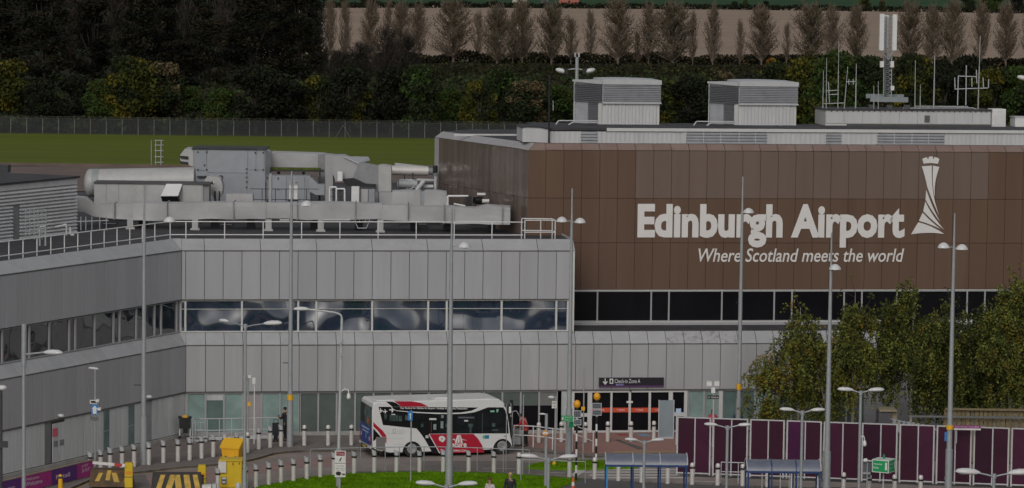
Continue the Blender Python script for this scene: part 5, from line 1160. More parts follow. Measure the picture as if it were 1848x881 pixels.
# ------------------------------------------------------------------ birches by the building
lfb=[leafmat('birch_leaf',(.15,.165,.035),.35,.8),leafmat('birch_leaf_olive',(.11,.115,.02),.35,.8),leafmat('birch_leaf_yellow',(.19,.13,.015),.3,.8),leafmat('birch_leaf_dark',(.05,.068,.015),.3,.8)]
def birch(x,yt,hw,Y,lab,seed,mixw,strands=300,droop=(.8,2.4),lean=0.0,low=.10):
    rnd=random.Random(seed); base=DY(x,700,Y); base.z=0; h=zat(x,yt,Y); R=hw*Y/FPX
    vs=[];fs=[];mi=[];segs=[]
    top=Vector((lean,0,h*.97)); segs.append((Vector((0,0,0)),Vector((lean*.4,0,h*.45)),.09,.06)); segs.append((Vector((lean*.4,0,h*.45)),top,.06,.01))
    # several upright leaders make the top ragged
    lead=[(Vector((0,0,h*.3)),top)]
    for k in range(7):
        a=rnd.uniform(0,6.28); rr=R*rnd.uniform(.25,.8); zz=h*rnd.uniform(.72,.96)*(1-.16*(rr/R)); q=Vector((rr*math.cos(a),rr*math.sin(a)*.7,zz)); s_=Vector((0,0,h*rnd.uniform(.15,.45))); m_=s_.lerp(q,.5)+Vector((0,0,-.15*h*rnd.random())); segs.append((s_,m_,.035,.022)); segs.append((m_,q,.022,.008)); lead.append((m_,q))
    # clump field: where a cell is empty, the wall shows through
    for k in range(int(strands*1.75)):
        a_,b_=rnd.choice(lead); t=rnd.random()**.8
        c=a_.lerp(b_,t); spread=R*.42*(1-.62*t)+.12
        p=c+Vector((rnd.gauss(0,spread),rnd.gauss(0,spread*.8),rnd.gauss(0,.45))); 
        if noise.noise(Vector((p.x*.9+seed*7,p.y*.5,p.z*.8)))<-.10: continue
        if abs(p.x)>R*1.12: continue
        L=rnd.uniform(*droop)*(.25+.40*(1-t)); L=min(L,max(.3,p.z-low*h))
        if rnd.random()<.35: segs.append((c,p,.014,.009))
        w_=rnd.choices(range(4),mixw)[0]
        bend=Vector((rnd.gauss(0,.10),rnd.gauss(0,.10),0)); n=int(L/.06)
        for j in range(n):
            u=j/n; q=p+bend*u*2-Vector((0,0,L*u))
            leafquad(vs,fs,q+Vector((rnd.gauss(0,.05),rnd.gauss(0,.05),rnd.gauss(0,.03))),rnd.uniform(.10,.18),rnd); mi.append(w_)
            if rnd.random()<.6: leafquad(vs,fs,q+Vector((rnd.gauss(0,.09),rnd.gauss(0,.09),rnd.gauss(0,.05))),rnd.uniform(.10,.17),rnd); mi.append(w_)
        segs.append((p,p+bend*2-Vector((0,0,L)),.008,.004))
    e=empty('birch_tree',base,lab,'tree','weeping trees along the terminal wall')
    inst(mesh('crown',vs,fs,lfb,mi),'crown',e)
    mb=MB()
    for a_,b_,r0,r1 in segs: mb.cyl(a_,b_,r0,r1,n=6 if r0>.03 else 3,caps=False)
    mi_=[]
    for a_,b_,r0,r1 in segs: mi_+=[0 if r0>.03 else 1]*(6 if r0>.03 else 3)
    me=bpy.data.meshes.new('trunk'); me.from_pydata(mb.v,[],mb.f); me.materials.append(barkw); me.materials.append(barkd); me.polygons.foreach_set('material_index',mi_); inst(me,'trunk',e)
    return e
birch(1385,652,40,166.5,'small weeping yellow-green tree nearest the entrance with an orange patch',1,[5,2,1.6,1],640,(.8,1.9),low=.03)
birch(1442,546,52,168,'loose see-through birch with a thin crown in front of the grey wall',2,[3,3,.8,1],760,(.8,2.2),low=.2)
birch(1540,518,44,166,'airy birch with brownish leaves low down behind the double street lamp',3,[3,4,.5,2],1050,(.8,2.4),low=.12)
birch(1490,592,34,167,'slim birch between the airy birch and the see-through one',9,[3,3,.7,2],520,(.8,2.0),low=.15)
birch(1645,512,56,167,'big dense dark birch with a ragged flat top',4,[3,2,.2,4],2000,(.9,2.6),low=.1)
birch(1712,545,46,168,'dark green birch crowding the big dense one',5,[2,2,.2,5],1500,(.9,2.6),low=.08)
birch(1780,556,50,169,'deep green birch beside the wooden fence gap',6,[2,1,.2,5],1500,(.9,2.6),low=.1)
birch(1825,492,56,165.5,'tallest bright green birch drooping over the wooden fence',7,[4,2,.5,2],1800,(.9,2.4),low=.12)
birch(1905,500,60,166,'green birch past the tallest one',8,[4,2,.5,2],800,(.9,2.4),low=.12)
# ------------------------------------------------------------------ bollards
bk=mat('band_black',(.014,.014,.015),.4)
def bollard_proto(slant):
    e=empty('bollard',(0,0,0)); r=.105
    mb=MB(); mb.cyl((0,0,0),(0,0,.78),r,n=16); mb.build('shaft',steel,e)
    mb=MB(); mb.cyl((0,0,.775),(0,0,.855),r+.022,n=16); mb.build('band',bk,e)
    mb=MB()
    if slant:
        n=16; vs=[];
        for z0 in (0,1):
            for k in range(n):
                t=2*math.pi*k/n; x,y=math.cos(t),math.sin(t); rr=r*(1.0 if z0==0 else 1.12)
                vs.append((rr*x-(.03 if z0 else 0),rr*y,.855 if z0==0 else 1.07-.05*x-.0*y))
        mb.add(vs,[(k,(k+1)%n,(k+1)%n+n,k+n) for k in range(n)],0,True); mb.add(vs[n:],[tuple(range(n))])
    else:
        mb.lathe((0,0,.855),[(r,0),(r*1.05,.04),(r*1.02,.12),(r*.7,.18),(0,.2)],n=16)
    mb.build('cap',galv_l if slant else steel,e)
    mb=MB(); mb.lathe((0,0,0),[(r+.09,.0),(r+.09,.008),(r,.012)],n=16); mb.build('base_ring',asph_d,e)
    return e
back=[(162.7,857,1),(181.4,853,1),(198.5,849.5,1),(220.2,846,1),(241.8,842.5,1),(268.5,839,1),(294.8,835.6,1),(321,833,1),(342.2,830.6,1),(363.6,827.4,1),(384.7,824.7,1),(405.3,822.2,1),(426.8,820,1),(446.4,817.7,0),(466.9,811,1),(487.5,807.9,1),(507,805.8,1),(549,804.2,0),(592,804.2,0),(634,803.8,0),(676,802,0),(972,799,0),(1013,798,0),(1056,798.5,0),(1096.5,797.2,0),(1138.4,797,0),(1179.8,796.3,0)]
frontb=[(338+55,887,1),(443,882,1),(462,880,1),(485,876.5,1),(507,872,1),(529.6,869.5,1),(553.6,865.8,1),(577.9,862,1),(602.5,857.8,1),(639,855,1),(675.4,853.5,1),(715.4,853.4,1),(757,853.8,1),(799.7,852.5,1),(845.6,853.4,1),(891,854.7,1),(936.3,856,0),(1027.5,861.3,1),(1073,864.8,0),(1116,868,1),(1158,871,1),(1205,873,1),(1249,874.8,0),(1295,876,0),(1340,877,0),(1384.5,879,1),(1430,884,0),(1476,887,1),(1522,893,0),(1568,897,0),(1614,897,0),(1661,898,0),(1708,899,0)]
PB_=bollard_proto(True); PD_=bollard_proto(False); used_={True:False,False:False}
def put(px,py,sl,label,group):
    pr=PB_ if sl else PD_
    e=pr if not used_[bool(sl)] else copytree(pr); used_[bool(sl)]=True
    e.location=G(px,py,.0); e.rotation_euler=(0,0,random.uniform(-.4,.4)); tag(e,label,'bollard',group)
for i,(x,y,s_) in enumerate(back):
    if i<21: l=f'{"slant-capped" if s_ else "round-capped"} steel bollard on the terminal pavement, {ORD[i]} from the purple banner towards the bus'
    else: l=f'round-capped steel bollard on the red paving, {ORD[i-21]} from the bus towards the grey board'
    put(x,y,s_,l,'bollards on the terminal pavement')
for i,(x,y,s_) in enumerate(frontb):
    put(x,y,s_,f'{"slant-capped" if s_ else "round-capped"} steel bollard across the road from the terminal, {ORD[i]} from the yellow cabinet','bollards across the road')
# ------------------------------------------------------------------ lamp posts
def cobra(e,tip,dirx,L,name='lamp_head',dy=0.0,up=.06,flat=True):
    """long flat luminaire whose inner end sits at tip"""
    n=10; m_=8; vs=[]; prof=[(0,.04,.045),(.08,.06,.08),(.2,.11,.12),(.45,.145,.145),(.75,.15,.13),(.92,.11,.09),(1,.03,.03)]
    ux=Vector((dirx,dy,up)).normalized(); uy=Vector((-ux.y,ux.x,0)).normalized(); uz=ux.cross(uy); uz=uz if uz.z>0 else -uz
    k=L/.75
    for (t,w_,h_) in prof:
        for j in range(n):
            a=2*math.pi*j/n; c,s_=math.cos(a),math.sin(a); vs.append(tip+ux*(t*L)+uy*(w_*k*c)+uz*((h_*.9 if s_>0 else h_*.45)*k*s_))
    mb=MB(); mb.add(vs,[(i*n+j,i*n+(j+1)%n,(i+1)*n+(j+1)%n,(i+1)*n+j) for i in range(len(prof)-1) for j in range(n)],0,True); mb.add(vs[-n:],[tuple(range(n))],0); mb.add(vs[:n],[tuple(reversed(range(n)))],0)
    h=mb.build(name,lampw,e)
    mb=MB(); c=tip+ux*(L*.6)-uz*(.05*k); mb.ell(c,(L*.28,.10*k,.02*k),n=10,m=5); mb.build('lens',mat('lamp_lens',(.45,.46,.46),.15),h)
def lamp_double(px,py,armL,headL,label,zt=8.0,pxL=None,pxR=None,pw=.06,baseY=None,skew=0.0):
    D_=(CAMZ-zt)*FPX/(py+60-ROLL*(px-924)) if baseY is None else baseY
    t=DY(px,py,D_); base=Vector((t.x,t.y,0)); e=empty('street_lamp',base,label,'street lamp','double-headed street lamps')
    mb=MB(); mb.cyl(base,base+Z*1.4,pw*1.5,n=12); mb.build('base_section',galv,e)
    mb=MB(); mb.cyl(base+Z*1.4,t,pw,pw*.9,n=12); mb.build('pole',galv,e)
    mb=MB(); mb.cyl(t-Z*.12,t+Z*.03,pw*1.35,n=12); mb.build('spigot',galv,e)
    for s_ in (-1,1):
        mb=MB(); a=t-Z*.06; b=t+Vector((s_*armL*.5,s_*skew*armL*.5,.0)); c=t+Vector((s_*armL,s_*skew*armL,.05)); mb.tube([a,b,c],.028,8); mb.build('arm',galv,e)
        cobra(e,c-Vector((s_*.04,0,0)),s_,headL,dy=s_*skew)
    return e
lamp_double(1553.5,707,.33,.62,'double-headed lamp before the airy birch, camera on its pole above the green cube')
lamp_double(1448,743,.36,.55,'double-headed lamp rising behind the second shelter roof',zt=7.4)
lamp_double(1313,770,.42,.50,'double-headed lamp in front of the hoarding between the two shelters',zt=7.2)
lamp_double(1163,797,.30,.46,'double-headed lamp standing before the first blue shelter',zt=7.0)
lamp_double(990,828,.42,.62,'double-headed lamp at the pointed end of the lawn',zt=7.2)
lamp_double(806,877,.42,.62,'double-headed lamp at the picture foot on the lawn beside the bus pole',zt=7.6)
lamp_double(1794,857,.50,.80,'largest and nearest double-headed lamp before the purple hoarding',zt=8.0)
def e_lamp(label): pass
# lamp with two unequal-looking heads beside the yellow cabinet
t=DY(443,587,150); base=Vector((t.x,150,0)); e=empty('street_lamp',base,'double-headed lamp beside the yellow cabinet with heads at different angles','street lamp','double-headed street lamps')
mb=MB(); mb.cyl(base,base+Z*1.2,.11,n=12); mb.build('base_section',galv,e); mb=MB(); mb.cyl(base+Z*1.2,t,.075,.06,n=12); mb.build('pole',galv,e); mb=MB(); mb.cyl(t-Z*.15,t+Z*.05,.09,n=12); mb.build('spigot',galv,e)
for s_,q in ((-1,DY(412,580.5,151.5)),(1,DY(476,584.5,149.5))):
    mb=MB(); mb.tube([t-Z*.08,t.lerp(q,.4)-Z*.03,q],.03,8); mb.build('arm',galv,e); cobra(e,q,s_,.55 if s_<0 else .85,dy=.8 if s_<0 else -.15)
# curved single lamp with dome camera
t=DY(617,575,153); base=Vector((t.x-.1,153,0)); e=empty('street_lamp',base,'single lamp with one long curved arm over the ribbon window, dome camera halfway up','street lamp')
mb=MB(); mb.cyl(base,base+Z*1.6,.11,n=12); mb.build('base_section',galv,e); mb=MB(); mb.cyl(base+Z*1.6,t,.075,.06,n=12); mb.build('pole',galv_l,e)
mb=MB(); mb.tube([t,DY(616,570,153),DY(612,566.5,153),DY(603,564,153),DY(580,561,153),DY(556,558.5,153)],.045,8); mb.build('arm',galv_l,e); cobra(e,DY(558,558.5,153),-1,.72,up=.0)
mb=MB(); b=DY(617,706,152.8); mb.tube([b,b+Vector((.15,-.05,.12)),b+Vector((.3,-.05,.05)),b+Vector((.32,-.05,-.1))],.03,6); mb.build('camera_arm',white,e); mb=MB(); mb.cyl(b+Vector((.32,-.05,-.1)),b+Vector((.32,-.05,-.28)),.07,.10,n=12); mb.ell(b+Vector((.32,-.05,-.28)),(.1,.1,.1)); mb.build('dome_camera',white,e)
for dz in (0,.62):
    mb=MB(); c=DY(617.5,640-dz*35,152.85); mb.box(c,(.16,.16,.10)); mb.build('pole_bracket',galv,e)
# single lamp at the wing
t=DY(43,640,137.5); base=Vector((t.x,t.y,0)); e=empty('street_lamp',base,'single-headed lamp in front of the wing windows with a stub pole top','street lamp')
mb=MB(); mb.cyl(base,base+Z*1.3,.12,n=12); mb.build('base_section',galv,e); mb=MB(); mb.cyl(base+Z*1.3,t+Z*.2,.085,.07,n=12); mb.build('pole',galv,e); mb=MB(); q=DY(80,636,137.2); mb.cyl(DY(43,640,137.5),q,.04,n=8); mb.build('arm',galv,e); cobra(e,DY(79,636.5,137.2),1,.85,dy=-.3,up=.02); mb=MB(); mb.cyl(DY(43,660,137.5),DY(43.5,585,137.5),.11,n=10); mb.build('sleeve',galv,e)
t=DY(2,700,140); base=Vector((t.x,t.y,0)); e=empty('street_lamp',base,'lamp on a dark pole at the wing with an old sign plate','street lamp')
mb=MB(); mb.cyl(base,t,.06,n=10); mb.build('pole',brack,e); mb=MB(); mb.ell(t+Vector((.05,0,.0)),(.2,.15,.12)); mb.build('lamp_head',lampw,e); mb=MB(); mb.box(DY(7,802,139.8),(.35,.03,.28)); mb.build('sign_plate',brack,e)
# ------------------------------------------------------------------ tall mast poles with dome lamps
def mast(xb,yb,xt,yt,ya,heads,label,rb=.115,rm_=.085,brk=None,tagy=None,Yo=None):
    base=G(xb,yb); D_=base.y; e=empty('tall_mast',base,label,'mast','tall thin masts in front of the terminal')
    top=DY(xt,yt,D_); top.x=base.x+(top.x-base.x)*.3; k=DY(xt,ya,D_).z
    zs=min(2.3,k*.3); mb=MB(); mb.cyl(base,base+Z*zs,rb*1.3,n=14); mb.build('base_section',galv,e)
    mb=MB(); mid=Vector((base.x,base.y,k)); mb.cyl(base+Z*zs,mid,rb,rm_*.8,n=14); mb.build('pole',galv,e)
    mb=MB(); mb.cyl(mid,Vector((base.x,base.y,top.z)),rm_*.62,rm_*.4,n=8); mb.build('upper_pole',galv,e)
    for hx,hy in heads:
        c=DY(hx,hy,D_); mb=MB(); mb.cyl(Vector((base.x,base.y,c.z-.02)),c-Z*.02,.025,n=6); mb.build('arm',galv,e)
        mb=MB(); mb.lathe(c-Z*.02,[(.28,-.04),(.27,.02),(.20,.12),(.10,.19),(0,.21)],n=16); mb.build('dome_lamp',lampw,e)
        mb=MB(); mb.lathe(c-Z*.06,[(0,-.05),(.12,-.04),(.22,0),(.26,.02)],n=16); mb.build('lamp_bowl',mat('lamp_bowl',(.5,.5,.5),.2),e)
    if brk: 
        for bxx,by in brk: mb=MB(); c=DY(bxx,by,D_); mb.cyl(Vector((base.x,base.y,c.z)),c,.025,n=6); mb.build('bracket',brack,e)
    if tagy:
        for ty,h_ in tagy: mb=MB(); c=DY(xb,ty,D_); mb.cyl(Vector((base.x,base.y,c.z-h_/2)),Vector((base.x,base.y,c.z+h_/2)),rb*1.28,n=12); mb.build('yellow_band',mat('yellow_tag',(.72,.40,.02),.5),e)
    return e
mast(259,838,265,333,398,[(306,398)],'tall mast with one dome lamp in front of the wing, nearest the plant house',rb=.13,brk=[(242,695),(247,575)])
mast(523,806,528,309,369,[(553,369)],'tall mast with yellow band by the man in black, one dome lamp',rb=.125,brk=[(511,655),(513,541)],tagy=[(717,.28)])
mast(810,897,818,376,443,[(838,444)],'tall mast rising from the lawn in front of the bus with one dome lamp',rb=.135)
mast(1026,820,1031,340,399,[(1014,398),(1047,400)],'tall mast with two dome lamps at the corner where grey meets brown',rb=.125)
mast(1332,800,1338.5,319,380,[(1351,382)],'tall mast with yellow box behind the hoarding crossing the big lettering',rb=.115,tagy=[(698,.3)],brk=[(1329,546)])
mast(1491,905,1498,420,483,[(1507,484)],'tall mast nearest the second shelter with one dome lamp at the tagline',rb=.13)
mast(1711,900,1721,385,446,[(1703,445),(1736,448)],'tall mast with two dome lamps before the dense birches, blue tag on its side',rb=.13,tagy=[(771,.2)])
# thin poles
def thinpole(name,x,yb,yt,r,label,cat='pole',mt=None,grp=None):
    b=G(x,yb); t=DY(x,yt,b.y); e=empty(name,b,label,cat,grp); mb=MB(); mb.cyl(b,(b.x,b.y,t.z),r,n=10); mb.build('pole',mt or galv,e); return e,b,t
def plate(e,b,x0,y0,x1,y1,mt,out=.12,t=.02,name='sign_plate',ang=0.0):
    D_=b.y-out; p=DY(x0,y1,D_); q=DY(x1,y1,D_); r=DY(x0,y0,D_); mb=MB(); mb.obox((p.x,D_,p.z),(q.x-p.x,ang*(q.x-p.x),0),(0,t,0),(0,0,r.z-p.z)); return mb.build(name,mt,e)
signb=mat('sign_blue_bright',(.03,.20,.52),.5); signw=mat('sign_white',(.68,.67,.64),.5); signr=mat('sign_maroon',(.26,.03,.05),.5); signg=mat('sign_green',(.01,.32,.10),.5); grit=mat('grit_yellow',(.80,.42,.01),.5,var=.07,scale=3)
def pts(e,name,D_,poly,mt,t=.006):
    mb=MB(); mb.prism([DY(x,y,D_) for x,y in poly],(0,t,0)); o=mb.build(name,mt,e); tri_fill(o); return o
def txt(e,s,x0,y0,x1,y1,D_,mt,bold=.0,name='lettering'):
    p=DY(x0,y1,D_); q=DY(x1,y1,D_); r=DY(x0,y0,D_); mb=MB(); text_on(mb,s,(p.x,D_,p.z),Vector((1,0,0)),Z,q.x-p.x,r.z-p.z,Vector((0,-1,0)),out=0.0,bold=bold); return mb.build(name,mt,e)
# blue arrow sign pole near the banner
e,b,t=thinpole('sign_pole',171.5,842,663,.045,'grey pole with blue arrow sign and twin cameras before the wing door','sign pole')
cobra(e,DY(178,666.5,b.y),-1,.5,up=.1); plate(e,b,164.5,730,177,748,signb); o=pts(e,'arrow',b.y-.13,[(167.5,747),(167.5,738),(165.5,738),(171,732),(176,738),(174,738),(174,747)],white)
plate(e,b,162,722,175.5,729,signw); plate(e,b,164,723.5,173.5,727.5,bk,out=.13); plate(e,b,163,752,178,758.5,mat('sign_slate',(.14,.15,.15),.5))
for x,y in ((176,723),(179.5,738)): mb=MB(); mb.box(DY(x,y,b.y-.1),(.16,.3,.12)); mb.build('camera',white,e)
# pair of thin poles by the trolley bay
e,b,t=thinpole('camera_pole',447,817,679,.05,'thin grey camera pole behind the yellow grit bin','camera pole')
for dx in (-.12,.1): mb=MB(); mb.box(t+Vector((dx,-.1,0)),(.14,.3,.12)); mb.build('camera',white,e)
mb=MB(); mb.box(DY(450,729,b.y-.08),(.14,.06,.22)); mb.build('yellow_tag',MATS['yellow_tag'],e)
e,b,t=thinpole('camera_pole',458.5,801,687,.028,'slim white-topped camera pole at the trolley bay','camera pole',mt=white)
mb=MB(); mb.box(t,(.16,.2,.3)); mb.build('camera',white,e)
# white info sign with maroon head in front of the lawn
e,b,t=thinpole('parking_sign',612.5,905,810,.07,'white notice board with maroon heading and black car symbols on the lawn edge','sign')
D_=b.y-.14; o=plate(e,b,604,813.5,623.5,861,signw,out=.12); plate(e,b,607,815,622,822.5,signr,out=.13,name='heading'); txt(e,'T-drop',609,817.5,620.5,821,D_,white); pts(e,'arrow',D_,[(612,832),(615.5,825.5),(616.7,826.5),(614,832),(614,833.5),(612,831)],bk); plate(e,b,604.5,835.6,623.5,836.4,bk,out=.13,name='rule')
txt(e,'Coach Bay',607,839.5,621,842.5,D_,MATS['sign_slate']); txt(e,'Please drive on',606,844,622,846.5,D_,MATS['sign_slate']); txt(e,'Buses only',607.5,848,621,850.3,D_,MATS['sign_slate'])
pts(e,'coach_symbol',D_,[(606,853),(609,851),(614,851.5),(616,854),(613,858.5),(607,857.5)],bk); pts(e,'arrow',D_,[(616.5,855),(620,855.4),(620,853.6),(623,856.5),(620,858.6),(620,857),(616.5,856.5)],bk)
# blue signs
e,b,t=thinpole('arrow_sign',741,870,741,.035,'small blue arrow sign on a thin post in front of the bus side','sign'); plate(e,b,736,742,744.5,759,signb); pts(e,'arrow',b.y-.13,[(739.6,757),(739.6,749),(738.2,749),(740.4,745),(742.6,749),(741.2,749),(741.2,757)],white)
e,b,t=thinpole('litter_sign_post',805.5,880,806,.03,'small blue tag sign low on the bus-side mast','sign'); plate(e,b,803,808,808,824,signb)
e,b,t=thinpole('sign_pole',943,856,712,.03,'thin grey pole in front of the bus nose','pole')
e,b,t=thinpole('sign_pole',913,850,730,.022,'second thinner pole crossing the bus nose','pole')
e,b,t=thinpole('blue_tag_sign',1707.5,899,790,.02,'small blue plate fixed on the mast before the dense birches','sign'); plate(e,b,1704.5,780,1710,796,signb)
# low floodlight posts near the bus nose
e,b,t=thinpole('low_lamp_post',984.5,878,747,.075,'leaning-topped low lamp post with orange beacon beside the pedestrian railing','lamp post',mt=galv)
cobra(e,DY(986,748,b.y),-1,.34,up=.05); mb=MB(); mb.lathe(DY(984,782,b.y)-Z*.1,[(.12,0),(.13,.1),(.08,.22),(0,.26)],n=12); mb.build('orange_beacon',mat('beacon_orange',(.75,.28,.02),.4),e); plate(e,b,980,780,989,784,signw)
e,b,t=thinpole('notice_post',1001.5,838,716,.05,'grey post with two stacked white notices and a small camera','sign post'); plate(e,b,996,724,1004.5,737,signw); txt(e,'NO STOPPING',996.8,726,1003.7,729.5,b.y-.13,bk); txt(e,'24h',998,732,1002.5,735,b.y-.13,bk); mb=MB(); mb.ell(DY(995,717,b.y-.1),(.16,.12,.07)); mb.build('camera',white,e)
# green signs on the corner mast
e,b,t=thinpole('assembly_sign',1021,823,749,.025,'green assembly point arrow sign fixed at the corner mast','sign',mt=galv); 
D_=b.y-.5; plate(e,b,1013,750,1034,760.5,signg,out=.48); txt(e,'Assembly',1019,751.5,1032,755,D_-.02,white); txt(e,'Point 1',1019,756,1028,759,D_-.02,white); pts(e,'arrow',D_-.02,[(1014.2,757.5),(1014.2,753.5),(1017.5,751.7),(1016.4,754.8),(1018,755.2),(1014.8,759)],white)
plate(e,b,1027,762,1036,772,signg,out=.4,ang=.8)
# belisha beacons with solar panels
def belisha(x,yb,yg,panels,label):
    b=G(x,yb); e=empty('belisha_beacon',b,label,'beacon','crossing beacons with solar panels'); zt=DY(x,yg,b.y).z; n=9; h=zt-.25; 
    for k in range(n):
        mb=MB(); mb.cyl(b+Z*(h*k/n),b+Z*(h*(k+1)/n),.05,n=10); mb.build('pole_band',[bk,white][k%2],e)
    mb=MB(); mb.ell((b.x,b.y,zt),(.17,.17,.2),n=16,m=10); mb.build('globe',mat('beacon_amber',(.80,.36,.02),.35),e); mb=MB(); mb.cyl((b.x,b.y,zt-.3),(b.x,b.y,zt-.17),.07,n=10); mb.build('globe_base',bk,e)
    for (x0,y0,x1,y1) in panels:
        D_=b.y-.1; o=plate(e,b,x0,y0,x1,y1,galv_l,out=.12,name='panel_frame'); 
        mb=MB(); nx,ny=4,2
        for i in range(nx):
            for j in range(ny):
                xa=x0+.9+(x1-x0-1.8)*i/nx; xb_=x0+.9+(x1-x0-1.8)*(i+1)/nx-.25; ya=y0+1+(y1-y0-2)*j/ny; yb2=y0+1+(y1-y0-2)*(j+1)/ny-.25
                p=DY(xa,yb2,b.y-.13);q=DY(xb_,yb2,b.y-.13);r=DY(xa,ya,b.y-.13); mb.obox((p.x,p.y,p.z),(q.x-p.x,0,0),(0,.008,0),(0,0,r.z-p.z))
        o2=mb.build('solar_cells',mat('solar_cell',(.10,.115,.14),.25),o); o2['kind']='stuff'
belisha(1039.5,868,729.5,[(1035,741,1049,754),(1035,757,1049,767.5)],'crossing beacon near the corner mast with two solar panels')
belisha(1075.5,845,716,[(1069,727.5,1085.5,738.5),(1069,739.5,1085.5,750)],'taller crossing beacon standing on the red paving')
e,b,t=thinpole('aerial_pole',1052,832,667,.035,'thin dark aerial pole with a yellow tag between the two beacons','pole'); plate(e,b,1049,734,1055.5,741,MATS['yellow_tag'])
e,b,t=thinpole('totem',922,800,722,.09,'black upright totem sign next to the bus front','sign',mt=bk); plate(e,b,919.5,722,925.5,800,bk,out=.1,name='totem_face')
for y in (727,737,747): txt(e,'A',920.8,y,923.2,y+6,b.y-.115,white)
# twin camera pole with black direction sign
e,b,t=thinpole('camera_pole',1286.5,806,692,.05,'pole with twin white cameras and a black direction sign behind the hoarding','camera pole',mt=galv_l)
for s_ in (-1,1): mb=MB(); mb.box(DY(1286.5+s_*7,692,b.y)+Z*0,(.26,.4,.22)); mb.build('camera',white,e)
mb=MB(); mb.box(DY(1287,704,b.y),(.2,.2,.3)); mb.build('junction_box',white,e)
plate(e,b,1276.5,713.5,1297.5,720,bk); txt(e,'Check-in',1283,715,1296.5,718.5,b.y-.13,white); txt(e,'A',1278,715,1280.5,718.5,b.y-.13,white)
# ------------------------------------------------------------------ grey board, plinth box
e=empty('grey_board',G(1202,790),'tall blue-grey blank board leaning beside the entrance doors','board'); b=G(1202,790.5)
plate(e,b,1188.5,722.5,1215,790.5,mat('board_blue_grey',(.235,.28,.31),.5,var=.06),out=0,t=.05,name='board'); 
mb=MB()
for x0,x1 in ((1187.5,1189),(1214.5,1216)): 
    p=DY(x0,792,b.y-.02);q=DY(x1,792,b.y-.02);r=DY(x0,722,b.y-.02); mb.obox((p.x,p.y,p.z),(q.x-p.x,0,0),(0,.08,0),(0,0,r.z-p.z))
p=DY(1187.5,792.5,b.y-.25);q=DY(1216,792.5,b.y-.25); mb.obox((p.x,p.y,.0),(q.x-p.x,0,0),(0,.5,0),(0,0,.06)); mb.build('frame',galv_l,e)
e=empty('ticket_shelf',G(1222,800),'white shelf box with blue label at the end of the hoarding','box'); b=G(1223,803)
plate(e,b,1217,745,1235,751,galv_l,out=0,t=.3,name='shelf'); plate(e,b,1220,738,1229,745,mat('pale_blue',(.42,.55,.72),.5),out=.0,t=.2,name='blue_box'); plate(e,b,1219,751,1221,803,galv_l,out=0,t=.06,name='leg')
# ------------------------------------------------------------------ hoarding
ho=mat('hoarding_purple',(.045,.009,.024),.3,var=.18,scale=.7,dirt=(.06,.016,.034),dirtamt=.5,spec=.35)
hos=[ho,ho,mat('hoarding_plum',(.060,.012,.036),.28,var=.2,scale=.7,spec=.4),mat('hoarding_violet',(.062,.010,.052),.28,var=.2,scale=.7,spec=.4),ho,mat('hoarding_dark',(.034,.008,.022),.25,var=.2,scale=.7,spec=.45),ho]
hpost=mat('hoarding_frame',(.48,.47,.48),.4,var=.06)
y0_=158.0
def HP(px,yt): # depth of hoarding line at px
    return 158.2-2.6*(px-1221)/627
posts=[1221,1286,1353,1419,1486,1555,1623,1690,1757,1825,1893,1960]
he=empty('purple_hoarding',Vector((DY(1500,800,157).x,157,0)),'long purple panelled hoarding with pale frames in front of the birches','hoarding')
for a,b in zip(posts,posts[1:]):
    Ya,Yb=HP(a,0),HP(b,0); A_=DY(a,800,Ya);B2=DY(b,800,Yb); A_.z=0;B2.z=0; u=(B2-A_); L=u.length; u.normalize(); n_=Vector((u.y,-u.x,0)); n_=n_ if n_.y<0 else -n_
    ht=2.80 if a<1400 else 2.80
    fr=MB()
    for s_ in (.0,L/2-.02,L-.16):
        fr_=MB(); w_=.06 if s_==L/2-.02 else .07; fr_.obox(A_+u*s_,u*w_,-n_*.05,Z*ht); fr_.build('frame_post',hpost,he)
    for z_ in (.06,ht-.06): fr_=MB(); fr_.obox(A_+Z*(z_)+n_*.004,u*(L-.09),-n_*.045,Z*.06); fr_.build('frame_rail',hpost,he)
    for s0,s1 in ((.07,L/2-.02),(L/2+.04,L-.16)):
        g=MB(); g.obox(A_+u*s0+Z*.12-n_*.02,u*(s1-s0),-n_*.01,Z*(ht-.18)); g.build('purple_panel',hos[[0,2,0,5,1,0,3,0,2,1,5,0,0,2,1,0,5,0,2,1,0,0][posts.index(a)*2+int(s0>.1)]],he)
# purple strip notice board behind
e=empty('purple_notice',DY(1746,775,160),'long low purple and white notice strip above the hoarding edge','sign'); b=Vector((0,155.5,0))
plate(e,b,1721.5,768,1770,773,mat('magenta',(.28,.03,.20),.5),out=0,t=.05); plate(e,b,1721.5,773,1770,776,signw,out=0,t=.05); txt(e,'Airport Information Centre',1723,769.2,1757,771.8,155.46,white); txt(e,'Exit',1759,769.2,1767,771.8,155.46,white)
plate(e,b,1724,776,1727,800,galv,out=-.1,t=.05,name='post')
# concrete block, ramp rail, wooden fence behind the hoarding
e=empty('concrete_stump',DY(1597,765,165),'dark square concrete pier with a pale cap behind the hoarding','pier')
def bp(name,x0,y0,x1,y1,Y,t,mt,e): 
    p=DY(x0,y1,Y);q=DY(x1,y1,Y);r=DY(x0,y0,Y); mb=MB(); mb.obox((p.x,Y,0 if name!='cap' else p.z),(q.x-p.x,0,0),(0,t,0),(0,0,r.z-(0 if name!='cap' else p.z))); return mb.build(name,mt,e)
bp('pier_body',1585,743,1609,780,164,1,mat('pier_dark',(.085,.08,.09),.8),e); bp('pier_side',1609,744,1618,780,164.2,.8,mat('pier_buff',(.28,.23,.15),.8),e); bp('cap',1587,739.5,1618,743,163.9,1.2,mat('cap_buff',(.27,.23,.15),.8),e)
e=empty('ramp_railing',DY(1650,775,162),'sloping grey slatted ramp rail between the dark pier and the mast','railing')
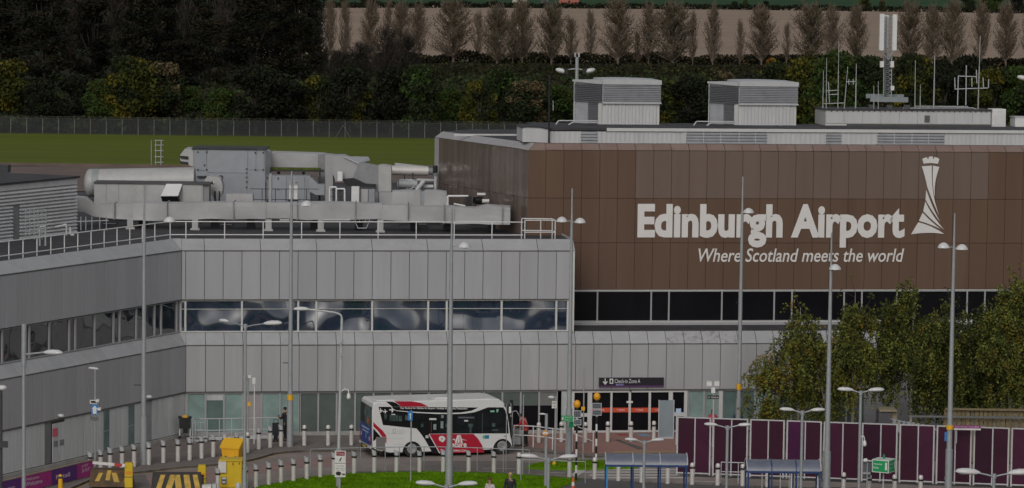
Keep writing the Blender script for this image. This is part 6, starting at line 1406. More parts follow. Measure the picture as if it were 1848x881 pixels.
mb=MB(); mb.cyl(DY(1609,757,163),DY(1690,776,160),.06,n=6); mb.build('top_rail',galv,e)
for k in range(9): x=1614+k*8.5; mb=MB(); mb.box(DY(x,768+k*1.4,162.5-k*.25),(.13,.05,.6)); mb.build('baluster',galv,e)
wf=empty('wooden_fence',DY(1770,760,163),'weathered wooden board fence under the drooping birches','fence'); woodm=mat('weathered_wood',(.20,.155,.085),.85,var=.25,scale=3,rnd=.12)
x=1704
while x<1900:
    p=DY(x,740,163.5);q=DY(x+7.6,740,163.5); mb=MB(); zt=1.0; z0=DY(x,777,163.5).z; mb.obox((p.x,163.5,0),(q.x-p.x-.03,0,0),(0,.04,0),(0,0,p.z)); mb.build('board',woodm,wf); x+=8
for y in (753,):
    mb=MB(); p=DY(1640,y,163.2); q=DY(1905,y,163.2); mb.obox(p,(q.x-p.x,0,0),(0,.08,0),(0,0,.09)); mb.build('rail',mat('rail_grey_dark',(.14,.15,.15),.6),wf)
mb=MB(); p=DY(1706,740,163.3);q=DY(1905,740,163.3); mb.obox(p,(q.x-p.x,0,0),(0,.3,0),(0,0,.07)); mb.build('coping_board',woodm,wf)
# ------------------------------------------------------------------ green assembly cube
D0=149.0; zc_=zat(1586,800,D0); b=G(1586,915)
cx=DY(1585,827,b.y); e=empty('assembly_cube',Vector((cx.x,b.y,0)),'green and white assembly point cube sign numbered one on a white post','sign')
ztp=DY(1585,829,b.y).z; zbt=DY(1585,852,b.y).z; ctr=Vector((DY(1587.5,840,b.y).x,b.y,0)); c1,s1=math.cos(math.radians(-28)),math.sin(math.radians(-28)); 
scl=b.y/FPX; Wd=29*scl/math.cos(math.radians(28))
U1=Vector((math.cos(math.radians(28)),-math.sin(math.radians(28)),0)); U2=Vector((math.sin(math.radians(28)),math.cos(math.radians(28)),0))
o0=DY(1573.5,840,b.y); o0.z=0
mb=MB(); mb.obox(o0+Z*zbt,U1*Wd,U2*Wd,Z*(ztp-zbt)); mb.build('cube_frame',mat('cube_white',(.62,.68,.62),.5),e)
mb=MB(); N1=Vector((U1.y,-U1.x,0)); N1=N1 if N1.y<0 else -N1; mb.obox(o0+Z*(zbt+.04)+U1*.04+N1*.006,U1*(Wd-.08),-N1*.004,Z*(ztp-zbt-.08)); text_on(mb,'Assembly',o0+Z*(zbt+.33)+U1*.07+N1*.012,U1,Z,.44,.10,N1,mi=1,bold=.01,out=0); text_on(mb,'Point',o0+Z*(zbt+.17)+U1*.07+N1*.012,U1,Z,.26,.10,N1,mi=1,bold=.01,out=0); text_on(mb,'1',o0+Z*(zbt+.13)+U1*.64+N1*.012,U1,Z,.10,.34,N1,mi=1,bold=.03,out=0); mb.build('green_face',[signg,white],e)
mb=MB(); q0=o0+U1*Wd; N2=U1; mb.obox(q0+Z*(zbt+.04)+U2*.04+N2*.002,U2*(Wd-.08),N2*.004,Z*(ztp-zbt-.08)); text_on(mb,'Assembly',q0+Z*(zbt+.33)+U2*.07+N2*.01,U2,Z,.44,.10,N2,mi=1,bold=.01,out=0); text_on(mb,'Point',q0+Z*(zbt+.17)+U2*.07+N2*.01,U2,Z,.26,.10,N2,mi=1,bold=.01,out=0); text_on(mb,'1',q0+Z*(zbt+.13)+U2*.64+N2*.01,U2,Z,.10,.34,N2,mi=1,bold=.03,out=0); mb.build('green_face',[signg,white],e)
mb=MB(); cc=o0+(U1+U2)*Wd/2; mb.cyl(cc,cc+Z*zbt,.035,n=10); mb.build('post',galv_l,e); mb=MB(); mb.box(cc+Z*(ztp+.1),(.08,.08,.2)); mb.build('top_stub',mat('stub_green',(.02,.2,.12),.5),e)
# dome camera on the green cube lamp pole & small box set
e,b,t=thinpole('meter_post',1564,905,835,.035,'dark meter cabinet post behind the lamp pole and green cube','post',mt=galv); plate(e,b,1557,832,1571,862,mat('meter_grey',(.12,.13,.14),.5),out=-.1,t=.15,name='meter_box'); plate(e,b,1557,852,1571,856,galv,out=.05,name='bracket'); mb=MB(); mb.ell(DY(1562,831,b.y),(.12,.1,.1)); mb.cyl(DY(1562,832,b.y),DY(1573,832,b.y),.03,n=6); mb.build('camera',white,e)
b=DY(1559,800,128); e=empty('dome_camera',b,'white dome camera on a curved arm hanging from the lamp pole above the green cube','camera')
mb=MB(); mb.tube([b+Vector((-.12,0,.25)),b+Vector((-.03,0,.3)),b+Vector((.02,0,.2)),b+Vector((.03,0,.08))],.02,6); mb.build('arm',white,e); mb=MB(); mb.cyl(b+Vector((.03,0,.1)),b+Vector((.03,0,-.05)),.05,.08,n=12); mb.ell(b+Vector((.03,0,-.05)),(.08,.08,.08)); mb.build('dome',white,e)
# ------------------------------------------------------------------ bus shelters
shb=mat('shelter_blue',(.02,.055,.16),.35,coat=.3); shl=mat('shelter_light_blue',(.05,.25,.50),.4); shg=mat('shelter_roof',(.14,.155,.20),.12,var=.15,scale=2,spec=.9)
def shelter(x0,x1,yt,yb_eave,nb,label,lightpost):
    D_=(CAMZ-2.35)*FPX/(yb_eave+60-ROLL*(x0-924)); A_=DY(x0,yb_eave,D_);B2=DY(x1,yb_eave,D_); L=(B2-A_).x; u=Vector((1,.02,0)).normalized(); v=Vector((-.02,1,0)).normalized(); dp=1.35; z=2.35
    A_=Vector((A_.x,A_.y,0)); e=empty('bus_shelter',A_,label,'bus shelter','blue barrel-roofed bus shelters')
    n=8; arc=[(dp*(1-math.cos(math.pi*k/n))/2, .42*math.sin(math.pi*k/n)) for k in range(n+1)]
    for b in range(nb):
        s0,s1=L*b/nb+.02,L*(b+1)/nb-.02; vs=[]
        for (d,h) in arc: vs+= [A_+u*s0+v*d+Z*(z+h),A_+u*s1+v*d+Z*(z+h)]
        mb=MB(); mb.add(vs,[(2*k,2*k+1,2*k+3,2*k+2) for k in range(n)],0,True); o2=[p+Z*-.02 for p in vs]; mb.add(o2,[(2*k,2*k+2,2*k+3,2*k+1) for k in range(n)],0,True); mb.build('roof_panel',shg,e)
    for b in range(nb+1):
        s=L*b/nb; mb=MB(); mb.tube([A_+u*s+v*d+Z*(z+h+.015) for d,h in arc],.028,6); mb.build('roof_rib',galv_l if b in(0,nb) or lightpost else shb,e)
    for d in (0,dp):
        mb=MB(); mb.obox(A_+v*(d-.04)+Z*(z-.09),u*L,v*.08,Z*.09); mb.build('eave_beam',shb,e)
    for s in (0,L): mb=MB(); mb.obox(A_+u*(s-.03)+Z*(z-.08),u*.06,v*dp,Z*.07); mb.build('end_beam',shb,e)
    for b in range(nb+1):
        for d in ((0,dp)):
            s=min(max(L*b/nb,.05),L-.05); 
            mb=MB(); mb.obox(A_+u*(s-.035)+v*(d-.035),u*.07,v*.07,Z*(z-.09)); mb.build('post',shl if (lightpost and b==0 and d==0) else shb,e)
    mb=MB()
    for d in (.3,.7,1.05): mb.obox(A_+u*L+v*d+Z*.4,u*.02,v*.03,Z*1.6)
    mb.obox(A_+u*(L-.01)+v*.05+Z*1.95,u*.03,v*(dp-.1),Z*.05); mb.obox(A_+u*(L-.01)+v*.05+Z*.4,u*.03,v*(dp-.1),Z*.05); mb.build('end_screen_frame',galv_l,e)
    mb=MB(); mb.prism([A_+u*(L+.01)+v*d+Z*(z+h-.02) for d,h in arc],u*.015); mb.build('end_gable',mat('gable_dark',(.03,.035,.05),.3),e)
    mb=MB(); mb.obox(A_+u*.3+v*1.15+Z*.5,u*(L-.6),v*.3,Z*.05); mb.build('bench',shb,e)
    if lightpost: mb=MB(); mb.obox(A_+u*(L*.36)+v*-.05+Z*.95,u*.24,v*.02,Z*.3); mb.build('timetable',white,e)
    return e
shelter(1093.5,1241,823,843.5,3,'blue barrel-roofed shelter with one bright blue post in front of the crossing',True)
shelter(1348.5,1482,834,855,3,'darker blue barrel-roofed shelter in front of the purple hoarding',False)
# ------------------------------------------------------------------ railings
def railing(pl,ybs,ht,label,mt,r=.022,low=True,every=1,name='pedestrian_railing'):
    P=[G(x,y) for x,y in pl]; e=empty(name,P[0],label,'railing')
    for zf in ((1,.55) if low else (1,)):
        mb=MB(); mb.tube([p+Z*ht*zf for p in P],r,8); mb.build('rail',mt,e)
    for a,b in zip(P,P[1:]+[P[-1]]):
        mb=MB(); mb.cyl(a,a+Z*ht,r,n=8); mb.build('post',mt,e)
    return e
railing([(560,853),(607,851),(650,850),(695,849),(720.5,848.5),(765,848),(812,848.5),(861,850),(908,852),(955,854)],0,1.12,'thin grey pedestrian railing along the lawn edge in front of the bus',galv,low=False)
railing([(927,806),(962,807.5),(997,812),(1033,816)],0,1.08,'white tubular railing enclosing the woman in red at the bus front',rm,r=.028)
railing([(1033,800),(1070,815),(1070.5,816)],0,.95,'short white railing section between the two crossing beacons',rm,r=.025)
railing([(940,868),(985,870),(1056,872)],0,1.02,'thin grey rail between the lawn tip and the crossing',galv,low=False)
railing([(1301,872),(1332,873),(1346,873)],0,1.0,'pale rail frame by the hoarding between two bollards',galv_l)
railing([(1375,882),(1392,882),(1408,882.5),(1424,883),(1440,883)],0,1.1,'pale rail frame behind the second shelter',galv_l)
# trolley bay
e=empty('trolley_bay',G(430,794),'pale tubular trolley bay rails against the terminal glass','railing')
a,b=G(352,797),G(505,793)
for z_ in (.55,1.15):
    mb=MB(); mb.tube([a+Z*z_,b+Z*(z_*.97)],.03,8); mb.build('rail',galv_l,e)
for k in range(8): 
    p=a.lerp(b,k/7); mb=MB(); mb.cyl(p,p+Z*1.15,.025,n=6); mb.build('post',galv_l,e)
mb=MB(); mb.tube([G(348,799),G(348,799)+Z*1.25,G(360,797)+Z*1.15],.025,6); mb.tube([G(352,800),G(352,800)+Z*1.2],.025,6); mb.build('end_hoop',galv_l,e)
mb=MB(); mb.obox(a+Z*.05,(b-a),(0,.12,0),Z*.16); mb.build('kick_rail',panel_white,e)
for k in range(4):
    px=350+k*5; p=G(px,797); mb=MB()
    mb.tube([p,p+Z*.95+Vector((-.1,0,0)),p+Z*1.0+Vector((.1,0,0))],.015,5); mb.obox(p+Vector((-.25,-.2,.2)),(.55,0,.03),(0,.5,0),Z*.03); mb.tube([p+Vector((-.2,-.2,.25)),p+Vector((-.2,-.2,.65)),p+Vector((.25,-.2,.6))],.012,5); mb.cyl(p+Vector((-.2,-.22,.08)),p+Vector((-.2,-.16,.08)),.07,n=10); mb.cyl(p+Vector((.2,-.22,.08)),p+Vector((.2,-.16,.08)),.07,n=10)
    tag(mb.build('luggage_trolley',galv_l,None,origin=p),f'wire luggage trolley nested in the bay, {ORD[k]} from the black bin','trolley','nested luggage trolleys')
e=empty('black_bin_trolley',G(334,792),'black bin bag trolley in the inner corner of the building','trolley'); p=G(334,792)
mb=MB(); mb.obox(p+Vector((-.28,-.2,.55)),(.56,0,0),(0,.4,0),Z*.55); mb.build('bin_body',bk,e)
for s_ in (-1,1): 
    mb=MB(); mb.tube([p+Vector((s_*.27,0,.05)),p+Vector((s_*.27,0,.6))],.035,8); mb.build('leg',signw,e); mb=MB(); mb.cyl(p+Vector((s_*.27,-.05,.08)),p+Vector((s_*.27,.05,.08)),.08,n=12); mb.build('wheel',bk,e)
mb=MB(); mb.obox(p+Vector((-.1,-.1,.3)),(.25,0,0),(0,.2,0),Z*.25); mb.build('hub_block',bk,e); mb=MB(); mb.box(p+Vector((0,0,1.16)),(.24,.2,.12)); mb.build('yellow_lid',MATS['yellow_tag'],e)
for s_ in (-1,1): mb=MB(); mb.box(p+Vector((s_*.27,-.1,1.12)),(.14,.2,.12)); mb.build('handle',bk,e)
# ------------------------------------------------------------------ grit bin, cabinet, blocks, barrier
p=G(415,826.5); e=empty('grit_bin',p,'yellow grit bin with a sloping lid on the kerb','grit bin'); u=Vector((1,-.25,0)).normalized(); v=Vector((.25,1,0)).normalized(); W_=.92
mb=MB(); q=[p-u*W_*.42-v*.0,p+u*W_*.46,p+u*W_*.5+Z*.5,p-u*W_*.5+Z*.5]; mb.prism(q,v*.6); mb.build('bin_body',grit,e)
mb=MB(); q=[p-u*W_*.56-v*.05+Z*.46,p-u*W_*.56-v*.05+Z*.56,p-u*W_*.56+v*.62+Z*.9,p-u*W_*.56+v*.7+Z*.52]; mb.prism(q,u*W_*1.12); mb.build('lid',mat('grit_lid',(.82,.46,.02),.5,var=.05),e)
for s_ in (-.3,.25): mb=MB(); mb.obox(p+u*(s_*W_)-v*.012+Z*.0,u*.12,v*.02,Z*.09); mb.build('foot_recess',brack,e)
mb=MB(); mb.obox(p-u*W_*.3-v*.02+Z*.1,u*.02,v*.03,Z*.34); mb.obox(p+u*W_*.22-v*.02+Z*.1,u*.02,v*.03,Z*.34); mb.build('moulded_rib',grit,e)
p=G(397,880); cy=mat('cabinet_yellow',(.66,.46,.015),.45,var=.06); e=empty('yellow_cabinet',p,'yellow upright equipment cabinet with a white box fixed on its side','cabinet')
D_=p.y; 
def bpy_(name,x0,y0,x1,y1,out,t,mt,par=e,zb=None): 
    a=DY(x0,y1,D_-out);b2=DY(x1,y1,D_-out);r=DY(x0,y0,D_-out); z0=a.z if zb is None else zb; mb=MB(); mb.obox((a.x,D_-out,z0),(b2.x-a.x,0,0),(0,t,0),(0,0,r.z-z0)); return mb.build(name,mt,par)
bpy_('case',396.5,832,436,880,0,.8,cy,zb=0)
for a,b in ((411,422),(423.5,435)): bpy_('door',a,834,b,873,.02,.02,cy)
bpy_('latch',419.5,835,421,840,.04,.02,bk); bpy_('latch',431,835,432.5,838.5,.04,.02,bk)
bpy_('top_plate',395,829.5,437,832,.06,.9,cy); bpy_('base_plate',393,876.5,444,880,.1,1.0,cy)
bpy_('white_box',394,833,408,853,.12,.14,signw); bpy_('switch_panel',399.5,861,409,874,.03,.03,MATS['sign_slate']); bpy_('switch_label',401,862,408,865,.05,.02,signw); bpy_('switch_label',401,869,407,872,.05,.02,signw)
p=G(375,893); e=empty('control_box',p,'light grey plastic box at the foot of the yellow cabinet','box'); D_=p.y; bpy_('case',364,876,381,895,0,.4,signw,par=e,zb=0); bpy_('lid',383,874,390,895,.1,.3,galv_l,par=e,zb=0); p=G(430,892); e=empty('white_marker',p,'rounded white marker post end beside the cabinet','marker'); mb=MB(); mb.lathe(p,[(.14,0),(.14,.35),(.1,.5),(0,.55)],n=14); mb.build('body',galv_l,e); mb=MB(); mb.lathe(p,[(.2,0),(.2,.03),(.14,.04)],n=14); mb.build('foot',galv,e)
# concrete blocks
rust=mat('stained_concrete',(.13,.085,.05),.9,var=.4,scale=3,dirt=(.06,.05,.04),dirtamt=.8); stripey=mat('stripe_yellow',(.60,.40,.08),.8,var=.25,scale=4,dirt=(.15,.10,.05),dirtamt=.6); conc=mat('block_dark',(.055,.05,.045),.9,var=.3,scale=3)
def block(x0,x1,yt,yb,stripes,label,mt,slant=.04):
    p=G(x0,yb); q=G(x1,yb); D_=p.y; u=(q-p).normalized(); v=Vector((-u.y,u.x,0)); L=(q-p).length; h=DY(x0,yt,D_).z; e=empty('concrete_block',p,label,'concrete block','striped concrete barrier blocks')
    mb=MB(); A0=[p,p+u*L,p+u*L+v*.9,p+v*.9]; B0=[p+u*.10+v*slant+Z*h,p+u*(L-.10)+v*slant+Z*h,p+u*(L-.10)+v*(.9-slant)+Z*h,p+u*.10+v*(.9-slant)+Z*h]; mb.add(A0+B0,[(3,2,1,0),(4,5,6,7),(0,1,5,4),(1,2,6,5),(2,3,7,6),(3,0,4,7)]); mb.build('block_body',mt,e)
    f=lambda s,t:(p+u*(.0+ .10*t)+u*(s*(L-.2*t))+v*(slant*t)+Z*(h*t)-v*.006*1)
    for s0,s1,t0,t1,k in stripes:
        mb=MB(); mb.prism([f(s0,t0),f(s0+k,t0),f(s1+k,t1),f(s1,t1)],v*.004); mb.build('painted_stripe',stripey,e)
    return e
block(160,242,849,879,[(.12,.20,.35,.85,.10),(.36,.40,.40,1,.10),(.56,.50,.30,.85,.12),(.78,.84,.30,.9,.09)],'rust-brown concrete block with worn yellow marks behind the barrier arm',rust)
block(271,366,857,893,[(.07,.17,0,1,.10),(.25,.37,0,1,.12),(.50,.45,.0,1,.12),(.68,.64,0,1,.12),(.88,.83,0,1,.10)],'dark concrete block with bold slanting yellow stripes',conc)
for i,(x,yt,yb,lab,arm) in enumerate(((232,836.5,880,'yellow barrier post with a white arm resting across the rusty block',True),(364,841,882,'yellow barrier post at the striped block end without an arm',False))):
    p=G(x,yb); D_=p.y; h=DY(x,yt,D_).z; e=empty('barrier_post',p,lab,'barrier post'); mb=MB(); mb.obox(p+Vector((-.18,0,0)),(.36,0,0),(0,.36,0),Z*(h-.04)); mb.build('housing',cy,e); mb=MB(); mb.obox(p+Vector((-.16,.02,h-.04)),(.32,0,0),(0,.32,0),Z*.06); mb.build('cap',cy,e)
    mb=MB(); mb.obox(p+Vector((-.14,-.01,h*.55)),(.28,0,0),(0,.008,0),Z*.14); mb.build('orange_label',MATS['beacon_orange'],e); mb=MB(); mb.obox(p+Vector((-.185,-.005,h*.42)),(.37,0,0),(0,.37,0),Z*.03); mb.build('seam_band',brack,e)
    if not arm: mb=MB(); mb.obox(p+Vector((-.14,-.01,.15)),(.24,0,0),(0,.008,0),Z*.5); mb.build('dark_panel',brack,e)
    if arm:
        a=DY(167,837.5,D_+.1);b2=DY(226,843,D_-.1); 
        mb=MB(); d=b2-a; mb.obox(a,d*.67,(0,.05,0),Z*.13); mb.build('barrier_arm',signw,e); mb=MB(); mb.obox(a+d*.67,d*.23,(0,.05,0),Z*.13); mb.build('red_section',mat('arm_red',(.5,.04,.04),.5),e); mb=MB(); mb.obox(a+d*.9,d*.1,(0,.05,0),Z*.13); mb.build('arm_end',signw,e)
p=G(109,895); e=empty('orange_bollard',p,'orange plastic bollard in front of the purple banner','bollard'); mb=MB(); mb.lathe(p,[(.14,0),(.12,.1),(.10,.75),(.09,.95),(0,1.0)],n=14); mb.build('body',grit,e); mb=MB(); mb.lathe(p+Z*.8,[(.105,0),(.105,.1)],n=14); mb.build('band',brack,e)
p=G(1034,893); e=empty('road_cone',p,'orange and white cone just below the lawn tip','cone'); mb=MB(); mb.lathe(p,[(.16,.0),(.16,.03),(.12,.04),(.09,.35),(.07,.5),(.035,.8),(0,.81)],n=14); mb.build('cone_body',mat('cone_red',(.6,.09,.04),.5),e); mb=MB(); mb.lathe(p+Z*.42,[(.085,0),(.062,.18)],n=14); mb.build('white_sleeve',signw,e)
mb=MB(); pp=G(1000,842); mb.ell(pp+Z*.12,(.10,.10,.14)); tag(mb.build('yellow_marker_ball',MATS['yellow_tag'],None,origin=pp),'small yellow marker at the verge edge by the crossing','marker')
# ------------------------------------------------------------------ purple banner along the wing
BA=Pl(G(167.7,860),WI.u); BA.n=WI.n.copy(); a1=0.0; Lb=16.0
e=empty('purple_banner',BA.P(a1,0),'long purple and magenta advertising banner on a low fence beside the wing','banner')
ban=[mat('banner_magenta',(.36,.026,.19),.6),mat('banner_violet',(.10,.024,.17),.6)]
zt=BA.hit(167.7,831)[1]
sw=[(0,1.35,0,'JUST'),(1.35,3.5,1,'Retail'),(3.5,6.0,0,'Welcome'),(6.0,7.9,1,'Departures'),(7.9,9.9,0,'Edinburgh'),(9.9,11.9,1,'Airport'),(11.9,14,0,'Welcome'),(14,16,1,'Arrivals')]
for s0,s1,c,t_ in sw:
    mb=MB(); mb.obox(BA.P(a1+s0,.06,0),BA.u*(s1-s0-.004),-BA.n*.03,Z*(zt-.06))
    text_on(mb,t_,BA.P(a1+s1-.35,.28,.006),-BA.u,Z,(s1-s0)*.55,.2,BA.n,mi=1,bold=.02)
    if c==0: text_on(mb,t_,BA.P(a1+s1-.35,.53,.006),-BA.u,Z,(s1-s0)*.45,.14,BA.n,mi=1,bold=.02)
    mb.build('banner_sheet',[ban[c],mat('banner_print',(.55,.42,.52),.6)],e)
mb=MB(); mb.obox(BA.P(a1,zt,.02),BA.u*Lb,-BA.n*.12,Z*.05); mb.build('top_rail',mat('top_rail_buff',(.30,.24,.19),.8),e)
for k in range(9): mb=MB(); mb.obox(BA.P(a1+k*2,0,-.04),BA.u*.06,-BA.n*.06,Z*zt); mb.build('post',brack,e)
# ------------------------------------------------------------------ the bus
bth=math.radians(16.7); bO=G(672,828,-.106); bO.z=-.106
bU=Vector((math.cos(bth),math.sin(bth),0)); bN=Vector((math.sin(bth),-math.cos(bth),0)); BW=2.35; BLn=7.1
def bz(X,Y,out=0.0):
    u=(X-240)/201.4; v=(738-.0314*(X-240)-Y)/210.8*(1-.0022*u); return bO+bU*u+bN*out+Z*v
bus=empty('shuttle_bus',bO,'white single-deck shuttle bus with red and black swooshes passing the terminal','bus')
bw=mat('bus_white',(.70,.70,.69),.28,var=.03,coat=.4); bred=mat('bus_red',(.42,.012,.035),.3,var=.04,coat=.3); bbl=mat('bus_black',(.010,.010,.012),.2,coat=.3); bgl=mglass('bus_glass',(.012,.016,.018),.05,spec=.6); bin_=mat('bus_inner',(.05,.06,.06),.6); bpn=mat('bus_window_light',(.06,.085,.08),.12,var=.5,scale=3); btyre=mat('tyre',(.02,.02,.02),.8); brim=mat('rim_grey',(.38,.38,.38),.35,metal=.4)
def side_pt(u,v): return bO+bU*u+Z*v
def arch(uc,r,v0,n=10): return [(uc-r*math.cos(math.pi*k/n), v0+r*1.08*math.sin(math.pi*k/n)*1.0) for k in range(n+1)]
uR,uF=2.03,6.70; rA=.44
prof=[(0.02,.55),(.0,.9),(-.03,2.3),(.02,2.72),(.14,2.82),(6.1,2.84),(6.5,2.79),(6.76,2.6),(6.92,2.2),(7.04,1.55),(7.12,.95),(7.2,.62),(7.2,.28),(7.16,.28)]
lower=[(7.15,.28)]+[(u,v) for u,v in reversed(arch(uF,rA,.28))]+[(uR+rA+.001,.28)]+[(u,v) for u,v in reversed(arch(uR,rA,.28))][0:]+[(.9,.28),(.25,.42)]
ring=prof[:-1]+lower[1:]
P0=[side_pt(u,v) for u,v in ring]
bm=bmesh.new()
def addside(P): return [bm.verts.new(p-bO) for p in P]
va=addside(P0); vb=addside([p-bN*BW for p in P0]); nR=len(va)
fa_=bm.faces.new(va); fb_=bm.faces.new(vb[::-1])
for i in range(nR): bm.faces.new((va[i],vb[i],vb[(i+1)%nR],va[(i+1)%nR]))
bmesh.ops.recalc_face_normals(bm,faces=bm.faces)
ed=[e for e in bm.edges if (e.verts[0] in va and e.verts[1] in va or e.verts[0] in vb and e.verts[1] in vb) and min(v.co.z for v in e.verts)>.5]
bmesh.ops.bevel(bm,geom=ed,offset=.07,segments=3,affect='EDGES',profile=.5)
bmesh.ops.triangulate(bm,faces=[f for f in bm.faces if len(f.verts)>4])
me=bpy.data.meshes.new('body'); bm.to_mesh(me); bm.free(); me.materials.append(bw); inst(me,'body',bus)
def dec(name,poly,mt,out=.008,th=.006,par=None):
    mb=MB(); mb.prism([bz(x,y,out) for x,y in poly],-bN*th); o=mb.build(name,mt,par or bus); tri_fill(o); return o
# window band
wb=dec('window_band',[(298,192),(1330,190),(1470,186),(1592,186),(1612,215),(1640,330),(1652,466),(822,472),(775,500),(690,417),(345,382)],bbl,.010,.008)
for k,poly in enumerate(([(352,262),(395,262),(397,345),(358,338)],[(405,262),(545,262),(545,347),(405,345)],[(566,265),(603,265),(603,355),(566,352)],[(672,270),(775,270),(775,400),(672,395)],[(802,300),(905,300),(905,465),(815,465)],[(930,270),(1018,270),(1018,465),(930,465)],[(1110,262),(1300,255),(1300,465),(1110,465)],[(1322,250),(1440,235),(1440,465),(1322,465)],[(1462,250),(1590,225),(1622,330),(1635,460),(1462,462)])): dec('window_pane',poly,bgl,.0135,.003,wb)
# what shows through the glass
for x0,y0,x1,y1,m_ in ((358,268,388,325,bpn),(412,280,470,340,bpn),(474,280,498,340,bpn),(505,285,540,342,bpn),(572,280,600,330,bpn),(820,308,895,326,bw),(865,370,895,430,mat('bus_pale_green',(.22,.28,.26),.4)),(940,340,968,415,MATS['bus_pale_green']),(945,275,970,305,MATS['bus_pale_green']),(1185,325,1225,340,bw),(1225,365,1275,400,bpn),(1120,290,1290,306,mat('bus_rail',(.12,.12,.15),.5)),(1475,355,1510,395,bpn),(1480,420,1540,440,bpn),(1370,250,1378,460,bin_),(990,365,1015,400,bpn),(735,365,762,402,bpn),(1240,400,1262,460,bin_),(840,345,846,460,mat('bus_pole_red',(.2,.03,.03),.5)),(430,266,470,276,bw)):
    dec('interior_glimpse',[(x0,y0),(x1,y0),(x1,y1),(x0,y1)],m_,.017,.002,wb)
dec('swoosh_line',[(460,226),(620,238),(800,247),(1000,250),(1150,245),(1260,225),(1335,188),(1430,186),(1360,215),(1290,240),(1200,255),(1100,262),(900,262),(700,254),(480,234)],bw,.019,.003)
dec('roof_black',[(372,137),(440,137),(480,150),(530,190),(440,191),(415,170)],bbl,.002,.006)
dec('roof_red',[(462,133),(640,131),(735,148),(815,186),(532,190),(500,160)],bred,.002,.006)
dec('swoosh_black',[(688,414),(775,470),(822,470),(935,682),(862,682),(785,545),(735,470)],bbl,.012,.004)
dec('panel_red',[(825,476),(1282,474),(1330,520),(1372,590),(1400,672),(935,678)],bred,.011,.006)
dec('red_edge',[(815,478),(826,477),(940,680),(930,681)],bw,.015,.003)
em1=dec('rose_emblem',[(925,505),(945,495),(965,495),(985,510),(990,530),(980,548),(962,565),(945,552),(928,545),(922,525)],letterw,.0175,.002); dec('rose_centre',[(945,515),(962,512),(968,530),(958,545),(945,538)],mat('rose_pink',(.5,.35,.36),.6),.0195,.001,em1)
for poly in ([(1113,490),(1128,485),(1118,530),(1112,568),(1088,568)],[(1126,485),(1138,483),(1140,568),(1118,568),(1122,520)],[(1140,485),(1150,492),(1172,568),(1148,568),(1146,520)],[(1065,535),(1080,522),(1098,540),(1085,542)],[(1158,518),(1175,535),(1165,540)],[(1172,525),(1195,538),(1185,543)],[(1200,538),(1212,538),(1212,543),(1200,543)]): dec('runway_emblem',poly,letterw,.0175,.002)
def btxt(s,x0,y0,x1,y1,mt,bold=0.0,ch=None,out=.021,name='lettering'):
    a=bz(x0,y1,0); b=bz(x1,y1-.0,0); c=bz(x0,y0,0); mb=MB(); b2=bz(x1,y1,0); text_on(mb,s,a,(b2-a).normalized(),Z,(b2-a).length,(c-a).length,bN,out=out,bold=bold,ch=ch); mb.build(name,mt,bus)
btxt('secure',1022,573,1213,613,letterw,.03,out=.018); btxt('AIRPARKS.COM',1020,641,1212,662,letterw,.02,out=.018)
btxt('Car Parking for Edinburgh Airport  Holiday & Business Passengers',522,193,1216,217,letterw,.02)
for cx,cy,s_ in ((440,222,1.0),(368,240,.75),(322,232,.8)):
    dec('plane_symbol',[(cx-32*s_,cy-4),(cx-6*s_,cy-4*s_),(cx-14*s_,cy-30*s_),(cx-4*s_,cy-30*s_),(cx+10*s_,cy-5*s_),(cx+28*s_,cy-3),(cx+28*s_,cy+3),(cx+10*s_,cy+5*s_),(cx+2*s_,cy+28*s_),(cx-8*s_,cy+28*s_),(cx-8*s_,cy+6*s_),(cx-32*s_,cy+8)],letterw,.019,.002)
dec('grey_crest',[(445,430),(452,420),(470,420),(478,432),(478,462),(468,474),(452,474),(444,462)],mat('crest_grey',(.45,.45,.46),.5),.010,.003); dec('crest_centre',[(452,434),(458,428),(466,428),(471,436),(471,458),(464,466),(457,466),(452,458)],bw,.0125,.002); btxt('University',490,430,565,444,mat('crest_text',(.45,.45,.47),.5),out=.009); btxt('of Edinburgh',490,450,572,462,mat('crest_text',(.45,.45,.47),.5),out=.009)
dec('sticker_green',[(1380,488),(1402,488),(1402,525),(1380,525)],mat('st_green',(.12,.45,.22),.5),.010,.003); dec('sticker_blue',[(1403,486),(1446,486),(1446,524),(1403,524)],mat('st_blue',(.02,.18,.35),.5),.010,.003)
dec('fuel_flap',[(785,490),(815,490),(815,520),(785,520)],mat('flap_grey',(.5,.5,.5),.5),.014,.003)
for a,b in (((380,526),(552,526)),((385,470),(560,472)),((470,585),(560,585))): dec('panel_line',[a,b,(b[0],b[1]+2),(a[0],a[1]+2)],mat('panel_line',(.35,.35,.36),.6),.009,.002)
dec('side_light',[(1600,492),(1622,492),(1622,502),(1600,502)],mat('lamp_dark',(.2,.2,.2),.4),.010,.004); dec('side_light',[(735,642),(752,642),(752,652),(735,652)],mat('side_amber',(.5,.2,.02),.4),.010,.004); dec('side_light',[(1462,630),(1478,630),(1478,640),(1462,640)],MATS['lamp_dark'],.010,.004)
dec('dest_display',[(1455,220),(1500,220),(1500,238),(1455,238)],mat('disp_green',(.25,.5,.38),.5),.0175,.002); dec('dest_display',[(1520,205),(1545,205),(1535,240),(1520,240)],MATS['disp_green'],.0175,.002)
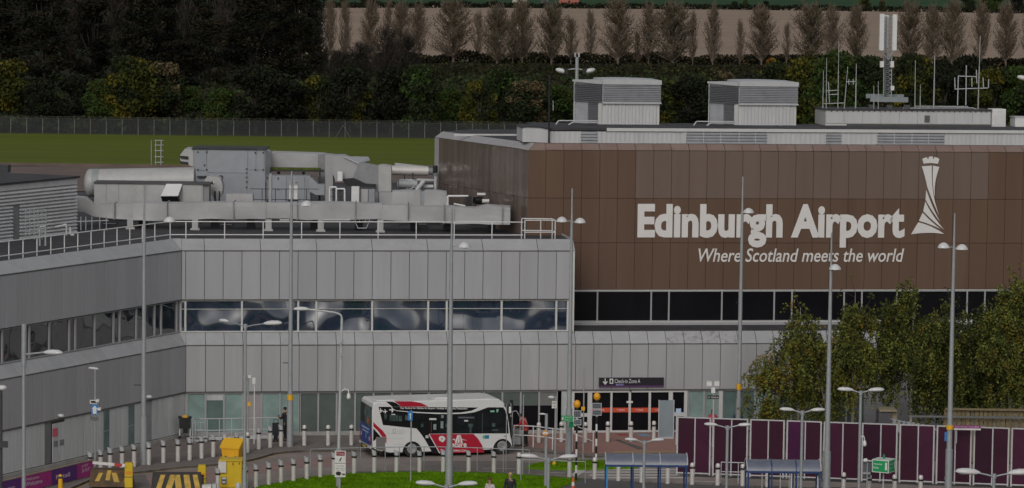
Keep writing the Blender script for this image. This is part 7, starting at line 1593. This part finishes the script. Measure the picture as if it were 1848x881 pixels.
# rear corner trim
dec('corner_red',[(246,352),(285,392),(340,440),(378,492),(380,508),(338,508),(290,440),(246,402)],bred,.009,.005); dec('corner_white_line',[(246,402),(290,440),(338,508),(328,508),(280,452),(246,415)],letterw,.012,.003)
dec('corner_black',[(246,418),(275,452),(322,506),(280,520),(262,545),(246,550)],bbl,.009,.005)
dec('engine_grille',[(276,508),(372,512),(366,655),(276,640)],mat('grille_grey',(.17,.16,.15),.6),.011,.005); dec('corner_red_low',[(373,512),(382,512),(382,572),(372,572)],bred,.009,.004); dec('rear_marker',[(346,652),(372,655),(372,680),(346,676)],bbl,.011,.005)
# wheels
for uc in (uR,uF):
    for side in (0,1):
        c=side_pt(uc,.43)-bN*(.16 if side==0 else BW-.16); 
        w_=empty('wheel',c-bO); w_.parent=bus
        def wb_(name,mt,fn): mb=MB(); fn(mb); o=mb.build(name,mt,None); o.parent=w_; 
        nn=bN if side==0 else -bN
        wb_('tyre',btyre,lambda mb:(mb.cyl(-nn*.12,nn*.12,.41,n=28)))
        wb_('rim',brim,lambda mb:(mb.lathe(nn*.121,[(.0,-.01),(.08,.0),(.10,.02),(.2,.0),(.24,.015),(.255,.0)],n=24,ax=nn)))
        wb_('hub',galv,lambda mb:(mb.cyl(nn*.11,nn*.16,.06,n=12)))
mb=MB(); mb.obox(side_pt(.5,.16)-bN*.2,bU*6.5,-bN*(BW-.4),Z*.5); mb.build('underbody',bbl,bus)
dec('arch_trim',[(uu*201.4+240,738-.0314*(uu*201.4)-vv*210.8) for uu,vv in arch(uR,rA+.05,.28)]+[(uu*201.4+240,738-.0314*(uu*201.4)-vv*210.8) for uu,vv in reversed(arch(uR,rA,.28))],bbl,.012,.01)
dec('arch_trim',[(uu*201.4+240,738-.0314*(uu*201.4)-vv*210.8) for uu,vv in arch(uF,rA+.05,.28)]+[(uu*201.4+240,738-.0314*(uu*201.4)-vv*210.8) for uu,vv in reversed(arch(uF,rA,.28))],bbl,.012,.01)
# rear face parts: a = distance across from the near corner
def rp_(a,v,out=.01): return bO-bN*a-bU*(.03+out)+Z*v
def rear(name,poly,mt,out=.015,th=.01,par=None): mb=MB(); mb.prism([rp_(a,v,out) for a,v in poly],bU*th); o=mb.build(name,mt,par or bus); tri_fill(o); return o
rear('rear_window',[(.12,2.55),(2.2,2.6),(2.25,1.62),(.12,1.55)],bgl,.035,.03); rear('window_glimpse',[(.5,1.7),(.8,1.7),(.8,1.95),(.5,1.95)],mat('glimpse_orange',(.45,.12,.03),.5),.045,.005); rear('window_glimpse',[(.9,2.0),(1.4,2.0),(1.4,2.35),(.9,2.35)],bpn,.045,.005)
ad=rear('rear_advert',[(.1,1.52),(2.25,1.58),(2.3,.72),(1.9,.6),(.1,.68)],mat('advert_blue',(.012,.045,.24),.4),.035,.02)
for a0,v0,a1,v1 in ((.4,1.36,1.9,1.44),(.6,1.2,1.8,1.26),(.25,.86,.5,1.05),(1.0,.9,1.1,1.15),(1.9,.92,2.1,1.1)): rear('advert_print',[(a0,v0),(a1,v0),(a1,v1),(a0,v1)],mat('advert_pale',(.35,.45,.60),.5),.042,.004,ad)
rear('rear_bumper',[(.05,.5),(2.3,.5),(2.3,.6),(.05,.6)],bw,.08,.08); rear('number_plate',[(.9,.43),(1.5,.43),(1.5,.54),(.9,.54)],mat('plate_yellow',(.55,.36,.02),.5),.10,.02); rear('plate_recess',[(.6,.36),(1.9,.36),(1.9,.58),(.6,.58)],bbl,.085,.02)
for a in (.12,2.2): rear('tail_lamp',[(a,.75),(a+.1,.75),(a+.1,1.2),(a,1.2)],mat('tail_red',(.4,.01,.01),.3),.045,.02)
# front
mb=MB(); 
q=[side_pt(u,v) for u,v in ((6.55,2.74),(6.78,2.55),(6.93,2.15),(7.06,1.5),(7.14,.98))]
for a,b in zip(q,q[1:]): mb.obox(a-bN*.12+bU*.022,-bN*(BW-.24),(b-a),bU*.012)
mb.build('windscreen',bgl,bus)
for (u0,v0) in ((7.1,.6),): 
    for a in (.2,1.9): mb=MB(); mb.obox(side_pt(7.21,.55)-bN*a,-bN*.25,bU*.02,Z*.16); mb.build('headlamp',white,bus)
mb=MB(); mb.tube([side_pt(6.75,2.45)+bN*.02,side_pt(6.95,2.55)+bN*.2,side_pt(7.0,2.45)+bN*.22],.02,6); mb.build('mirror_arm',bbl,bus); mb=MB(); mb.box(side_pt(7.0,2.28)+bN*.22,(.12,.12,.32)); mb.build('mirror',bw,bus)
mb=MB(); mb.obox(side_pt(3.3,2.82)-bN*.5,bU*.75,-bN*.8,Z*.07); mb.build('roof_hatch',bw,bus)
mb=MB(); mb.obox(side_pt(.3,2.81)-bN*.4,bU*.9,-bN*1.4,Z*.05); mb.build('roof_pod',bw,bus)
# seats inside are behind glazing: a driver's partition shows
# ------------------------------------------------------------------ people
skin_m=mat('skin',(.42,.24,.17),.6,var=.03); hairm={'dark':mat('hair_dark',(.02,.014,.01),.6),'blond':mat('hair_blond',(.45,.30,.13),.6),'red':mat('hair_auburn',(.10,.035,.02),.6),'grey':mat('hair_brown',(.06,.04,.03),.6)}
def skinmesh(name,verts,edges,radii,root,mt,parent,sub=1):
    me=bpy.data.meshes.new(name); me.from_pydata(verts,edges,[]); ob=bpy.data.objects.new(name,me); COL.objects.link(ob)
    md=ob.modifiers.new('s','SKIN'); md.use_smooth_shade=True
    for i,sv in enumerate(me.skin_vertices[0].data): sv.radius=radii[i] if isinstance(radii[i],tuple) else (radii[i],)*2; sv.use_root=(i==root)
    if sub: ob.modifiers.new('b','SUBSURF').levels=sub
    dg=bpy.context.evaluated_depsgraph_get(); m2=bpy.data.meshes.new_from_object(ob.evaluated_get(dg)); bpy.data.objects.remove(ob); bpy.data.meshes.remove(me)
    m2.name=name; m2.materials.clear(); m2.materials.append(mt); m2.polygons.foreach_set('use_smooth',[True]*len(m2.polygons)); return inst(m2,name,parent)
def person(loc,rz,H_,label,pose,top,bottom,shoe,hair,sleeve=True,coat=False,group=None):
    """pose: joints in body frame (x right, y forward, z up) for a 1.75 m figure"""
    e=empty('person',loc,label,'person',group); e.rotation_euler=(0,0,rz); s=H_/1.75; e.scale=(s,s,s)
    J=dict(pel=(0,0,.93),wai=(0,.0,1.08),che=(0,.0,1.30),nec=(0,.0,1.47),hd0=(0,.015,1.56),hd1=(0,.03,1.64),hd2=(0,.015,1.72),
      sl=(-.18,0,1.42),el=(-.24,.0,1.14),wl=(-.23,.08,.90),sr=(.18,0,1.42),er=(.24,.0,1.14),wr=(.23,.08,.90),
      hl=(-.09,0,.90),kl=(-.10,.02,.49),al=(-.10,-.02,.09),tl=(-.11,.13,.03),hr=(.09,0,.90),kr=(.10,.02,.49),ar=(.10,-.02,.09),tr=(.11,.13,.03)); J.update(pose)
    N=[];E=[];Rr=[];idx={}
    def nv(k,p,r,par=None):
        idx[k]=len(N);N.append(Vector(p));Rr.append(r)
        if par: E.append((idx[par],idx[k]))
    nv('pel',J['pel'],(.15,.11));nv('wai',J['wai'],(.13,.095),'pel');nv('che',J['che'],(.16,.11),'wai');nv('nec',J['nec'],.055,'che');nv('hd0',J['hd0'],(.062,.07),'nec');nv('hd1',J['hd1'],(.078,.098),'hd0');nv('hd2',J['hd2'],(.055,.07),'hd1')
    for q in 'lr':
        nv('s'+q,J['s'+q],.06,'che');nv('e'+q,J['e'+q],.045,'s'+q);nv('w'+q,J['w'+q],.028,'e'+q)
        d=(Vector(J['w'+q])-Vector(J['e'+q])).normalized(); pm=Vector(J['w'+q])+d*.07; nv('p'+q,pm,(.034,.02),'w'+q)
        sd=1 if q=='r' else -1; side=d.cross(Vector((0,1,0))) ; side=side.normalized() if side.length>.1 else Vector((1,0,0)); fw=Vector((0,1,0))
        for j,(o_,L_) in enumerate(((-.030,.060),(-.010,.075),(.010,.072),(.030,.058))):
            a=pm+d*.02+side*o_; nv(f'f{q}{j}a',a+d*.02,.009,'p'+q); nv(f'f{q}{j}b',a+d*L_*.7+fw*.012,.0085,f'f{q}{j}a'); nv(f'f{q}{j}c',a+d*L_+fw*.03,.007,f'f{q}{j}b')
        nv(f't{q}a',pm-d*.02+fw*.03,.010,'p'+q); nv(f't{q}b',pm+d*.03+fw*.055,.008,f't{q}a')
        nv('h'+q,J['h'+q],.085,'pel');nv('k'+q,J['k'+q],.055,'h'+q);nv('a'+q,J['a'+q],.036,'k'+q);nv('t'+q,J['t'+q],(.04,.03),'a'+q)
    skinmesh('body',N,E,Rr,0,skin_m,e)
    # face
    h=Vector(J['hd1']); hy=Vector((0,1,0))
    mb=MB(); mb.add([h+Vector((-.012,.088,-.02)),h+Vector((.012,.088,-.02)),h+Vector((0,.115,-.018)),h+Vector((0,.09,.02))],[(0,1,2),(1,3,2),(3,0,2)]); mb.build('nose',skin_m,None).parent=e
    for sx in (-1,1):
        mb=MB(); mb.ell(h+Vector((sx*.03,.088,.012)),(.012,.008,.008),n=8,m=5); mb.build('eye',black,None).parent=e
        mb=MB(); mb.ell(h+Vector((sx*.082,.0,.0)),(.012,.022,.035),n=8,m=6); mb.build('ear',skin_m,None).parent=e
    mb=MB(); mb.ell(h+Vector((0,.085,-.05)),(.022,.008,.005),n=8,m=5); mb.build('mouth',mat('lip',(.30,.08,.07),.5),None).parent=e
    mb=MB(); mb.ell(h+Vector((0,-.028,.035)),(.092,.10,.092),n=14,m=10); 
    if hair[1]: mb.ell(h+Vector((0,-.055,-.06)),(.085,.06,.13),n=12,m=8)
    mb.build('hair',hairm[hair[0]],None).parent=e
    # clothes follow the body
    k=['pel','wai','che']; V=[J['pel'],J['wai'],J['che'],tuple(Vector(J['nec'])-Vector((0,0,.05)))]; Ee=[(0,1),(1,2),(2,3)]; Rq=[(.172,.13),(.155,.12),(.182,.132),(.085,.085)]
    if coat: V[0]=tuple(Vector(J['pel'])-Vector((0,0,.18))); Rq[0]=(.19,.15)
    for q in 'lr':
        b=len(V); wr=Vector(J['w'+q]); el=Vector(J['e'+q]); V+= [J['s'+q],J['e'+q],tuple(el.lerp(wr,.93 if sleeve else .3))]; Ee+= [(2,b),(b,b+1),(b+1,b+2)]; Rq+= [.078,.062,.048]
    skinmesh('jacket',[Vector(v) for v in V],Ee,Rq,0,top,e)
    V=[tuple(Vector(J['pel'])+Vector((0,0,.04))),J['pel']];Ee=[(0,1)];Rq=[(.15,.115),(.165,.125)]
    for q in 'lr':
        b=len(V); V+= [J['h'+q],J['k'+q],tuple(Vector(J['a'+q])+Vector((0,0,.0)))]; Ee+= [(1,b),(b,b+1),(b+1,b+2)]; Rq+= [.098,.07,.055]
    skinmesh('trousers',[Vector(v) for v in V],Ee,Rq,0,bottom,e)
    for q in 'lr':
        a=Vector(J['a'+q]); t=Vector(J['t'+q]); mb=MB(); d=(t-a); ang=math.atan2(d.x,d.y); mb.ell((a.x+t.x)/2*Vector((1,0,0))+Vector((0,(a.y+t.y)/2,0))+Vector((0,0,a.z-.045)),(.05,.14,.05),rot=Matrix.Rotation(-ang,3,'Z')); mb.build('shoe',shoe,None).parent=e
    return e
shoeb=mat('shoe_black',(.012,.012,.012),.5); trb=mat('trousers_black',(.012,.012,.014),.8); coatb=mat('coat_black',(.018,.02,.025),.8); redj=mat('jacket_red',(.48,.018,.03),.7,var=.1,scale=8); pinkj=mat('jacket_pink',(.55,.05,.10),.7,var=.1,scale=8); navy=mat('top_navy',(.03,.05,.09),.8); green=mat('top_sage',(.20,.23,.16),.8); whitej=mat('top_white',(.5,.45,.45),.8)
g=G(514.5,795.5)
mnb=person(g,math.radians(65),1.74,'man in black coat looking down at a phone beside his suitcase at the trolley bay',dict(wr=(.08,.30,1.20),er=(.22,.10,1.17),wl=(-.06,.30,1.18),el=(-.22,.08,1.16),hd1=(0,.05,1.63),hd0=(0,.03,1.56),kl=(-.10,.0,.49),al=(-.10,-.08,.09),tl=(-.11,.06,.03)),coatb,trb,shoeb,('dark',False),coat=True)
ph=MB(); ph.box((0,.37,1.25),(.07,.02,.14)); o=ph.build('phone',mat('phone',(.02,.02,.02),.2),None); c=math.cos(math.radians(65));s_=math.sin(math.radians(65)); 
bpy.data.objects.remove(o)
pm=MB(); ctr=g+Vector((-s_*.37,c*.37,1.25)); pm.box(ctr,(.05,.05,.13)); tag(pm.build('phone',MATS['phone'],None,origin=ctr),'small dark phone held by the man in the black coat','phone')
su=G(497.5,797.5); e=empty('suitcase',su,'black upright suitcase with a tall handle beside the man in black','suitcase')
mb=MB(); mb.obox(su+Vector((-.17,-.12,.35)),(.34,0,0),(0,.24,0),Z*.62); mb.build('case',coatb,e); mb=MB(); mb.obox(su+Vector((-.10,-.08,.08)),(.2,0,0),(0,.16,0),Z*.28); mb.build('lower_bag',bk,e)
mb=MB(); mb.tube([su+Vector((-.1,0,.95)),su+Vector((-.1,0,1.15)),su+Vector((.12,0,1.15)),su+Vector((.12,0,.95))],.012,6); mb.build('handle',bk,e)
for sx in (-.1,.1): mb=MB(); mb.cyl(su+Vector((sx,-.1,.05)),su+Vector((sx,.1,.05)),.05,n=12); mb.build('wheel',bk,e)
g=G(949,805.5)
person(g,math.radians(75),1.70,'person in a red jacket and black trousers leaning over the railing by the bus front',dict(che=(0,.10,1.28),nec=(0,.17,1.44),hd0=(0,.21,1.52),hd1=(0,.26,1.59),hd2=(0,.27,1.67),sl=(-.18,.13,1.39),sr=(.18,.13,1.39),wr=(.12,.45,1.02),er=(.22,.26,1.16),wl=(-.12,.42,1.0),el=(-.22,.24,1.14)),redj,trb,shoeb,('dark',False),coat=True).scale=(1.25,1.12,.97)
e=empty('grey_cart',G(931,805),'tall grey framed parcel cart beside the person in red','cart'); p=G(931,805)
for dx in (-.2,.22): mb=MB(); mb.cyl(p+Vector((dx,0,.1)),p+Vector((dx,0,1.75 if dx<0 else 1.45)),.02,n=6); mb.build('upright',galv_l,e)
mb=MB(); mb.tube([p+Vector((-.2,0,1.75)),p+Vector((0,0,1.8)),p+Vector((.22,0,1.45))],.02,6); mb.build('top_bar',galv_l,e); mb=MB(); mb.obox(p+Vector((-.2,-.15,.1)),(.42,0,0),(0,.4,0),Z*.45); mb.build('grey_box',galv,e); mb=MB(); mb.obox(p+Vector((-.15,-.1,.55)),(.3,0,0),(0,.3,0),Z*.35); mb.build('mesh_basket',mat('basket',(.2,.21,.2),.6),e)
g=G(1285.5,797.5); person(g,math.radians(190),1.68,'person in a pink-red jacket standing behind the hoarding below the twin cameras',dict(el=(-.25,-.04,1.16),wl=(-.2,.05,.95)),pinkj,navy,shoeb,('dark',True),coat=True)
g=G(1331,799); person(g,math.radians(170),1.75,'person in a navy top half hidden by the mast with yellow box',{},navy,trb,shoeb,('grey',False))
def feet(px,ytop,H_): D_=(CAMZ-H_)*FPX/(ytop+60-ROLL*(px-924)); p=DY(px,ytop,D_); p.z=0; return p
person(feet(921,858,1.72),math.radians(186),1.72,'blond person in a black jacket over a sage top walking at the lawn edge',dict(kl=(-.1,.12,.5),al=(-.1,.10,.1),tl=(-.11,.24,.04),ar=(.1,-.16,.12),tr=(.11,-.03,.03)),coatb,trb,shoeb,('blond',False),coat=True)
pp=feet(921,858,1.72)
person(feet(884.5,868,1.66),math.radians(150),1.66,'person with dark auburn hair and pale top just below the lawn',dict(kr=(.1,.12,.5),ar=(.1,.10,.1),tr=(.11,.24,.04)),whitej,trb,shoeb,('red',True))
